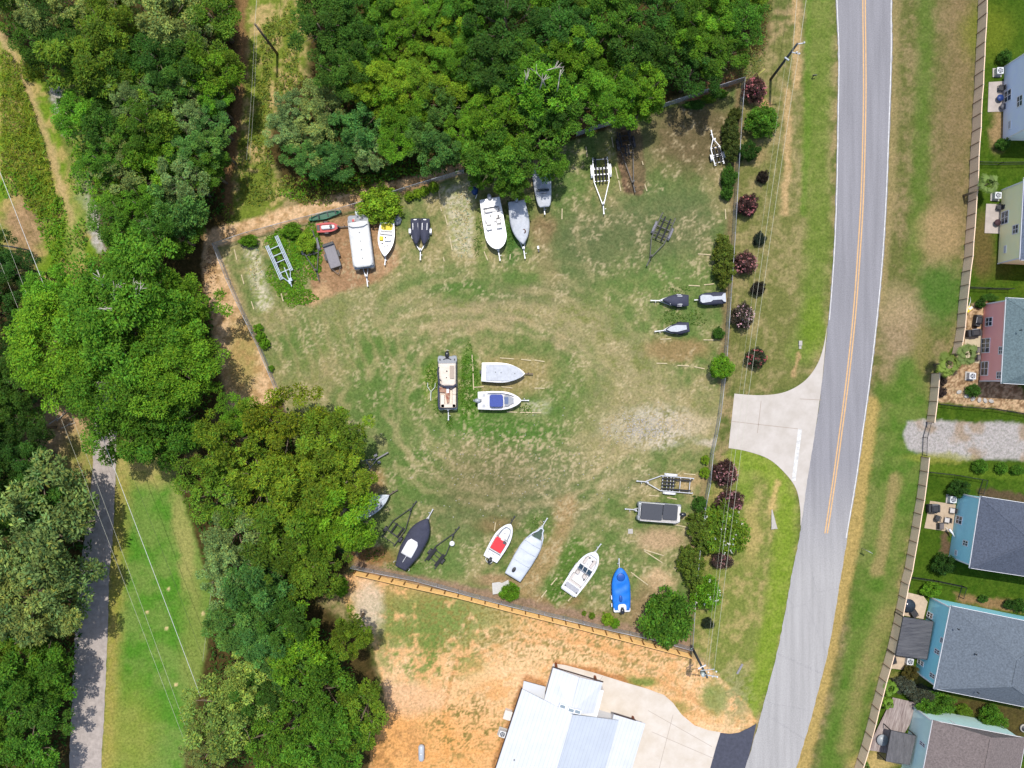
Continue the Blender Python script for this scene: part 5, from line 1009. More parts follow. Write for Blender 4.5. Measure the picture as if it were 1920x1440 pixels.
# 11 centre console with blue top
e, loc, rz, L = boat('centre_console_boat', 'white centre console boat with a royal blue canvas top', 'boat', (896, 751), (977, 751), 1.4); pr = prof(L, 2.25, .93, .5, 2.0, .75, .06)
hull_part(e, pr, .55, .8, .15, WGEL); deck_part(e, pr, .55, .8, .15, .2, -L * .28, L * .33, .45, WGEL); MB().rbox(L * .02, 0, L * .52, 1.7, .93, .95, .2).build('cockpit_floor', mat('pale_deck', C(216, 222, 232), .6), e)
MB().prism([(L * .12, -.7), (L * .2, -.66), (L * .33, -.28), (L * .33, .28), (L * .2, .66), (L * .12, .7)], 1.2, 1.3).build('bow_cushion', DECKG, e)
MB().rbox(-L * .02, 0, .9, .8, .95, 1.7, .1, top=.06).build('console', WGEL, e); MB().rbox(-L * .07, 0, L * .31, 1.5, 2.2, 2.27, .3, top=.05).build('canvas_top', BLUC, e)
pp = MB()
for sx in (-.25, .12):
    for sy in (-.6, .6): pp.tube([(L * sx * .9, sy, 1.3), (L * sx * .9, sy * .95, 2.2)], .03, 6)
pp.build('top_frame', SILV, e); MB().rbox(L * .16, 0, .5, .85, .95, 1.35, .1).build('front_seat', mat('blue_grey_vinyl', C(92, 112, 152), .6), e)
st = MB()
for k in range(4): st.box(-L * .36, .5 + k * .1, 1.44, .4, .03, .02).box(-L * .36, -.5 - k * .1, 1.44, .4, .03, .02)
st.build('stern_vent', mat('grey_trim', (.2, .2, .2)), e); outboard(e, -L * .47, 1.5, CGR, 1.2); under('silver trailer under the blue-topped boat', loc, rz, L, .75, 1.6, axles=(-.9,))
# 12 aluminium boat half under the tree
e, loc, rz, L = boat('aluminium_boat', 'bare aluminium boat sticking out from under the tree', 'boat', (666, 968), (729.5, 928.5), 1.2); pr = prof(L, 1.95, .85, .45, 2.0, .9, 0)
hull_part(e, pr, .5, .6, .15, SILV); deck_part(e, pr, .5, .6, .15, .12, -L * .4, L * .22, .25, mat('pale_aluminium', C(206, 214, 222), .5, metal=.2, noise=.12, nscale=3))
MB().bar((-L * .0, -.85, 1.1), (0, .85, 1.1), .3, .04).bar((L * .1, 0, 1.3), (L * .47, 0, 1.35), .05, .03).each('thwart', GAL, e); MB().rbox(L * .0, -.2, .7, .3, .95, 1.12, .1).build('dark_gear', mat('blue_grey_vinyl', (.1, .1, .1)), e)
under('plank-tongued trailer under the aluminium boat', loc, rz, L, .85, 1.2, mat('rusty_steel', (.1, .1, .1)))
# 13 black covered boat with white patch
e, loc, rz, L, pr = covered('covered_boat', 'big charcoal covered boat with a white square patch near the wood fence', 'boat', (750, 1066), (801.5, 973), 2.55, NAVY, 1.0, 'silver trailer under the big charcoal covered boat', sh=(.5, .62, 2.0, .9, .03), dome=.5, seed=13, ax_=(-.9, 0), mast=True, sag=.05, hm=BLK)
mb = MB(); rows = []
for i in range(7):
    x = -L * .23 + i * L * .3 / 6; hw = .72 if i < 5 else (.66 if i == 5 else .42); rows.append([(x, -hw + .12, 1.62)] + [(x, -hw + .12 + 2 * hw * k / 6, 1.96 + .05 * math.sin(math.pi * k / 6)) for k in range(7)] + [(x, hw + .12, 1.62)])
mb.grid(rows, True).build('white_patch', mat('white_canvas', (.72, .71, .73), .8, noise=.03), e); MB().bar((-L * .36, .1, 1.92), (-L * .23, .05, 2.0), .05).build('flagstick', WGEL, e)
# 14 white boat with red cockpit cover
e, loc, rz, L = boat('open_boat', 'small white boat with a bright red cockpit cover', 'boat', (919, 1049), (957.5, 983), 1.35); pr = prof(L, 2.15, .86, .5, 2.0, .7, .05)
hull_part(e, pr, .5, .7, .12, WGEL); deck_part(e, pr, .5, .7, .12, .26, -L * .36, L * .38, .3, WGEL)
MB().rbox(-L * .1, .0, L * .3, 1.5, 1.26, 1.34, .06, top=.03).build('cockpit_cover', RED, e); MB().rbox(L * .045, .42, .35, .55, 1.24, 1.36, .05).build('cover_flap', RED, e)
ln = MB(); ln.tube([(L * .12, .62, 1.3), (L * .3, .52, 1.32), (L * .39, .25, 1.34), (L * .39, -.25, 1.34), (L * .3, -.52, 1.32), (L * .12, -.62, 1.3)], .035, 6).bar((-L * .29, -.85, 1.26), (-L * .29, .85, 1.26), .08).bar((L * .1, -.3, 1.28), (L * .1, -.75, 1.28), .07).bar((L * .1, .8, 1.28), (L * .1, .5, 1.28), .07)
ln.build('grey_trim_line', mat('grey_trim', (.2, .2, .2)), e); MB().rbox(L * .03, -.5, .3, .4, 1.0, 1.4, .06).build('console', mat('dark_pad', (.1, .1, .1)), e); MB().lathe([(.06, 0), (.05, .02)], (L * .22, 0, 1.03), 8).build('hatch', BLK, e)
o_ = outboard(e, -L / 2 + .05, 1.4, COWL, 1.05); MB().tube([(-L * .48, .55, 1.1), (-L * .56, .5, 1.2), (-L * .6, .1, 1.25), (-L * .58, -.3, 1.2), (-L * .49, -.45, 1.1)], .035, 6).build('swim_ladder', WGEL, e)
under('black trailer under the red-covered boat', loc, rz, L, .8, 1.5, BLK, (-.6,))
# 15 pale blue covered boat with bow pulpit
e, loc, rz, L = boat('covered_boat', 'long pale blue covered boat with an open bow rail', 'boat', (961, 1083), (1016.5, 991), 1.45); pr = prof(L, 2.45, .86, .55, 1.8, .85, .06)
hull_part(e, pr, .6, .85, .1, WGEL); cover_part(e, pr, .6, .85, .1, .3, PALE, x1=L * .31, seed=15, sag=.05)
rl = MB(); rl.tube([(L * .25, beam(pr, L * .25) - .02, 1.62), (L * .36, beam(pr, L * .36), 1.66), (L * .44, .3, 1.68), (L * .49, .24, 1.7), (L * .505, 0, 1.7), (L * .49, -.24, 1.7), (L * .44, -.3, 1.68), (L * .36, -beam(pr, L * .36), 1.66), (L * .25, -beam(pr, L * .25) + .02, 1.62)], .09, 8); rl.build('bow_rail', PALE, e)
dk = MB(); dk.prism([(L * .3, -.6), (L * .42, -.32), (L * .485, -.12), (L * .485, .12), (L * .42, .32), (L * .3, .6)], 1.4, 1.52).build('foredeck', mat('dark_green_deck', C(66, 88, 72), .7, noise=.2, nscale=4), e)
MB().lathe([(.36, 0), (.3, .02)], (-L * .36, .4, 1.80), 14, sy=.6).build('cover_hole', BLK, e); sm_ = MB()
for k in (-.2, .02, .18): sm_.tube([(L * k, -1.05, 1.66), (L * k, 0, 1.9), (L * k, 1.05, 1.66)], .03, 6)
sm_.build('cover_rib', PALE, e); under('silver trailer under the pale blue covered boat', loc, rz, L, 1.1, 1.7, axles=(-1.0, -.1))
# 16 white bowrider
e, loc, rz, L = boat('bowrider_boat', 'white bowrider with dark windscreen and cream seats on green grass', 'boat', (1066, 1110.5), (1118.5, 1036.5), 1.45); pr = prof(L, 2.4, .9, .58, 2.3, .7, .12)
hull_part(e, pr, .55, .85, .15, WGEL); deck_part(e, pr, .55, .85, .15, .24, -L * .3, L * .4, .42, WGEL)
MB().rbox(L * .07, 0, .28, 2.0, 1.0, 1.5, .05).build('dash', WGEL, e); ws = MB()
for y, w_ in ((-.62, .56), (.0, .5), (.62, .56)): ws.add([(L * .04, y - w_ / 2, 1.9), (L * .04, y + w_ / 2, 1.9), (L * .13, y + w_ / 2, 1.5), (L * .13, y - w_ / 2, 1.5)], [(0, 1, 2, 3), (3, 2, 1, 0)])
ws.each('windscreen', mat('blue_glass', (.06, .10, .14), .1, spec=.8), e); MB().tube([(L * .04, -.95, 1.91), (L * .04, .95, 1.91)], .025, 6).build('windscreen_frame', SILV, e)
sc_ = mat('cream_seats', C(214, 204, 196), .6, noise=.1, nscale=5); MB().rbox(L * .25, .5, L * .18, .36, 1.05, 1.35, .1, top=.05).rbox(L * .25, -.5, L * .18, .36, 1.05, 1.35, .1, top=.05).rbox(-L * .05, .5, .55, .5, 1.05, 1.5, .12, top=.08).rbox(-L * .05, -.5, .55, .5, 1.05, 1.5, .12, top=.08).rbox(-L * .2, .75, L * .2, .3, 1.05, 1.4, .1).rbox(-L * .28, 0, .35, 1.7, 1.05, 1.42, .1, top=.05).each('seat', sc_, e)
MB().rbox(L * .33, .25, .14, .2, 1.1, 1.3, .03).rbox(L * .3, -.3, .12, .25, 1.1, 1.3, .03).rbox(-L * .1, -.7, .3, .14, 1.1, 1.4, .03).rbox(L * .2, 0, .12, .12, 1.0, 1.1, .03).each('dark_fitting', mat('dark_pad', (.1, .1, .1)), e)
MB().rbox(-L * .38, 0, L * .11, 1.9, 1.4, 1.47, .15).build('sun_pad', mat('speckled_grey', C(178, 178, 184), .7, noise=.3, nscale=14), e); MB().rbox(-L * .42, .85, .16, .18, 1.42, 1.5, .03).rbox(-L * .42, -.85, .16, .18, 1.42, 1.5, .03).each('stern_speaker', BLK, e)
MB().rbox(-L * .49, 0, .5, 2.0, .9, 1.0, .1).build('swim_platform', WGEL, e); under('silver trailer under the white bowrider', loc, rz, L, .9, 1.6, axles=(-.9, 0))
# 17 blue tarp boat
e, loc, rz, L, pr = covered('covered_boat', 'boat under a vivid blue tarpaulin with a white stern', 'boat', (1166.5, 1145), (1163, 1065), 2.2, BLU, .75, 'silver trailer under the blue tarpaulin boat', sh=(.88, .5, 2.2, .7, .08), dome=.3, seed=17, ax_=(-.9, 0), sag=.07)
MB().rbox(-L * .48, 0, .6, 2.05, 1.0, 1.33, .2).rbox(-L * .42, 0, .9, 1.0, 1.5, 1.66, .3).build('stern_deck', WGEL, e); outboard(e, -L * .46, 1.62, COWL, 1.15)
MB().lathe([(.5, 0), (.44, .02)], (L * .3, .02, 1.80), 20).build('rain_puddle', DBLU, e); MB().lathe([(.3, 0), (.26, .02)], (-L * .2, .15, 1.84), 14, sx=1.4, sy=.7).build('rain_puddle', DBLU, e)
MB().box(-L * .2, 1.18, .95, .5, .16, .1).box(-L * .38, 1.2, .95, .45, .12, .1).each('trailer_step', WGEL, e)
# 18 red watercraft
e, loc, rz, L = boat('watercraft', 'faded red and white sit-on watercraft beside the white covered pontoon boat', 'jet ski', (593, 427), (634, 424), 1.0); pr = prof(L, 1.15, .9, .5, 2.2, .7, .1)
hull_part(e, pr, .35, .4, .08, PRED); deck_part(e, pr, .35, .4, .08, .2, -L * .5, L * .3, .12, PRED)
MB().rbox(L * .02, 0, L * .62, .5, .7, 1.02, .2, top=.1).each('seat', WGEL, e); MB().bar((L * .14, -.32, 1.15), (L * .14, .32, 1.15), .06).rbox(L * .17, 0, .35, .3, 1.0, 1.15, .1).build('handlebar', BLK, e)
MB().box(-L * .42, 0, .8, .3, .7, .05).build('rear_deck', BLK, e); under('black trailer under the red watercraft', loc, rz, L, 1.0, .8, BLK, (-.2,), z=.3)
# 19 canoe
for a, b, lb, wd in (((579, 412), (640, 396), 'green canoe lying against the top fence', .8),):
    e, loc, rz, L = boat('canoe', lb, 'canoe', a, b, .4); pr = [(-L / 2 + L * t, wd / 2 * math.sin(math.pi * min(max(t, .02), .98)) ** .6) for t in [i / 16 for i in range(17)]]
    hull_part(e, pr, .05, .36, 0, DGRN); deck_part(e, pr, .05, .36, 0, .05, -L * .42, L * .42, .26, DGRN)
    s_ = MB()
    for k in (-.2, .08, .32): s_.bar((L * k, -wd * .42, .4), (L * k, wd * .42, .4), .12, .04)
    s_.each('thwart', BLK, e)
    MB().tube([(-L * .5, -wd * .15, .42), (0, -wd * .52, .42), (L * .5, -wd * .15, .42)], .035, 6).build('gunwale', mat('pale_green_trim', C(90, 160, 130), .5), e)

# empty trailers -----------------------------------------------------------
def tr(label, a, b, xs, w, m, axles, bunks=(), cross=(), **k):
    loc, rz, L = ax(a, b, .5); return trailer(label, loc, rz, -L / 2, xs, L / 2, w, m, axles, bunks, cross, k.pop('fm', None), k.pop('group', None), **k), L
tr('large empty silver trailer with white fenders and four black bunks', (1125, 296), (1132, 398), -.4, 1.85, GAL, (-2.2, -1.4), ((-.62, -3.4, -.4), (.62, -3.4, -.4), (-.2, -2.2, -.3), (.2, -2.2, -.3)), (-3.2, -2.0, -1.3, -.5), fm=WGEL)
tr('smaller empty silver trailer lying level in front of the clipped bushes', (1299, 911), (1197, 902), .6, 1.85, GAL, (-1.0, -.2), ((-.62, -3.2, .5), (.62, -3.2, .5), (-.2, -1.2, .5), (.2, -1.2, .5)), (-3.0, -1.8, -.6, .4), fm=WGEL)
tr('narrow silver trailer with bent tongue beside the tall dark hedge', (1349, 308), (1334, 248), .1, 1.15, GAL, (-1.0,), ((-.25, -1.9, .2), (.25, -1.9, .2)), (-1.8, -.8, .1), fm=WGEL)
tr('black trailer in the strip of dark bare soil', (1169, 246), (1190, 357), -1.6, 1.6, BLK, (-2.6, -1.9), ((-.55, -3.6, -1.8), (.55, -3.6, -1.8), (-.2, -2.0, -.6), (.2, -2.0, -.6)), (-3.2, -2.0, -1.0), z=.4)
tr('black trailer with two long bunks and grey fenders standing on open grass', (1254, 405), (1214, 495), .1, 1.75, BLK, (-1.7, -.9), ((-.36, -3.0, -.1), (.36, -3.0, -.1)), (-2.6, -1.6, -.6, -.1), fm=mat('weathered_grey', C(132, 130, 138), .8, noise=.3, nscale=6))
tr('dark trailer half under the branches beside the aluminium boat', (727, 1015), (779, 942), -.5, 1.9, BLK, (-1.9,), ((-.62, -1.9, -.4), (.35, -1.9, -.4)), (-2.8, -1.8, -.6), z=.45)
tr('black trailer with two fat bunks right of the big charcoal covered boat', (806, 1058), (859, 990), -.6, 1.6, BLK, (-1.6,), ((-.62, -2.6, -.8), (.62, -2.6, -.8)), (-2.2, -1.0), bw=.34, fm=BLK)
e, L = tr('old rusty black trailer overgrown by the yellow-green bush', (574, 436), (597, 522), -.3, 1.7, BLK, (-1.6, -.8), ((-.3, -2.0, 0), (.3, -2.0, 0)), (-2.4, -1.2, -.2), fm=mat('weathered_grey', (.1, .1, .1)), z=.42)
# long pontoon trailer
loc, rz, L = ax((508, 449), (547, 537), .55); e = thing('pontoon_trailer', 'long empty blue-grey pontoon trailer overgrown with weeds', 'trailer', loc, rz); BG = mat('blue_grey_steel', C(176, 190, 206), .5, metal=.2, noise=.15, nscale=3)
f = MB()
for s, x0, x1 in ((1, -L * .52, L * .22), (-1, -L * .42, L * .3)):
    for o_ in (-.14, .02, .16): f.bar((x0, s * .78 + o_ * 1.1, .6), (x1, s * .78 + o_ * 1.1, .6), .09, .1)
for x in (-L * .33, -L * .18, -L * .04, L * .17): f.bar((x, -.75, .5), (x, .75, .5), .09)
f.build('rail_frame', BG, e); f = MB(); f.bar((L * .1, .1, .5), (L * .5, 0, .5), .1).bar((L * .2, .65, .5), (L * .42, .02, .5), .08).bar((L * .26, -.6, .5), (L * .42, -.02, .5), .08).box(L * .4, 0, .55, .5, .3, .12).build('tongue', BG, e); MB().box(L * .38, .3, .75, .4, .3, .3).build('winch_post', BG, e)
for s in (-1, 1): wheel(e, -L * .1, s * .5, .26); wheel(e, 0, s * .5, .26)
# utility trailer with plank deck
loc, rz, L = ax((616, 459), (630, 501), .6); e = thing('utility_trailer', 'small utility trailer with grey plank bed and raised black tailgate', 'trailer', loc, rz)
MB().box(0, 0, .56, L, 1.35, .08).build('plank_bed', WOODG, e); f = MB()
for s in (-1, 1): f.bar((-L / 2, s * .7, .66), (L / 2, s * .7, .66), .06, .14); f.bar((L / 2, s * .6, .5), (L / 2 + .9, 0, .5), .07)
f.bar((L / 2, -.7, .66), (L / 2, .7, .66), .06, .14); f.build('frame', BLK, e); g_ = MB(); g_.box(-L / 2 - .03, 0, .95, .3, 1.4, .06, 0).bar((-L / 2 - .1, -.7, .6), (-L / 2 - .12, -.7, 1.15), .05).bar((-L / 2 - .1, .7, .6), (-L / 2 - .12, .7, 1.15), .05)
for k in range(7): g_.bar((-L / 2 - .1, -.6 + k * .2, .6), (-L / 2 - .12, -.6 + k * .2, 1.15), .03)
g_.build('tailgate', BLK, e)
for s in (-1, 1): wheel(e, -.1, s * .85, .27, .16); MB().box(-.1, s * .86, .62, .8, .22, .05).build('fender', BLK, e)
# grey steel frame by the tree
loc, rz, L = ax((693, 868), (728, 848), .5); e = thing('trailer', 'grey steel trailer tongue and triangular frame at the tree edge', 'trailer', loc, rz); WG = mat('weathered_grey', (.1, .1, .1))
MB().bar((-.2, 0, .5), (L / 2, 0, .55), .16, .12).build('tongue', mat('grey_planks', (.1, .1, .1)), e); MB().bar((-.2, 0, .5), (-L / 2 - .8, .75, .5), .08).bar((-.2, 0, .5), (-L / 2 - .8, -.75, .5), .08).bar((-L / 2 - .2, -.6, .5), (-L / 2 - .2, .6, .5), .08).bar((-.1, 0, .5), (-1.0, .2, .5), .07).bar((-.1, 0, .5), (-1.0, -.35, .5), .07).build('frame', WG, e)
MB().box(-.25, .45, .35, .4, .3, .3).box(-.3, -.5, .35, .35, .3, .25).each('axle_block', WG, e)
# white Y shaped trailer tongue
loc, rz, L = ax((809, 718), (807, 751), .4); e = thing('trailer_tongue', 'pale Y-shaped steel tongue in the grass left of the tan pontoon boat', 'trailer part', loc, rz); PY = mat('pale_steel', C(206, 214, 206), .6)
MB().bar((0, 0, .35), (L / 2, .02, .35), .09).build('shaft', PY, e); f = MB(); f.bar((0, 0, .35), (-L / 2 + .5, -.45, .35), .07).bar((-L / 2 + .5, -.45, .35), (-L / 2, -.47, .35), .07).bar((0, 0, .35), (-L / 2 + .5, .45, .35), .07).bar((-L / 2 + .5, .45, .35), (-L / 2, .47, .35), .07).build('fork', PY, e)
# round white spare / float on the black trailer and small odds and ends
def small(name, label, cat, px, py, build, z=0, rz=0, group=None, parts=None):
    p = P(px, py, z); e = thing(name, label, cat, (p.x, p.y, z if parts == 'z' else 0), rz, group); build(e); return e
small('spare_wheel', 'white spare wheel lying on the black trailer with fat bunks', 'wheel', 847.6, 1019, lambda e: (MB().lathe([(.16, 0), (.3, 0), (.33, .08), (.3, .18), (.16, .18)], (0, 0, .5), 18).build('tyre', WGEL, e), MB().lathe([(.02, 0), (.15, .02), (.15, .12)], (0, 0, .52), 12).build('rim', GAL, e)), .55)
def sheetmetal(e):
    q = [P(x, y, .5) for x, y in ((922.5, 1093), (936, 1091), (941, 1093), (953, 1087), (956, 1098), (948, 1103), (943, 1111), (924, 1114.5))]; c = P(938, 1101, .5)
    MB().prism([(p.x - c.x, p.y - c.y) for p in q], .5, .56).build('panel', mat('dirty_white', C(206, 202, 196), .7, noise=.1, nscale=4), e); f = MB()
    for x, y in ((-.85, .4), (-.8, -.7), (.7, .6), (.2, -.5)): f.bar((x, y, 0), (x, y, .5), .07)
    f.each('leg', BLK, e)
small('metal_table', 'irregular off-white panel on dark legs near the wood fence', 'panel', 938, 1101, sheetmetal, .5)
small('tarp_bundle', 'blue tarpaulin bundle under the tree at the stern of the deck boat', 'tarp', 890, 357, lambda e: (MB().lathe([(.5, 0), (.55, .3), (.4, .7), (.15, .9)], n=9, sx=.8).build('tarpaulin', mat('deep_blue', C(30, 70, 130), .7, noise=.4, nscale=3, bump=.4), e), MB().bar((.1, -.9, .1), (.3, -.5, .5), .08).build('strap', WGEL, e)), .5)
small('engine_cover', 'crumpled grey tarpaulin behind the yellow and white jet boat', 'tarp', 744, 412, lambda e: (MB().lathe([(.55, 0), (.6, .25), (.4, .6), (.1, .75)], n=8, sy=1.2).build('tarpaulin', mat('blotchy_grey', C(150, 154, 164), .8, noise=.45, nscale=4, bump=.5), e), MB().box(.2, .5, .6, .25, .2, .2).build('bracket', BLK, e)), .4)
small('junction_box', 'square pale concrete cover in the grass left of the bare soil', 'cover', 1182, 996, lambda e: (MB().rbox(0, 0, .6, .6, 0, .08, .03).build('lid', mat('pale_stone', C(190, 184, 176), .9, noise=.1), e),))
small('cooler', 'white and black box beside the bay line right of the grey boat', 'box', 1009, 467, lambda e: (MB().box(0, .2, .15, .22, .35, .3, .2).build('box', WGEL, e), MB().box(.06, -.2, .12, .18, .3, .24, .2).build('lid', BLK, e)), .2)
# landscape timbers that mark the bays
TIM = mat('bleached_timber', C(206, 190, 152), .9, noise=.2, nscale=5); TL = [
 ('framing the small white covered boat', [(885, 665, 887, 696), (887, 700, 888, 731), (937, 671, 964, 673), (977, 673.5, 996, 676), (1002, 675, 1021, 678), (889, 726, 907, 725), (940, 725, 961, 727.5), (1002, 727.5, 1021, 728), (950, 772, 970, 773), (975, 773, 995, 773.5), (997, 773.5, 1015, 774)]),
 ('by the covered watercraft and long hedge', [(1309, 476, 1332, 477.5), (1291, 535, 1312, 536), (1320, 534, 1339, 532), (1238, 636, 1258, 635), (1319, 637, 1339, 637.5), (1231, 681, 1251, 681.5), (1270, 685, 1292, 686), (1302, 687.5, 1321, 691.5), (1360, 392, 1361, 411)]),
 ('on the grass left of the olive hedge', [(1207, 1030.5, 1245, 1042), (1208, 1033, 1242, 1055), (1183, 1073, 1215, 1097), (1282, 888, 1304, 890), (1251, 933, 1269, 936), (1217, 929, 1236, 930), (1262, 983, 1290, 989)]),
 ('beside the black trailer in bare soil', [(1147, 257, 1150, 276), (1154, 313, 1159, 335), (1160, 338, 1164, 358), (1204, 302, 1206, 309), (1209, 346, 1213, 358), (1098.5, 275, 1101, 294)]),
 ('between the boats of the upper row', [(822.5, 358, 825.5, 374), (826, 388, 828, 396), (834, 403, 839, 422), (843, 444, 848, 469), (907.6, 471.6, 914.5, 488), (957, 476.6, 956, 486.5), (1054, 391, 1053.6, 411), (831, 482, 833, 490)]),
 ('on the grass near the left fence', [(439, 467, 444, 487), (452.5, 515, 457.5, 532.5), (471, 565, 476, 580), (527, 550, 531, 565)]),
 ('between the boats of the lower row', [(929, 980, 927, 995), (1045, 1083, 1033, 1097), (1025, 1107, 1015, 1120), (1073, 1118, 1065, 1127)])]
for lb, ls in TL:
    for i, (x1, y1, x2, y2) in enumerate(sorted(ls)):
        a, b = P(x1, y1, .08), P(x2, y2, .08); c = (a + b) / 2; d = b - a
        o = MB().box(0, 0, .05, d.length, .12, .1).build('landscape_timber', TIM, None, (c.x, c.y, -.01), math.atan2(d.y, d.x)); tag(o, 'pale timber, ' + (ORD[i] if i < len(ls) - 1 else 'rightmost') + ' of those ' + lb, 'timber', 'timbers ' + lb)

# ------------------------------------------------------------------ fences
def mesh_mat():
    m = bpy.data.materials.new('chain_link_mesh'); m.use_nodes = True; nt = m.node_tree; b = nt.nodes['Principled BSDF']; b.inputs['Base Color'].default_value = (*C(210, 212, 216), 1); b.inputs['Roughness'].default_value = .6
    tc = nt.nodes.new('ShaderNodeTexCoord'); v = nt.nodes.new('ShaderNodeTexNoise'); v.inputs['Scale'].default_value = 30; nt.links.new(tc.outputs['Object'], v.inputs[0])
    mr = nt.nodes.new('ShaderNodeMapRange'); mr.inputs['From Min'].default_value = .3; mr.inputs['From Max'].default_value = .7; mr.inputs['To Min'].default_value = .2; mr.inputs['To Max'].default_value = .6
    nt.links.new(v.outputs[0], mr.inputs[0]); nt.links.new(mr.outputs[0], b.inputs['Alpha']); return m
CHM = mesh_mat()
def chain_fence(label, pts, h=1.8, stepm=3.0, m=GAL, mm=CHM, name='chain_link_fence', pr=.035):
    w = [P(*p) for p in pts]; o = w[0]; e = thing(name, label, 'fence', (o.x, o.y, 0)); rail = MB(); ms = MB(); r = [(p.x - o.x, p.y - o.y) for p in w]
    for i in range(len(r) - 1):
        (x1, y1), (x2, y2) = r[i], r[i + 1]; rail.tube([(x1, y1, h), (x2, y2, h)], .028, 6); ms.add([(x1, y1, .03), (x2, y2, .03), (x2, y2, h - .02), (x1, y1, h - .02)], [(0, 1, 2, 3)])
        n = max(1, round(math.hypot(x2 - x1, y2 - y1) / stepm))
        for k in range(n if i < len(r) - 2 else n + 1):
            t = k / n; MB().tube([(x1 + (x2 - x1) * t, y1 + (y2 - y1) * t, 0), (x1 + (x2 - x1) * t, y1 + (y2 - y1) * t, h + .05)], pr, 6).build('post', m, e)
    rail.build('top_rail', m, e); ms.build('mesh', mm, e); return e
chain_fence('chain-link fence along the left side of the lot', [(407, 461), (432, 525), (452, 570), (490, 650), (530, 747)])
chain_fence('chain-link fence along the upper left side behind the pontoon trailer and canoe', [(407, 461), (470, 440), (560, 416), (640, 396), (700, 378), (760, 358), (870, 325)])
chain_fence('short chain-link fence section left of the black trailer in bare soil', [(1080, 256), (1120, 242), (1162, 230)])
chain_fence('chain-link fence at the top right corner of the lot', [(1200, 216), (1280, 190), (1340, 170), (1390, 154)])
chain_fence('chain-link fence along the road side above the gate', [(1390, 154), (1384, 230), (1378, 330), (1372, 440), (1364, 560), (1358, 650), (1352, 722)])
chain_fence('chain-link fence along the road side below the gate', [(1331, 850), (1326, 905), (1317, 950), (1308, 1020), (1300, 1100), (1293, 1212)])
chain_fence('long sliding chain-link gate at the concrete entrance', [(1352, 722), (1346, 775), (1339, 815), (1331, 850)], 1.7, 2.4, name='chain_link_gate')
chain_fence('chain-link fence behind the new wooden rail fence', [(662, 1060), (780, 1083), (900, 1116), (1020, 1146), (1130, 1172), (1230, 1194), (1293, 1212)])
# new wooden rail fence
NW_ = mat('fresh_orange_pine', C(232, 184, 112, .8), .8, noise=.12, nscale=4, bump=.1); DP = mat('dark_post_side', C(168, 118, 60), .8, noise=.2, nscale=4)
fp = [(668, 1070), (760, 1091), (860, 1113), (960, 1139), (1060, 1164), (1160, 1190), (1291, 1224)]; w = [P(*p) for p in fp]; o0 = w[0]; e = thing('rail_fence', 'new orange wooden rail fence between the lot and the orange plot', 'fence', (o0.x, o0.y, 0))
pos = []; 
for i in range(len(w) - 1):
    d = (w[i + 1] - w[i]); n = max(1, round(d.length / 1.63)); pos += [w[i] + d * (k / n) for k in range(n)]
pos.append(w[-1]); pos = [(p.x - o0.x, p.y - o0.y) for p in pos]
for i in range(len(pos)):
    x, y = pos[i]; MB().box(x, y, .95, .15, .13, 1.9).build('post', DP, e)
for z in (.3, .8, 1.3):
    r = MB()
    for i in range(len(pos) - 1): r.bar((pos[i][0], pos[i][1] - .05, z), (pos[i + 1][0], pos[i + 1][1] - .05, z), .1, .15)
    r.build('rail', NW_, e)
r = MB()
for i in range(len(pos) - 1): r.bar((pos[i][0], pos[i][1] - .05, 1.84), (pos[i + 1][0], pos[i + 1][1] - .05, 1.84), .12, .13)
r.build('top_board', NW_, e)
# tan board fence of the gardens
TF = mat('tan_boards', C(216, 188, 160, 1.2), .85, noise=.12, nscale=3, bump=.15, stretch=(6, 6, .6)); stripes(TF, 'Y', 7, .82, .14)
TP_ = mat('tan_post', C(150, 118, 94), .85); CAPM = mat('pale_cap', C(232, 226, 206), .7)
def board_fence(label, pts, h=2.0, step=1.75):
    w = [P(*p) for p in spline(pts, 5)]; o = w[0]; e = thing('board_fence', label, 'fence', (o.x, o.y, 0)); L_ = MB(); acc = 0; r = [Vector((p.x - o.x, p.y - o.y, 0)) for p in w]; pos = [r[0]]
    for i in range(len(r) - 1):
        d = r[i + 1] - r[i]; l = d.length; t = step - acc
        while t < l: pos.append(r[i] + d * (t / l)); t += step
        acc = (acc + l) % step
    pos.append(r[-1]); rd = random.Random(len(pts)); J = [Vector((p.x + rd.uniform(-.05, .05), p.y, 0)) for p in pos]
    for i in range(len(J) - 1):
        L_.bar((J[i].x, J[i].y, h / 2), (J[i + 1].x, J[i + 1].y, h / 2), .05, h - .1)
    pn = L_.build('board_panel', TF, e); rl = MB()
    for i in range(len(J) - 1): rl.bar((J[i].x + .02, J[i].y, h - .02), (J[i + 1].x + .02, J[i + 1].y, h - .02), .1, .05)
    rl.build('top_rail', TF, e)
    for p in J:
        q = MB().box(p.x - .05, p.y, h / 2, .10, .07, h).build('post', TP_, e); MB().box(p.x + .02, p.y, h + .03, .13, .13, .06, 0, .6).build('cap', CAPM, q)
    return e
board_fence('long tan board fence from the top edge down to the fan palm', [(1838, -120), (1836, -40), (1833, 40), (1829, 120), (1826, 180), (1822, 250), (1818, 320), (1816, 370), (1812, 420), (1808, 480), (1802, 530), (1796, 590), (1789, 645), (1784, 664)])
board_fence('short tan board fence between the fan palm and the metal gate', [(1747, 700), (1745, 730), (1741, 765), (1738, 791)])
board_fence('long tan board fence from the metal gate down to the bottom edge', [(1728, 856), (1720, 920), (1708, 1000), (1697, 1060), (1688, 1100), (1679, 1150), (1670, 1190), (1657, 1240), (1644, 1290), (1629, 1345), (1614, 1400), (1598, 1450), (1576, 1520)])
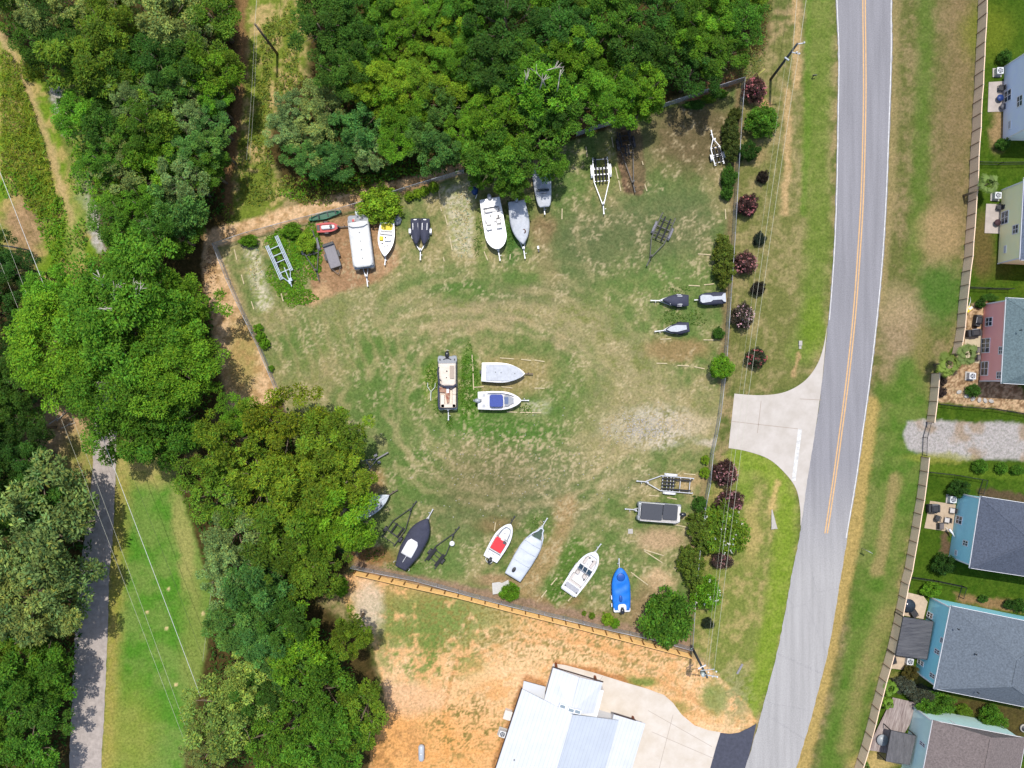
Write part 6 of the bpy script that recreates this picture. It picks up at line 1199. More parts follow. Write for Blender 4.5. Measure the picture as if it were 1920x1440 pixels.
def picket(label, pts, h=1.3, name='black_metal_fence', m=BLK):
    w = [P(*p) for p in pts]; o = w[0]; e = thing(name, label, 'fence', (o.x, o.y, 0)); r = [(p.x - o.x, p.y - o.y) for p in w]; rail = MB(); pk = MB()
    for i in range(len(r) - 1):
        (x1, y1), (x2, y2) = r[i], r[i + 1]; l = math.hypot(x2 - x1, y2 - y1)
        for z in (.15, h - .1): rail.bar((x1, y1, z), (x2, y2, z), .045)
        for k in range(int(l / .14)): t = k * .14 / l; pk.bar((x1 + (x2 - x1) * t, y1 + (y2 - y1) * t, .05), (x1 + (x2 - x1) * t, y1 + (y2 - y1) * t, h), .022)
        for t in (0, 1): MB().box(x1 + (x2 - x1) * t, y1 + (y2 - y1) * t, h / 2, .07, .07, h + .05).build('post', m, e)
    rail.build('rail', m, e); pk.build('pickets', m, e); return e
picket('black metal double gate across the gravel strip in the tan fence', [(1737, 793), (1730, 820), (1729, 853)], 1.3, 'metal_gate')
picket('black metal fence between the pale blue and yellow houses', [(1828, 308), (1870, 309), (1925, 308)]); picket('black metal fence between the yellow and pink houses', [(1811, 540), (1850, 542), (1890, 543)])
picket('black metal fence below the gravel strip', [(1736, 884), (1790, 890), (1842, 899), (1834, 924)]); picket('black metal fence between the two turquoise houses', [(1700, 1080), (1750, 1087), (1803, 1098), (1797, 1118)])
picket('black metal fence in the pebble garden of the pink house', [(1756, 757), (1800, 762), (1860, 766), (1920, 776)])
picket('black metal fence below the second turquoise house', [(1666, 1270), (1700, 1278), (1748, 1290)])

# ------------------------------------------------------------------ houses
def wmat(name, c): return stripes(mat(name, C(*c, 1.22), .7, noise=.03, nscale=1), 'Z', 5, .9, .12)
def shingle(name, c, ns=5): 
    m = mat(name, C(*c), .95, noise=.3, nscale=ns, bump=.4, detail=6); return m
WTRIM = mat('white_trim', (.78, .78, .8), .5)
def hit(px, py, A, B):
    g = P(px, py); ab = B - A; cr = lambda a, b: a.x * b.y - a.y * b.x
    t = cr(A, ab) / cr(g, ab); q = g * t; return (q - A).dot(ab) / ab.length_squared, H * (1 - t)
def house(label, nw, sw, D, h, wm, rm, ridge, wins, oh=.35, gableN=False, side=(), name='house', ridge_dir='NS', slope=.5, vents=()):
    A, B = P(*nw), P(*sw); v = (B - A).normalized(); u = Vector((-v.y, v.x, 0))
    if u.x < 0: u = -u
    Lw = (B - A).length; e = thing(name, label, 'house', (A.x, A.y, 0)); w = lambda a, b, z: (u.x * a + v.x * b, u.y * a + v.y * b, z)
    mb = MB(); c = [w(0, 0, 0), w(D, 0, 0), w(D, Lw, 0), w(0, Lw, 0)]; mb.prism([(p[0], p[1]) for p in c], 0, h).build('wall', wm, e)
    E = [w(-oh, -oh, h), w(D + oh, -oh, h), w(D + oh, Lw + oh, h), w(-oh, Lw + oh, h)]; MB().prism([(p[0], p[1]) for p in E], h + .003, h + .16).build('fascia', WTRIM, e)
    E = [w(-oh + .04, -oh + .04, h + .165), w(D + oh - .04, -oh + .04, h + .165), w(D + oh - .04, Lw + oh - .04, h + .165), w(-oh + .04, Lw + oh - .04, h + .165)]
    (a1, b1, a2, b2, hz) = ridge; R1, R2 = w(a1, b1, h + hz), w(a2, b2, h + hz)
    if ridge_dir == 'NS': fs = [(0, 4, 5, 3), (1, 2, 5, 4), (0, 1, 4), (2, 3, 5), (3, 2, 1, 0)]
    else: fs = [(0, 1, 5, 4), (2, 3, 4, 5), (3, 0, 4), (1, 2, 5), (3, 2, 1, 0)]
    rf = MB(); rf.add(E + [R1, R2], fs); ro = rf.build('roof', rm, e)
    if gableN:
        g0, g1 = w(.0, -.002, h + .17), w(D, -.002, h + .17); gp = w(a1, -.002, h + hz - .12); MB().add([g0, g1, gp, w(0, -.3, h + .17), w(D, -.3, h + .17), w(a1, -.3, h + hz - .12)], [(0, 1, 2), (3, 5, 4)]).build('gable', wm, e)
        for q in (w(-oh, -oh, h + .15), w(D + oh, -oh, h + .15)): pass
    cap = MB(); cap.bar(R1, R2, .25, .05)
    k = [(0, 3), (1, 2)] if ridge_dir == 'EW' else [(0, 1), (2, 3)]
    for i, R in ((0, R1), (1, R2)):
        for j in k[i]: cap.bar(E[j], R, .2, .05)
    cap.build('ridge_cap', rm, ro)
    for (px, py) in vents:
        s, z = 0, 0; g = P(px, py, h + hz * .6); MB().lathe([(.06, -.1), (.06, .3), (.09, .31), (.02, .34)], (g.x - A.x, g.y - A.y, h + hz * .55), 8).build('roof_vent', BLK, ro)
    n_ = Vector((-u.x, -u.y, 0))
    def win(x0, y0, x1, y1, P0, P1, org, du, dn, split=2, frame=.09, door=False, nm='window'):
        s0, z0 = hit(x0, y0, P0, P1); s1, z1 = hit(x1, y1, P0, P1); Lx = (P1 - P0).length; s0 *= Lx; s1 *= Lx
        if s1 < s0: s0, s1 = s1, s0
        if z1 < z0: z0, z1 = z1, z0
        z1 = min(z1, h - .15); z0 = max(z0, .05)
        def at(s, z, o): q = org + du * s + dn * o; return (q.x, q.y, z)
        f = MB(); fr = frame
        for sa, sb, za, zb in ((s0 - fr, s1 + fr, z0 - fr, z0), (s0 - fr, s1 + fr, z1, z1 + fr), (s0 - fr, s0, z0, z1), (s1, s1 + fr, z0, z1)) + tuple(((s0 + (s1 - s0) * k / split - .03, s0 + (s1 - s0) * k / split + .03, z0, z1) for k in range(1, split))) + (((s0, s1, (z0 + z1) / 2 - .03, (z0 + z1) / 2 + .03),) if not door else ()):
            f.add([at(sa, za, .0), at(sb, za, .0), at(sb, zb, .0), at(sa, zb, .0), at(sa, za, .07), at(sb, za, .07), at(sb, zb, .07), at(sa, zb, .07)], [(4, 5, 6, 7), (0, 4, 7, 3), (1, 2, 6, 5), (3, 7, 6, 2), (0, 1, 5, 4)])
        fo = f.build(nm, WTRIM, e); MB().add([at(s0, z0, .03), at(s1, z0, .03), at(s1, z1, .03), at(s0, z1, .03)], [(0, 1, 2, 3)]).build('pane', GLS, fo)
    for wd in wins: win(*wd[:4], A, B, Vector((0, 0, 0)), v, n_, split=wd[4] if len(wd) > 4 else 2, door=len(wd) > 5, nm='door' if len(wd) > 5 else 'window')
    for wd in side:
        C_ = A + u * D; win(*wd[:4], A, C_, Vector((0, 0, 0)), u, -v, nm='window')
    cb = MB()
    for (a, b) in ((-.02, -.02), (-.02, Lw + .02)): q = w(a, b, h / 2); cb.box(q[0], q[1], h / 2, .14, .14, h)
    cb.each('corner_board', WTRIM, e); return e, A, v, u
SH_B = shingle('blue_grey_shingles', (96, 106, 124)); SH_T = shingle('teal_grey_shingles', (102, 120, 124)); SH_N = shingle('navy_grey_shingles', (84, 91, 106)); SH_G = shingle('grey_shingles', (106, 115, 125)); SH_K = shingle('brown_grey_shingles', (126, 114, 111))
house('pale blue house at the upper right edge, cut by the picture edge', (1883, 126), (1880, 263), 9, 5.3, wmat('pale_blue_siding', (206, 216, 240)), SH_B, (4.5, 2, 4.5, 7, 2.2), [(1884, 174, 1896, 186), (1908, 183, 1917, 196), (1892, 229, 1895, 240, 1)])
house('pale yellow house with blue-grey roof', (1878, 357), (1871, 494), 9, 4.9, wmat('pale_yellow_siding', (255, 240, 186)), SH_B, (4.5, 3, 4.5, 6, 2.2), [(1879, 399, 1890, 417), (1900, 424, 1909, 436), (1884, 462, 1886, 473, 1)])
house('pink house with white window frames and a teal-grey roof', (1845, 571), (1837, 714), 10.5, 5.0, wmat('pink_siding', (236, 164, 158)), SH_T, (6, 4.2, 6, 6.2, 2.6), [(1849, 597, 1860, 610), (1841, 636, 1855, 660, 3), (1841, 679, 1852, 703), (1882, 626, 1886, 638, 1), (1874, 651, 1881, 663), (1870, 698, 1878, 709)], vents=((1914, 619),))
house('first turquoise house with a dark navy-grey roof', (1797, 925), (1779, 1043), 12.5, 5.2, wmat('turquoise_siding', (150, 208, 220)), SH_N, (5.2, 3.9, 10, 3.9, 2.6), [(1794, 967, 1803, 983), (1807, 1013, 1814, 1024), (1792, 1032, 1794, 1041, 1)], ridge_dir='EW', vents=((1914, 1022),))
house('second turquoise house, largest, with a grey hip roof', (1744, 1120), (1716, 1258), 13.2, 5.2, wmat('aqua_siding', (140, 206, 216)), SH_G, (7.0, 3.9, 7.0, 6.9, 2.8), [(1740, 1147, 1748, 1160), (1722, 1236, 1731, 1249), (1754, 1216, 1761, 1228), (1765, 1195, 1768, 1206, 1), (1745, 1261, 1752, 1273)], side=((1806, 1129, 1817, 1134),), vents=((1797, 1180), (1830, 1227), (1834, 1299)))
house('pale green house with a brown-grey gable roof at the bottom edge', (1712, 1324), (1690, 1440), 10.6, 5.2, wmat('pale_green_siding', (196, 222, 216)), SH_K, (5.3, -.3, 5.3, 8.0, 2.6), [(1726, 1389, 1734, 1402)], gableN=True, side=((1783, 1352, 1794, 1361),))
# ------------------------------------------------------------------ white metal-roofed house
MR = stripes(mat('white_metal_roof', C(224, 227, 233), .5, metal=.0, noise=.05, nscale=.7, spec=.5, detail=8), 'X', 2.2, .84, .12); BRW = mat('brown_timber', C(140, 74, 40), .8, noise=.2, nscale=4); DK = mat('dark_soffit', C(70, 52, 48), .8)
O3 = P(979, 1292); e = thing('metal_roof_house', 'white metal-roofed house at the bottom edge beside the orange soil', 'house', (O3.x, O3.y, 0), R_(-18.0)); ca, sa = math.cos(R_(18)), math.sin(R_(18))
def loc3(px, py, z): p = P(px, py, z); x, y = p.x - O3.x, p.y - O3.y; return (x * ca - y * sa, x * sa + y * ca, z)
def slab(name, pts, m, th=.14, parent=None):
    t = [loc3(*p) for p in pts]; n = len(t); b = [(x, y, z - th) for x, y, z in t]; fs = [tuple(reversed(range(n))), tuple(range(n, 2 * n))] + [(i, (i + 1) % n, (i + 1) % n + n, i + n) for i in range(n)]
    return MB().add(t + b, fs).build(name, m, parent or e)
rf = slab('roof', [(979, 1292, 3.4), (1074, 1340, 5.2), (1010, 1560, 5.2), (900, 1530, 3.4)], MR); slab('roof_slope', [(1074.3, 1340.2, 5.2), (1160, 1351, 3.7), (1102, 1560, 3.7), (1010.3, 1560, 5.2)], stripes(mat('shaded_white_metal_roof', C(204, 211, 221), .5, noise=.05, nscale=.7, detail=8), 'X', 2.2, .84, .12), parent=rf)  # right slope: same white metal, its bluish shade put into the colour
slab('lower_roof', [(1151, 1339, 3.3), (1210, 1357, 2.9), (1150, 1560, 2.9), (1096, 1560, 3.5)], MR, parent=rf); slab('wing_roof', [(1037, 1252, 3.9), (1086, 1270, 4.6), (1069, 1338, 5.1), (1020, 1313, 3.9)], MR, parent=rf)
slab('wing_slope', [(1086.3, 1270.2, 4.6), (1130, 1280, 3.9), (1113, 1338, 3.9), (1069.3, 1338.2, 5.1)], MR, parent=rf); slab('porch_roof', [(982, 1277, 2.8), (1023, 1288, 2.8), (1020, 1314, 3.1), (979, 1296, 3.1)], mat('grey_white_metal', C(206, 208, 212), .6), parent=rf)
def wall3(pts, z0, z1, nm='wall', m=None): t = [loc3(*p, 0) for p in pts]; return MB().prism([(a[0], a[1]) for a in t], z0, z1).build(nm, m or mat('white_siding', (.7, .7, .7), .7), e)
wall3([(984, 1289), (1158, 1341), (1100, 1500), (915, 1500)], 0, 3.15); wall3([(1040, 1250), (1126, 1275), (1112, 1330), (1024, 1304)], 0.02, 3.6); wall3([(1156, 1342), (1200, 1352), (1150, 1500), (1102, 1500)], 0.01, 2.7)
for a in ((1042, 1244), (1115, 1268), (1186, 1344)): t = loc3(*a, 0); MB().box(t[0], t[1], 1.4, .25, .25, 2.8).build('porch_post', BRW, e)
fz = MB(); fz.bar(loc3(1037, 1250.5, 3.8), loc3(1131, 1278.5, 3.8), .1, .2).bar(loc3(978, 1290.5, 3.3), loc3(900, 1528, 3.3), .1, .16).bar(loc3(1151, 1338, 3.2), loc3(1192, 1350.5, 3.0), .1, .2); fz.build('fascia', DK, e)
for x, y in ((1055, 1325), (1071, 1332), (1083, 1335)):
    t = loc3(x, y, 5.35); s_ = MB(); s_.box(t[0], t[1], 5.22, .8, .5, .22).build('skylight', WTRIM, rf); 
    MB().box(t[0], t[1], 5.345, .62, .36, .01).build('skylight_glass', mat('skylight_pane', C(150, 164, 172), .1), e)
MB().lathe([(.06, 0), (.06, .3)], loc3(964, 1424, 3.9)).build('roof_vent', BLK, rf)
def acbox(label, px, py, rz=0, s=.8, m=None):
    p = P(px, py, .8); e = thing('air_conditioner', label, 'air conditioner', (p.x, p.y, 0), rz, 'air conditioners beside the houses'); MB().rbox(0, 0, s, s, .08, .8, .06).build('casing', m or mat('pale_casing', C(226, 228, 230), .6), e)
    MB().box(0, 0, .04, s + .3, s + .3, .08).build('pad', mat('pale_stone', (.5, .5, .5)), e); MB().lathe([(.3 * s / .8, .8), (.3 * s / .8, .82)], n=20).build('fan_opening', mat('fan_shadow', (.05, .06, .08), .6), e); g = MB()
    for k in range(5): a = k * 2 * math.pi / 5; g.bar((0, 0, .83), (math.cos(a) * .27, math.sin(a) * .27, .83), .09, .01)
    g.build('fan_blade', GAL, e)
for lb, x, y, r in (('air conditioner by the pale blue house', 1876, 132, 0), ('air conditioner by the yellow house behind the palm', 1872, 366, .05), ('air conditioner at the lower corner of the pink house', 1824, 705, .05), ('air conditioner of the first turquoise house', 1788, 937, .1), ('air conditioner at the lower end of the second turquoise house', 1707, 1241, .15), ('air conditioner of the metal-roofed house', 942, 1377, .3)): acbox(lb, x, y, -r)
small('storage_box', 'white box beside the corner of the metal-roofed house', 'box', 952, 1341, lambda e: (MB().rbox(0, 0, .9, 1.1, 0, .7, .1).build('body', WGEL, e), MB().rbox(0, 0, .95, 1.15, .7, .78, .1).build('lid', SEAT, e)), .7, -.3)
small('propane_tank', 'white propane tank lying on orange soil', 'tank', 790, 1412, lambda e: (MB().lathe([(.05, -1.05), (.25, -.98), (.37, -.8), (.38, 0), (.38, .8), (.25, .98), (.05, 1.05)], (0, 0, .55), 18, axis='Y').build('tank_body', mat('grey_white_tank', C(196, 202, 210), .4), e), MB().lathe([(.12, .9), (.12, 1.02), (.05, 1.06)]).build('valve_dome', WGEL, e), MB().box(0, .5, .1, .5, .1, .3).box(0, -.5, .1, .5, .1, .3).each('saddle', GAL, e)), .6)
# ------------------------------------------------------------------ patios, decks and what stands on them
patm = mat('patio_concrete', C(192, 180, 172), .9, noise=.12, nscale=1.2); tanp = mat('tan_patio', C(196, 174, 148), .9, noise=.12, nscale=1.6)
sheet('patio', [(1854, 154), (1884, 152), (1884, 209), (1852, 210)], .02, patm); sheet('patio', [(1849, 382), (1878, 383), (1874, 438), (1846, 437)], .02, patm); sheet('patio', [(1811, 618), (1842, 620), (1838, 682), (1806, 676)], .02, mat('cream_patio', C(206, 190, 160), .9, noise=.08, nscale=1)); sheet('patio', [(1744, 939), (1792, 946), (1786, 998), (1733, 990)], .02, tanp)
WD = mat('weathered_deck', C(190, 176, 170), .9, noise=.3, nscale=1.5, col2=C(130, 112, 108), stretch=(5, .5, 1), bump=.2); WD = stripes(WD, 'X', 7, .75, .1)
def deck(label, pts, z, m, c):
    w = [P(*p) for p in pts]; o = P(*c); e = thing('deck', label, 'deck', (o.x, o.y, 0), R_(-13)); q = [(p.x - o.x, p.y - o.y) for p in w]; a, b = math.cos(R_(13)), math.sin(R_(13)); q = [(x * a - y * b, x * b + y * a) for x, y in q]
    MB().prism(q, z - .05, z).build('boards', m, e); MB().prism([(x * .94, y * .94) for x, y in q], 0, z - .06).build('substructure', BRW, e)
deck('weathered plank deck of the pale green house', [(1672, 1306), (1716, 1316), (1704, 1356), (1692, 1376), (1660, 1410), (1624, 1404), (1650, 1350)], .3, WD, (1675, 1360))
deck('pale plank deck of the second turquoise house above the black canopy', [(1692, 1108), (1730, 1117), (1738, 1128), (1730, 1160), (1687, 1152)], .2, mat('pale_planks', C(206, 184, 158), .9, noise=.12, nscale=2), (1712, 1135))
deck('pale paved deck below the black canopy', [(1672, 1228), (1706, 1232), (1700, 1256), (1664, 1252)], .15, mat('pale_planks', (.5, .5, .5)), (1685, 1242))
def pergola(label, pts, h, m, post=True):
    w = [P(x, y, h) for x, y in pts]; c = sum(w, Vector()) / 4; e = thing('pergola', label, 'pergola', (c.x, c.y, 0)); q = [(p.x - c.x, p.y - c.y) for p in w]; u = Vector((q[1][0] - q[0][0], q[1][1] - q[0][1], 0)); v = Vector((q[3][0] - q[0][0], q[3][1] - q[0][1], 0)); o = Vector((q[0][0], q[0][1], 0)); s = MB(); n = 26
    s.prism(q, h - .015, h).build('shade_cloth', m, e); s = MB()
    for k in range(n + 1): t = k / n; a = o + v * t; s.bar((a.x, a.y, h + .02), (a.x + u.x, a.y + u.y, h + .02), .03, .03)
    s.build('slats', mat('slat_grey', C(96, 98, 106), .7), e); f = MB()
    for x, y in q: f.bar((x, y, 0), (x, y, h), .1)
    for i in range(4): f.bar((*q[i], h - .08), (*q[(i + 1) % 4], h - .08), .1)
    f.build('frame', BLK, e)
CAN = mat('black_canopy', C(62, 64, 72), .8, noise=.4, nscale=1.2, col2=C(104, 104, 108), stretch=(.4, 3, 1))
pergola('large black canopy between the fence and the second turquoise house', [(1694, 1157), (1750, 1166), (1738, 1236), (1680, 1228)], 2.4, CAN); pergola('grey slatted pergola on the weathered deck of the pale green house', [(1671, 1370), (1717, 1380), (1705, 1434), (1661, 1427)], 2.4, mat('grey_slats', C(104, 102, 104), .9, noise=.35, nscale=1.4, stretch=(3, .6, 1)))
DKF = mat('dark_furniture', (.03, .03, .035), .7, noise=.3, nscale=5); CUSH = mat('pale_cushion', C(214, 208, 204), .8)
def chair(label, px, py, rz, cm=DKF, fm=DKF, s=.62):
    def b(e):
        MB().rbox(0, 0, s, s, .38, .46, .06).each('seat', cm, e); MB().rbox(-s * .5, 0, .09, s, .42, .9, .04).build('backrest', fm, e); a = MB()
        for q in (-1, 1): a.bar((-s * .4, q * s * .52, .6), (s * .4, q * s * .52, .6), .06)
        a.build('armrest', fm, e)
        for x in (-1, 1):
            for y in (-1, 1): MB().box(x * s * .42, y * s * .46, .2, .05, .05, .4).build('leg', fm, e)
    return small('patio_chair', label, 'chair', px, py, b, .4, rz)
def grill(label, px, py, rz, L_=1.4, w_=.7, cover=True):
    def b(e):
        MB().rbox(0, 0, L_, w_, .1, .85, .12, top=.05).build('cabinet', DKF, e); MB().rbox(0, 0, L_ * .6, w_ * .95, .85, 1.15, .2, top=.16).build('hood', BLK, e)
        MB().bar((-L_ * .25, w_ * .5, .98), (L_ * .25, w_ * .5, .98), .04).build('handle', GAL, e)
    return small('grill', label, 'grill', px, py, b, .9, rz)
grill('covered black grill by the upper window of the pink house', 1836, 601, 1.4, 1.5); grill('covered black grill on the pebble bed left of the pink house patio', 1829, 624, .1, 1.7, .9); grill('black covered grill on the first turquoise house patio', 1753, 954, 0, 1.5, 1.0); grill('dark round covered grill against the tan fence by the turquoise houses', 1701, 1099, 1.3, 1.2, .6)
chair('dark chair with pale cushion nearest the first turquoise house', 1786, 957, 3.0, CUSH); chair('dark chair with pale cushion in the middle of the first turquoise patio', 1776, 975, 3.0, CUSH); chair('small dark chair left of the cushioned chair on the first turquoise patio', 1758, 971, 1.2)
chair('grey lounge chair at the lower edge of the first turquoise patio', 1764, 986, 0, mat('grey_fabric', C(120, 112, 112), .9), DKF, .75); chair('dark chair by the door of the yellow house', 1874, 388, 2.9); chair('dark chair on the pale blue house patio', 1877, 165, 3.1); chair('dark chair on the deck above the black canopy', 1714, 1150, .6, DKF, DKF, .8); chair('black chair under the left end of the black canopy', 1682, 1200, 0, DKF, DKF, .7); chair('black recliner under the lower left end of the black canopy', 1679, 1215, 0, DKF, mat('dark_maroon', (.05, .02, .025), .8), .8); chair('black square chair on the paved deck below the canopy', 1675, 1238, .2, BLK, DKF, .75); chair('dark chair by the window of the pink house', 1832, 656, 0, mat('grey_fabric', (.1, .1, .1))); chair('second dark chair beside the pink house patio door', 1834, 670, 0, mat('grey_fabric', (.1, .1, .1)))
def rtable(label, px, py, r, m, z=.72):
    return small('patio_table', label, 'table', px, py, lambda e: (MB().lathe([(r, z - .05), (r, z)], n=20).build('tabletop', m, e), MB().lathe([(.06, .03), (.06, z - .05)], n=8).lathe([(r * .5, 0), (r * .5, .03)], n=14).build('pedestal', BLK, e)), z)
rtable('round dark glass table on the deck above the black canopy', 1704, 1136, .85, mat('dark_glass_top', C(58, 66, 78), .15)); rtable('round hot tub coloured grey table on the weathered deck', 1655, 1388, .7, mat('pale_grey_top', C(170, 176, 180), .4)); rtable('small maroon side table on the yellow house patio', 1871, 417, .4, mat('dark_maroon', (.05, .02, .025)), .5); rtable('small blue round table on the pale blue house patio', 1876, 183, .42, mat('royal_blue', C(40, 66, 130), .5), .5); rtable('small dark table below the blue one on the pale blue house patio', 1882, 199, .4, mat('slate_top', C(90, 90, 98), .6), .5)
small('umbrella', 'closed white parasol beside the lounge chair at the turquoise wall', 'parasol', 1780, 992, lambda e: (MB().tube([(0, 0, .9), (.35, -.5, 1.0), (.55, -.9, 1.0)], .16, 8, .05).build('canopy', WGEL, e), MB().bar((-.1, .1, .3), (.55, -.9, .95), .04).build('pole', GAL, e)), .9)
small('garden_arch', 'thin white curved arch rail beside the tan fence at the pebble bed', 'arch', 1811, 580, lambda e: (MB().tube([(-.25, -1.6, .1), (-.3, -.9, .9), (-.1, .2, 1.3), (.3, 1.0, 1.0), (.75, 1.6, .1)], .035, 6).build('hoop', WGEL, e), MB().lathe([(.14, 0), (.14, .25)], (-.25, -1.6, 0)).build('foot', WGEL, e)), .5)
small('toy_box', 'yellow and white box on the pebble bed of the pink house', 'box', 1815, 580, lambda e: (MB().box(0, 0, .25, .55, .75, .5, -.9).build('body', YEL, e), MB().box(.2, .12, .32, .3, .5, .5, -.9).build('lid', SEAT, e)), .3)
small('bird_bath', 'white oval stone basin against the tan fence left of the pink house', 'basin', 1802, 626, lambda e: (MB().lathe([(.2, 0), (.25, .3), (.4, .5), (.38, .55)], sy=1.7).build('bowl', mat('pale_pink_stone', C(214, 196, 190), .8), e), MB().lathe([(.1, .5), (.1, .6)], (0, -.3, 0)).build('stone', BLK, e)), .5)
ST = mat('pale_stone', (.5, .5, .5))
for i, (x, y) in enumerate(((1812, 743), (1824, 748), (1836, 750), (1847, 751), (1858, 752), (1798, 735))):
    o = MB().lathe([(.34, 0), (.36, .06), (.3, .1)], n=7, sy=.7).build('stepping_stone', ST, None, tuple(P(x, y)), i * .7); tag(o, 'pale stepping stone, ' + ('second', 'third', 'fourth', 'fifth', 'rightmost', 'leftmost')[i] + ' in the path below the pink house', 'stone', 'stepping stones below the pink house')
# ------------------------------------------------------------------ poles and cables
PB = mat('dark_pole_wood', C(74, 78, 80), .85, noise=.25, nscale=3); CW = mat('cable', C(214, 212, 190), .5); CWW = mat('bright_cable', C(240, 240, 235), .4); CWD = mat('dark_cable', C(70, 86, 50), .7); INS = mat('grey_insulator', C(190, 196, 202), .5)
def lean(px0, py0, px1, py1, h): return P(px0, py0), P(px1, py1, h)
def pole(label, b, t, h, kind=0, name='utility_pole'):
    B, T = P(*b), P(*t, h); e = thing(name, label, 'utility pole', tuple(B)); d = T - B; MB().tube([(0, 0, -.1), tuple(d * .5), tuple(d)], .17, 12, .12).build('pole', PB if kind != 2 else BARK, e)
    if kind == 1:
        q = d * .86; MB().lathe([(.05, -.5), (.24, -.45), (.26, .35), (.2, .5), (.05, .52)], (q.x - .25, q.y - .15, q.z), 14).build('transformer', mat('pale_transformer', C(196, 206, 204), .5), e); q = d * .95; MB().bar((q.x - .2, q.y + .1, q.z), (q.x + 1.2, q.y - .1, q.z), .1).bar((q.x - .5, q.y + .35, q.z - .7), (q.x + 1.1, q.y + .5, q.z - .7), .08).build('crossarm', INS, e)
        i_ = MB()
        for dx, dy in ((1.2, -.1), (.7, -.05), (1.1, .5), (.2, .4)): i_.lathe([(.1, 0), (.12, .08), (.05, .22)], (q.x + dx, q.y + dy, q.z + .05), 8)
        i_.each('insulator', WGEL, e); q = d * .72; MB().bar((q.x - .5, q.y - .1, q.z), (q.x + .4, q.y + .35, q.z), .14).build('bracket', WGEL, e)
    if kind == 0:
        q = d; MB().bar((q.x, q.y, q.z - .1), (q.x + .75, q.y + .1, q.z - .05), .1).bar((q.x - .9, q.y - .9, q.z - 1.6), (q.x - .4, q.y - 1.2, q.z - 1.7), .16).bar((q.x - .3, q.y - .6, q.z - .9), (q.x + .5, q.y - .8, q.z - .9), .09).build('crossarm', INS, e)
        i_ = MB()
        for dx, dy, dz in ((.75, .1, 0), (.5, -.8, -.85), (.2, -.65, -.85)): i_.lathe([(.1, 0), (.12, .08), (.05, .22)], (q.x + dx, q.y + dy, q.z + dz), 8)
        i_.each('insulator', WGEL, e)
    return e
pole('dark utility pole on the verge at the top right of the lot', (1445, 149), (1495, 82), 10.3, 0); pole('utility pole with a pale transformer by the lower right corner of the lot', (1296, 1211), (1326, 1270), 9.8, 1); pole('slim wooden pole in the cable corridor between the two upper woods', (520, 101), (478, 45), 8.6, 2)
pole('leaning brown post against the tan fence behind the palm', (1807, 367), (1833, 357), 2.9, 2, 'fence_post'); 
def cable(label, a, b, za, zb, sag, m, r=.02, group=None, col=None):
    A, B = P(*a, za), P(*b, zb); pts = []
    for i in range(25): t = i / 24; q = A + (B - A) * t; pts.append((q.x - A.x, q.y - A.y, q.z - 4 * sag * t * (1 - t)))
    o = MB().tube(pts, r, 5).build('power_cable', m, None, (A.x, A.y, 0)); return tag(o, label, 'cable', group)
g_ = 'cables on the road side of the lot'
cable('right of the two pale cables over the crape myrtles', (1500, 82), (1337, 1272), 10.2, 9.6, 1.3, CW, .015, g_); cable('left of the two pale cables over the crape myrtles', (1487, 92), (1326, 1266), 9.4, 8.9, 1.0, CW, .015, g_); cable('thin third cable left of the two pale ones', (1474, 110), (1322, 1258), 8.6, 8.2, 1.1, CW, .007, g_)
cable('cable leaving the top of the photo from the road pole', (1500, 82), (1545, -200), 10.2, 10.2, .4, CW, .02, g_); cable('left cable leaving the top of the photo from the road pole', (1487, 92), (1508, -120), 9.4, 9.4, .4, CW, .02, g_)
cable('cable over the corridor of straw below the slim pole', (478, 45), (462, 300), 8.5, 7.5, .3, CW, .009); cable('second thin cable over the straw corridor right of the first', (482, 45), (468, 300), 8.4, 7.5, .35, CW, .008); cable('cable above the slim pole leaving the top of the photo', (478, 45), (486, -120), 8.5, 8.5, .2, CW, .018)
g2 = 'cables crossing the fairway'
cable('brightest white cable crossing the fairway', (-60, 170), (376, 1306), 9.5, 8.5, .3, CWW, .026, g2); cable('upper of the paired thin cables over the fairway', (-60, 260), (352, 1374), 9.0, 8.2, .3, CW, .014, g2); cable('lower of the paired thin cables over the fairway', (-60, 340), (349, 1398), 8.6, 8.0, .3, CW, .014, g2); cable('dark cable crossing the fairway', (225, 832), (379, 1228), 6.5, 6, .1, CWD, .016, g2)
cable('short guy wire near the lime tree by the fairway', (398, 1090), (380, 1240), 5, 2, .05, CW, .016, g2)
small('fallen_pole', 'bent dark pole in the clearing at the left edge', 'pole', 20, 472, lambda e: (MB().tube([(-1.6, .8, 1.2), (.2, .6, 1.1), (2.2, .2, .9), (2.3, -1.0, .2)], .1, 8, .07).build('pipe', PB, e), MB().lathe([(.12, 0), (.1, .2)], (2.3, -1.0, 0)).build('base', PB, e)), 1)
o = MB().tube([(-2.4, .7, .4), (0, .2, .5), (2.6, -.5, .3)], .2, 8, .14).build('fallen_log', mat('grey_log', C(120, 104, 92), .95, noise=.3, nscale=4, bump=.4), None, tuple(P(22, 515))); tag(o, 'grey fallen log in the clearing at the left edge', 'log')
for i, (x, y, a) in enumerate(((105, 788, .3), (128, 798, .15), (118, 780, .5))):
    b_ = MB().tube([(-.9, -.2, .1), (0, .05, .2), (1.0, .25, .15)], .07, 6, .03).tube([(0, .05, .2), (.6, .5, .25)], .04, 5, .02).build('fallen_branch', DEAD, None, tuple(P(x, y)), a); tag(b_, ('lower left', 'rightmost', 'upper')[i] + ' bleached fallen branch on the sandy patch', 'branch', 'fallen branches on the sandy patch')
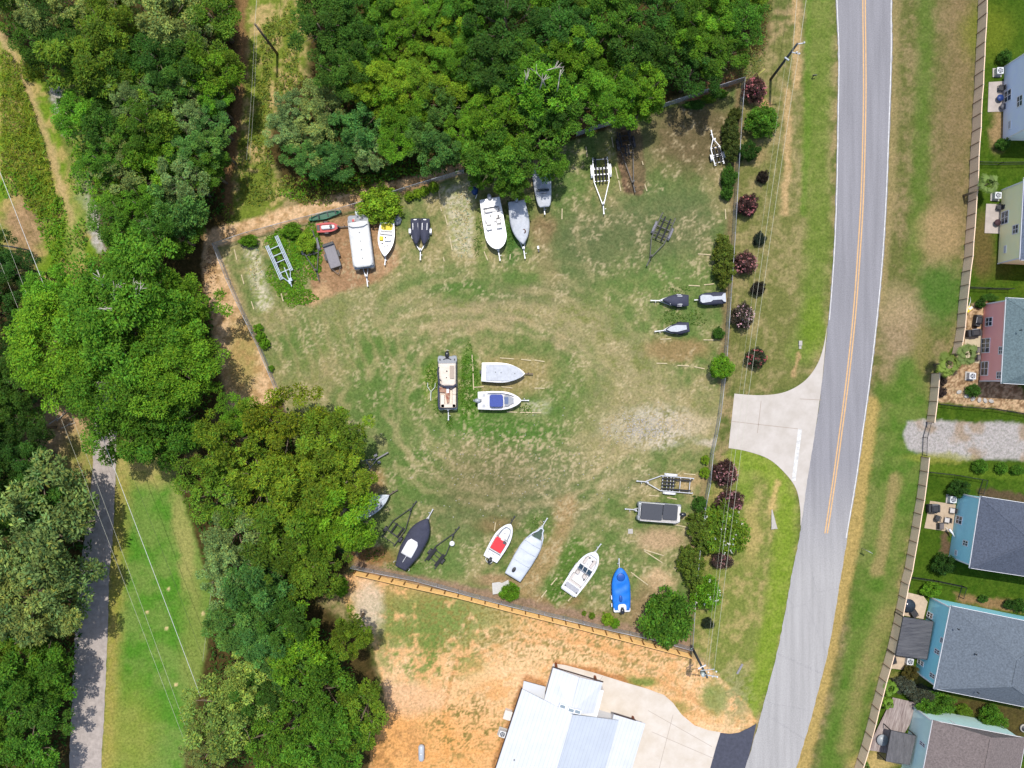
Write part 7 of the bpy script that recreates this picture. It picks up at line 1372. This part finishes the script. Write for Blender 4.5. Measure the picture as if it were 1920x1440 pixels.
# road side odds and ends
small('drain_outlet', 'pale concrete culvert wedge on the verge below the entrance', 'culvert', 1449, 972, lambda e: (MB().add([(-.05, 1.1, .02), (.05, 1.1, .02), (.36, -1.2, .25), (-.36, -1.2, .25), (0, 1.1, .0), (.36, -1.2, 0), (-.36, -1.2, 0)], [(0, 3, 2, 1), (3, 6, 5, 2), (0, 4, 6, 3), (1, 2, 5, 4)]).build('apron', mat('pale_stone', (.5, .5, .5)), e), MB().box(0, -1.25, .12, .8, .1, .24).build('headwall', ST, e)), 0, .1)
small('drain_outlet', 'small pale concrete culvert block on the verge above the entrance', 'culvert', 1500, 645, lambda e: (MB().box(0, .1, .12, .4, .6, .24).build('headwall', ST, e), MB().box(0, -.35, .04, .3, .5, .08).build('apron', ST, e)))
small('sign_post', 'thin road sign seen edge on beside the road below the line end', 'road sign', 1616, 1028, lambda e: (MB().tube([(0, 0, 0), (0, 0, 2.5)], .04, 8).build('post', GAL, e), MB().box(0, 0, 2.2, .62, .03, .62, -.5).build('sign_plate', GAL, e)))
small('sign_post', 'small dark marker stub on the verge right of the road pole', 'marker', 1523, 145, lambda e: (MB().tube([(0, 0, 0), (0, 0, .8)], .05, 8).build('post', BLK, e), MB().box(.1, .05, .6, .5, .05, .3).build('plate', mat('slate_top', (.1, .1, .1)), e)))
small('yellow_marker', 'slanted yellow guy wire guard beside the top right fence corner', 'marker', 1422, 141, lambda e: (MB().tube([(-.7, -.5, .1), (.55, .45, 1.4)], .045, 8).build('tube', mat('yellow_green_plastic', C(200, 200, 90), .6), e), MB().lathe([(.08, 0), (.05, .1)], (-.7, -.5, 0)).build('anchor', GAL, e)), .5)
small('plank', 'bare grey plank lying on the grass near the lower end of the verge', 'plank', 1387, 1254, lambda e: (MB().box(0, 0, .04, .25, 1.4, .08, -.5).build('board', mat('grey_planks', (.1, .1, .1)), e), MB().box(.12, .05, .03, .12, .9, .06, -.5).build('offcut', TIM, e)))
small('fire_ring', 'black round planter on the lawn at the right edge by the pale green house', 'planter', 1918, 1364, lambda e: (MB().lathe([(.45, 0), (.5, .3), (.42, .32)]).build('pot', mat('pale_stone', (.5, .5, .5)), e), MB().lathe([(.4, .3), (.38, .33)]).build('soil', BLK, e)))
rs = random.Random(5); mb = MB()
for i in range(900):
    x, y = rs.gauss(1212, 34), rs.gauss(802, 15)
    if i > 700: x, y = rs.gauss(940, 110), rs.gauss(880, 50)
    r = rs.uniform(.03, .09); q = P(x, y); mb.lathe([(r * .8, -.01), (r, r * .3), (r * .5, r * .6)], (q.x, q.y, 0), n=5, sy=rs.uniform(.6, 1))
tag(mb.build('gravel', mat('pale_stone', (.5, .5, .5))), 'loose pale stones in the worn gravelly patches of the lot', 'gravel', kind='stuff')
